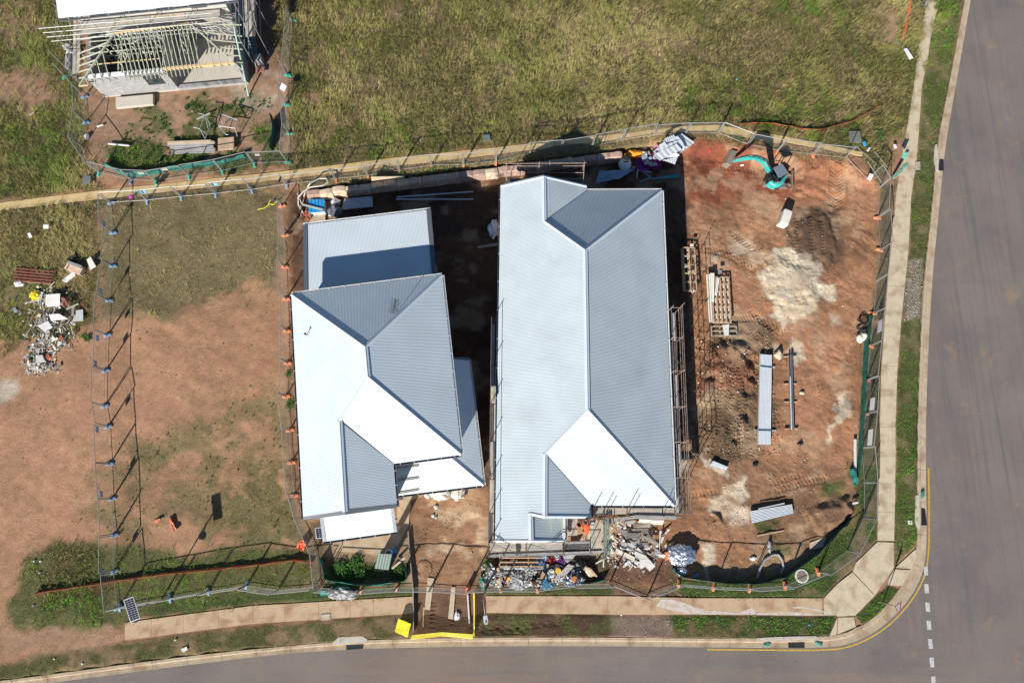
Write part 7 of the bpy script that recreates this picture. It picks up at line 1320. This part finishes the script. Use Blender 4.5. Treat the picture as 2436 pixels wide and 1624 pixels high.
# worker on the front scaffold
def worker():
    t = thing('person', 'person in orange hi-vis top and dark trousers bending on the front scaffold', 'person', W(1393, 1262, 2.62)); f0 = W(1393, 1262, 2.62)
    fwd = Vector((-.25, .97, 0)); sdv = Vector((.97, .25, 0)); hip = f0+Vector((0, 0, .82)); chest = hip+fwd*.34+Vector((0, 0, .30)); neck = hip+fwd*.46+Vector((0, 0, .40)); head = hip+fwd*.6+Vector((0, 0, .44))
    J = [hip, hip.lerp(chest, .5)+Vector((0, 0, .04)), chest, neck, head]; E = [(0, 1), (1, 2), (2, 3), (3, 4)]; Rr = [.15, .15, .165, .06, .1]
    for s_ in (-1, 1):
        k = len(J); hj = hip+sdv*s_*.1; kn = f0+sdv*s_*.13+fwd*.14+Vector((0, 0, .46)); an_ = f0+sdv*s_*.13+fwd*.0+Vector((0, 0, .08)); toe = an_+fwd*.2+Vector((0, 0, -.04)); J += [hj, kn, an_, toe]; E += [(0, k), (k, k+1), (k+1, k+2), (k+2, k+3)]; Rr += [.11, .075, .05, .045]
        k = len(J); shd = chest+sdv*s_*.2; el = chest+sdv*s_*.28+fwd*.2+Vector((0, 0, -.2)); wr = chest+sdv*s_*.2+fwd*.42+Vector((0, 0, -.32)); hn = wr+fwd*.1+Vector((0, 0, -.04)); J += [shd, el, wr, hn]; E += [(2, k), (k, k+1), (k+1, k+2), (k+2, k+3)]; Rr += [.075, .052, .035, .04]
        base = k+3
        for q in range(5):
            o_ = sdv*(.03*(q-2))*1.0; l_ = (.05, .09, .1, .09, .07)[q]; J += [hn+o_+fwd*.05, hn+o_*1.15+fwd*(.05+l_*.6)+Vector((0, 0, -.02)), hn+o_*1.1+fwd*(.05+l_*.8)+Vector((0, 0, -.05))]; kk_ = len(J)-3; E += [(base, kk_), (kk_, kk_+1), (kk_+1, kk_+2)]; Rr += [.011, .009, .008]
    me = bpy.data.meshes.new('body'); me.from_pydata([tuple(p-f0) for p in J], E, []); o = bpy.data.objects.new('body', me); COL.objects.link(o); o.parent = t
    sk = o.modifiers.new('skin', 'SKIN'); 
    for i, r_ in enumerate(Rr): me.skin_vertices[0].data[i].radius = (r_, r_)
    me.skin_vertices[0].data[0].use_root = True; su = o.modifiers.new('sub', 'SUBSURF'); su.levels = 2; su.render_levels = 2
    m = bpy.data.materials.new('worker_clothes'); m.use_nodes = True; n = m.node_tree.nodes; l = m.node_tree.links; b = n['Principled BSDF']; b.inputs['Roughness'].default_value = .8; tc = n.new('ShaderNodeTexCoord'); sp = n.new('ShaderNodeSeparateXYZ'); l.new(tc.outputs['Object'], sp.inputs[0]); cr = n.new('ShaderNodeValToRGB'); cr.color_ramp.interpolation = 'CONSTANT'; e = cr.color_ramp.elements; e[0].position = 0; e[0].color = (.02, .02, .02, 1); e[1].position = .08; e[1].color = (.025, .03, .05, 1); e3 = cr.color_ramp.elements.new(.56); e3.color = (.85, .10, .02, 1)
    mr_ = n.new('ShaderNodeMapRange'); mr_.inputs[1].default_value = 0; mr_.inputs[2].default_value = 1.5; l.new(sp.outputs[2], mr_.inputs[0]); l.new(mr_.outputs[0], cr.inputs[0]); l.new(cr.outputs[0], b.inputs['Base Color']); me.materials.append(m)
    hl = head-f0; hm = MB().blob((hl.x, hl.y, hl.z), (.105, .12, .12), 3, .02, 1, 16, 10); ho = inst('head', hm.mesh('head', mat('skin', (.42, .25, .17), .6)), t)
    inst('hair', MB().blob((hl.x, hl.y, hl.z+.025), (.112, .126, .115), 5, .04, 3, 16, 10).mesh('hair', mat('dark_hair', (.03, .02, .015), .8)), t)
    for s_ in (-1, 1): inst('ear', MB().blob(tuple(hl+sdv*s_*.108), (.02, .03, .035), 2, .02, 1, 8, 6).mesh('ear', MATS['skin']), t)
    nb = hl+fwd*.115+Vector((0, 0, -.03)); inst('nose', MB().blob(tuple(nb), (.02, .025, .02), 2, .02, 1, 8, 6).mesh('nose', MATS['skin']), t)
worker()
tag(MB().lathe([(.13, 0), (.16, .3), (.17, .3), (.15, .28), (.14, .1)], W(1377, 1247, 2.63), 16).build('bucket', mat('bucket_brown', (.30, .12, .08), .6)), 'round bucket of brown mix beside the person on the scaffold', 'bucket')
tag(MB().box(W(1408, 1244, 2.75), (.3, .24, .22), .05).build('box', CREAM), 'cream box on the scaffold right of the person', 'box')
# ---------------------------------------------------------------- west block rubbish
rack('pallet', 'red-brown slatted pallets on dry grass at the left edge', 'pallet', T(84, 658), pdir((35, 655), (138, 664))[0], 3.0, .95, 5, 8, .22, REDW, .09, under=BARE)
V_ = lambda x, y: (40+x/5.6, 580+y/5.6); U_ = lambda x, y: (40+x/5.6, 730+y/5.6)
for i, (q, hh, m, l) in enumerate(((tuple(V_(*p) for p in ((980, 240), (1040, 205), (1085, 320), (1000, 360))), (.5, .6, .3, .2), mat('pale_panel', (.48, .46, .40), .7), 'pale square panel propped by the west fence'), (tuple(V_(*p) for p in ((770, 380), (805, 430), (680, 530), (615, 495))), .2, WHITEB, 'white metal panel lying on dry grass by the dumped sofa'), (tuple(V_(*p) for p in ((325, 660), (380, 650), (382, 705), (325, 715))), .25, WHITEB, 'small white board right of the yellow bag'), (tuple(V_(*p) for p in ((165, 785), (380, 735), (385, 755), (170, 803))), .25, mat('grey_trim', (.48, .50, .50), .6), 'long grey trim left of the white rubbish pile'), (tuple(V_(*p) for p in ((440, 700), (640, 690), (620, 850), (425, 860))), (.5, .6, .45, .4), PB_W, 'largest white board on the rubbish pile by the west edge'), (tuple(V_(*p) for p in ((690, 875), (850, 805), (860, 820), (700, 895))), .35, PALEG, 'pale timber strip on the right of the white rubbish pile'), (tuple(V_(*p) for p in ((860, 800), (880, 795), (975, 890), (955, 900))), .2, REDW, 'red-brown strip at the right of the white rubbish pile'), (tuple(U_(*p) for p in ((820, 60), (910, 45), (915, 195), (770, 210))), .3, mat('pale_grey_panel', (.52, .52, .50), .7), 'pale grey panel right of the white rubbish pile'), (tuple(U_(*p) for p in ((770, 40), (800, 35), (800, 140), (770, 140))), .4, GREYB, 'narrow grey strip beside the pale grey panel'), (tuple(U_(*p) for p in ((330, 270), (470, 205), (520, 290), (410, 350))), (.5, .5, .4, .35), PB_W, 'tilted white board in the middle of the rubbish pile'), (tuple(U_(*p) for p in ((490, 130), (620, 115), (730, 180), (500, 200))), (.6, .6, .4, .4), mat('dirty_white_panel', (.58, .56, .51), .7), 'curved dirty white panel in the rubbish pile'), (tuple(U_(*p) for p in ((290, 650), (370, 650), (410, 740), (290, 755))), .3, PB_W, 'lowest white board of the rubbish pile'), (tuple(U_(*p) for p in ((580, 460), (630, 480), (630, 520), (570, 530))), .3, WHITEB, 'small white box with yellow edge in the rubbish pile'), (tuple(U_(*p) for p in ((570, 420), (620, 380), (650, 430), (590, 460))), .3, mat('terracotta', (.45, .10, .04), .8), 'red clay tile in the rubbish pile'), (tuple(U_(*p) for p in ((410, 650), (450, 640), (490, 690), (430, 710))), .25, MATS['terracotta'], 'orange clay tile at the lower end of the rubbish pile'))): plate('sheet', q, hh, .03, m, l, 'sheet')
tag(MB().blob(T(*V_(275, 690), .2), (.42, .4, .3), 130, .3, 2.4, 20, 10).build('rubbish_bag', mat('bag_yellow', (.80, .60, .01), .45)), 'bright yellow bag at the left of the white rubbish pile', 'rubbish bag')
sf = thing('sofa', 'dumped peach sofa with dark back on dry grass', 'sofa', T(*V_(810, 360))); c = T(*V_(810, 355)); MB().box(c+Vector((0, -.05, .22)), (1.15, .5, .4), -.35).build('seat', mat('peach_fabric', (.62, .44, .32), .8), sf); MB().box(c+Vector((.1, .28, .38)), (1.2, .22, .6), -.35).build('backrest', GREYB, sf)
for s_ in (-1, 1): MB().box(c+Matrix.Rotation(-.35, 3, 'Z') @ Vector((s_*.6, 0, .3)), (.16, .55, .5), -.35).build('armrest', MATS['peach_fabric'], sf)
tag(MB().lathe([(.34, .02), (.4, .12), (.34, .22), (.2, .22), (.17, .12), (.2, .02)], T(*V_(755, 235), .1), 18).build('tyre', BLK), 'black tyre above the dumped sofa', 'tyre')
tag(MB().blob(T(*V_(50, 540), .15), (.36, .26, .2), 131, .3, 3, 14, 8).build('rubbish_bag', FOILW), 'white bag below the left red-brown pallets', 'rubbish bag')
bricks = thing('brick_heap', 'heap of broken pinkish bricks on the white rubbish pile', 'bricks', T(*V_(700, 800)))
for i in range(34):
    rr = random.Random(700+i); p = T(*V_(700+rr.gauss(0, 38), 800+rr.gauss(0, 32)), .35+.25*rr.random()); MB().box(p, (.2, .1, .08), rr.random()*3, rr.uniform(-.6, .6), rr.uniform(-.6, .6)).build('brick', mat('broken_brick', (.34, .16, .12), .9, 0, .3, 6) if i % 3 else REDW, bricks)
hm_ = MB(); hd2 = MB(); ht = MB()
for i in range(1000):
    rr = random.Random(2000+i); tq = rr.random(); cx_, cy_2 = (120+rr.gauss(0, 22), 720+rr.gauss(0, 20)) if tq < .25 else (128+rr.gauss(0, 24), 770+rr.gauss(0, 16)) if tq < .5 else (115+rr.gauss(0, 26), 815+rr.gauss(0, 16)) if tq < .72 else (95+rr.gauss(0, 17), 868+rr.gauss(0, 13)); s_ = .06+.26*rr.random()**2.2; p = T(cx_, cy_2, .03+.42*rr.random()**2*(1 if tq < .72 else .6))
    tgt = (hm_, hd2, ht)[0 if rr.random() < .55 else 1 if rr.random() < .5 else 2]
    if rr.random() < .35: a = rr.random()*3; tgt.bar(p, p+Vector((math.cos(a)*s_*2.2, math.sin(a)*s_*2.2, rr.uniform(-.05, .12))), .04, .02)
    else: tgt.box(p, (s_, s_*(.4+.5*rr.random()), .02), rr.random()*3, rr.uniform(-.6, .6), rr.uniform(-.6, .6))
rp_ = thing('rubbish_pile', 'long pile of white demolition rubbish at the left edge of the bare block', 'rubbish pile', T(120, 790))
for nm_, q, m in (('white_scraps', hm_, PB_W), ('dark_scraps', hd2, GREYB), ('tan_scraps', ht, mat('straw_scrap', (.50, .40, .26), .9))): q.build(nm_, m, rp_)['kind'] = 'stuff'
for i, (x, y) in enumerate(((375, 205), (420, 180))): bucket(T(*U_(x, y), .1), .16, .3, WHITEB, ['left', 'right'][i]+' of two small white buckets in the rubbish pile', GREYB)
tag(MB().pipe([T(*U_(228, 565), .1)+Vector((math.cos(t)*.14, math.sin(t)*.16, 0)) for t in np.linspace(0, 6.283, 16)], .035, 6).build('white_ring', WHITEB), 'white ring at the lower left of the rubbish pile', 'ring')
# ---------------------------------------------------------------- yard of half-built house
K_ = lambda x, y: (380+x/7.35, 240+y/7.35)
for i in range(11):
    rr = random.Random(40+i); y0 = 760+i*16; x0 = 130+rr.uniform(0, 110)+i*9; x1 = 1000-rr.uniform(0, 80); tag(MB().bar(T(*K_(x0, y0+10), .12+.28*(1-i/11)), T(*K_(x1, y0-18), .12+.28*(1-i/11)), .17, .05).build('plank', (PALEW, PLANKG, GREYB)[0 if i < 2 else 1+i % 2]), ORD[i]+' from the top of the long grey plank stack in the weedy yard', 'plank', 'long plank stack')
for i in range(8): y0 = 700+i*24; tag(MB().bar(T(*K_(1055, y0+12), .4), T(*K_(1330, y0-10), .4), .13, .06).build('plank', BARE), ORD[i]+' from the top of the short pinkish plank stack in the weedy yard', 'plank', 'short plank stack')
plate('bearer', (K_(1060, 860), K_(1320, 850), K_(1320, 880), K_(1065, 895)), .3, .06, PALEW, 'pale bearer across the foot of the short plank stack', 'bearer')
def frame3(name, lab, pts, edges, m=GALV, r_=.03):
    t = thing(name, lab, 'steel frame', T(*K_(*pts[0][:2]))); P = [T(*K_(x, y), h) for x, y, h in pts]
    for a, b in edges: MB().tube(P[a], P[b], r_, 6).build('tube', m, t)
frame3('steel_trestle', 'pale steel ladder-like trestle standing over the long plank stack', ((790, 600, 1.0), (890, 370, 1.1), (935, 490, .6), (840, 720, .5), (770, 335, 1.0), (680, 575, 1.0), (860, 640, .6), (900, 560, .65)), ((0, 1), (1, 2), (2, 3), (0, 3), (4, 1), (5, 0), (6, 0), (7, 1)))
frame3('steel_trestle', 'pale open steel crate frame right of the ladder-like trestle', ((1110, 540, .9), (1180, 355, 1.0), (1440, 450, 1.0), (1390, 580, .9), (1165, 605, .2), (1370, 650, .1), (1430, 400, .4), (1260, 390, 1.0), (1190, 560, .9), (1350, 425, 1.0), (1290, 570, .9), (1060, 500, .3)), ((0, 1), (1, 2), (2, 3), (0, 3), (0, 4), (3, 5), (2, 6), (1, 6), (7, 8), (9, 10), (4, 5), (0, 11)), r_=.035)
tag(MB().bar(T(*K_(680, 365), .35), T(*K_(915, 262), .4), .13, .05).build('plank', PALEG), 'pale loose plank above the ladder-like trestle', 'plank')
tag(MB().tube(T(261, 345, .2), T(311, 349.5, .2), .07, 8).build('pipe', WHITEB), 'short bright white pipe in the weedy yard', 'pipe')
tag(MB().tube(T(233, 304, .15), T(248, 299, .15), .07, 8).build('pipe', CREAM), 'stubby cream pipe below the brick wall corner', 'pipe')
tag(MB().blob(T(209, 327, .15), (.2, .26, .18), 140, .3, 3, 12, 8).build('rubbish_bag', WHITEB), 'small white bag inside the fence corner of the weedy yard', 'rubbish bag')
for i, (x, y, s_) in enumerate(((168, 120, .4), (176, 136, .35))): tag(MB().blob(T(x, y, .4), (s_, s_*.7, .3), 141+i, .3, 3, 16, 9).build('rubbish_bag', FOILW if i else CLEAR), ['upper', 'lower'][i]+' white bag left of the half-built house', 'rubbish bag')
tag(MB().blob(T(172, 153, .45), (.3, .85, .35), 145, .25, 3, 18, 10).build('sheet_bundle', GREYB), 'long grey bundle left of the half-built house', 'bundle')
cb_ = T(622, 152); tag(MB().box(cb_+Vector((0, 0, .45)), (.5, .6, .9), .1).build('brick_stack', GREYB), 'dark upright block stack right of the half-built house', 'block stack'); bs = thing('brick_stack', 'small stack of reddish bricks right of the half-built house', 'bricks', T(624, 170))
for i in range(4):
    for j in range(3): MB().box(T(624, 170)+Vector((-.2+.24*(j-.5), .12*i-.2, .28)), (.23, .11, .09), .0).build('brick', mat('red_brick', (.30, .13, .10), .9), bs)
for i, (x0, x1) in enumerate(((588, 600), (604, 618))): plate('shutter_sheet', ((x0, 90), (x1, 88), (x1+3, 148), (x0+2, 150)), (2.0, 2.0, .3, .3), .03, mat('dark_teal_sheet', (.08, .12, .15), .6), ['left', 'right'][i]+' dark sheet propped in shade right of the half-built house', 'sheet')
# ---------------------------------------------------------------- litter, tarps, odds and ends
m_ = mat('poly_white', (.76, .77, .80), .6)
for i, (q, l) in enumerate(((((2144, 124), (2151, 122), (2166, 145), (2158, 149)), 'white foam slab in grass near the upper side-street footpath'), (((2063, 418), (2072, 422), (2064, 436), (2057, 431)), 'white foam block beside the slumped fence panels'), (((2119, 350), (2124, 349), (2128, 358), (2121, 360)), 'small white foam piece near the pale green cloth'), (((2056, 364), (2061, 356), (2065, 358), (2060, 366)), 'thin white foam strip at the end of the sandy path'), (((2046, 344), (2052, 342), (2056, 352), (2050, 354)), 'cyan and white carton at the end of the sandy path'), (((111, 539), (124, 540), (123, 549), (111, 548)), 'right white sheet of paper on dry grass by the left edge'), (((73, 560), (80, 558), (85, 568), (78, 571)), 'left white sheet of paper on dry grass by the left edge'), (((30, 735), (38, 732), (44, 740), (36, 744)), 'pale blue carton on dry grass at the left edge'), (((431, 1543), (445, 1536), (448, 1544), (437, 1550)), 'square pale tile on the verge above the kerb'), (((2195, 10), (2206, 0), (2208, 6), (2192, 26)), 'grey sack beside the top of the side-street footpath'), (((1685, 361), (1690, 356), (1690, 362), (1684, 366)), 'small red sheet on dark red soil near the excavator bucket'), (((76, 280), (88, 272), (90, 275), (79, 283)), 'small wooden offcut in grass left of the half-built house'), (((1760, 394), (1768, 392), (1768, 396), (1760, 397)), 'white scrap below the excavator bucket'))):
    plate('litter', q, .42 if (q[0][1] < 700 and not 1600 < q[0][0] < 2000) else .1, .04, (m_, m_, m_, m_, CYAN, m_, m_, BLT, CREAM, GREYB, RED, BARE, m_)[i], l, 'litter')
for i, (x, y, m, l) in enumerate(((1750, 194, CYAN, 'small cyan scrap in the north field'), (2132, 108, CYAN, 'small blue scrap in grass near the upper orange strip'), (2142, 23, GREYB, 'small grey scrap on bare soil near the orange strip'), (1293, 100, GREYB, 'grey scrap in the middle of the north field'), (945, 40, CLEAR, 'pale scrap in the upper north field'), (1691, 459, BLUE, 'blue scrap on the soil right of the long house'), (1924, 1485, BLUE, 'blue scrap in the lush corner verge'), (95, 1361, CLEAR, 'grey scrap in weeds above the orange mesh'), (82, 1334, WHITEB, 'left white scrap in weeds at the lower left'), (97, 1334, WHITEB, 'right white scrap in weeds at the lower left'), (130, 1566, WHITEB, 'white scrap on the lower left verge'), (196, 1577, WHITEB, 'second white scrap on the lower left verge'), (418, 1521, mat('pale_yellow', (.60, .58, .30), .7), 'pale yellow scrap on the verge left of the tile'), (1478, 1461, WHITEB, 'white scrap at the edge of the gravel patch'), (80, 1440, CLEAR, 'grey scrap in the green weeds lower left'), (2252, 1450, GREYB, 'dark scrap on the side street'), (1612, 1530, GREYB, 'dark clod in the gutter by the gravel patch'))):
    tag(MB().blob(T(x, y, .3 if y < 300 else .08 if y < 1525 else .05), (.08, .06, .03), 160+i, .35, 2.5, 10, 7).build('litter', m), l, 'litter')
drape('barrier_mesh', ((705, 1300, .1), (722, 1282, .3), (735, 1290, .3), (722, 1312, .1)), ORMESH, 'crumpled orange mesh heap by the middle fence foot', 'barrier mesh', .35, 14, 8)
for i, q in enumerate((((366, 1238, .05), (383, 1232, .2), (386, 1238, .2), (370, 1244, .05)), ((402, 1232, .05), (408, 1230, .2), (425, 1260, .2), (416, 1262, .05)))): drape('barrier_mesh', q, mat('faded_orange_mesh', (.55, .17, .09), .7), ['left', 'right'][i]+' small orange mesh scrap on the bare west block', 'barrier mesh', .1, 8, 9+i)
tag(MB().pipe([T(x, y, .4) for x, y in ((617, 503), (632, 500), (643, 493), (648, 480), (642, 490), (655, 492), (665, 480))], .03, 5).build('rope', YM), 'yellow rope end at the corner of the brown grass block', 'rope')
tag(MB().blob(T(317, 472, .35), (.16, .2, .15), 190, .3, 2, 10, 7).build('flag', MAG), 'small pink scrap under the path fence above the brown grass', 'scrap')
# every offcut keeps a label of its own
seen = {}
for o in [o for o in bpy.data.objects if o.parent is None and o.name.startswith('board_offcut')]: seen.setdefault(o['label'], []).append(o)
for l_, os_ in seen.items():
    if len(os_) > 1:
        os_.sort(key=lambda o: o.location.x); nm_ = ['leftmost', 'rightmost'] if len(os_) == 2 else ['leftmost', 'second leftmost', 'third leftmost', 'fourth leftmost', 'fifth leftmost'][:len(os_)]
        for o, n_ in zip(os_, nm_): o['label'] = n_+' '+l_.replace(', about', ',').replace('of the rubbish heap beside the scaffold', 'of the scaffold rubbish heap')
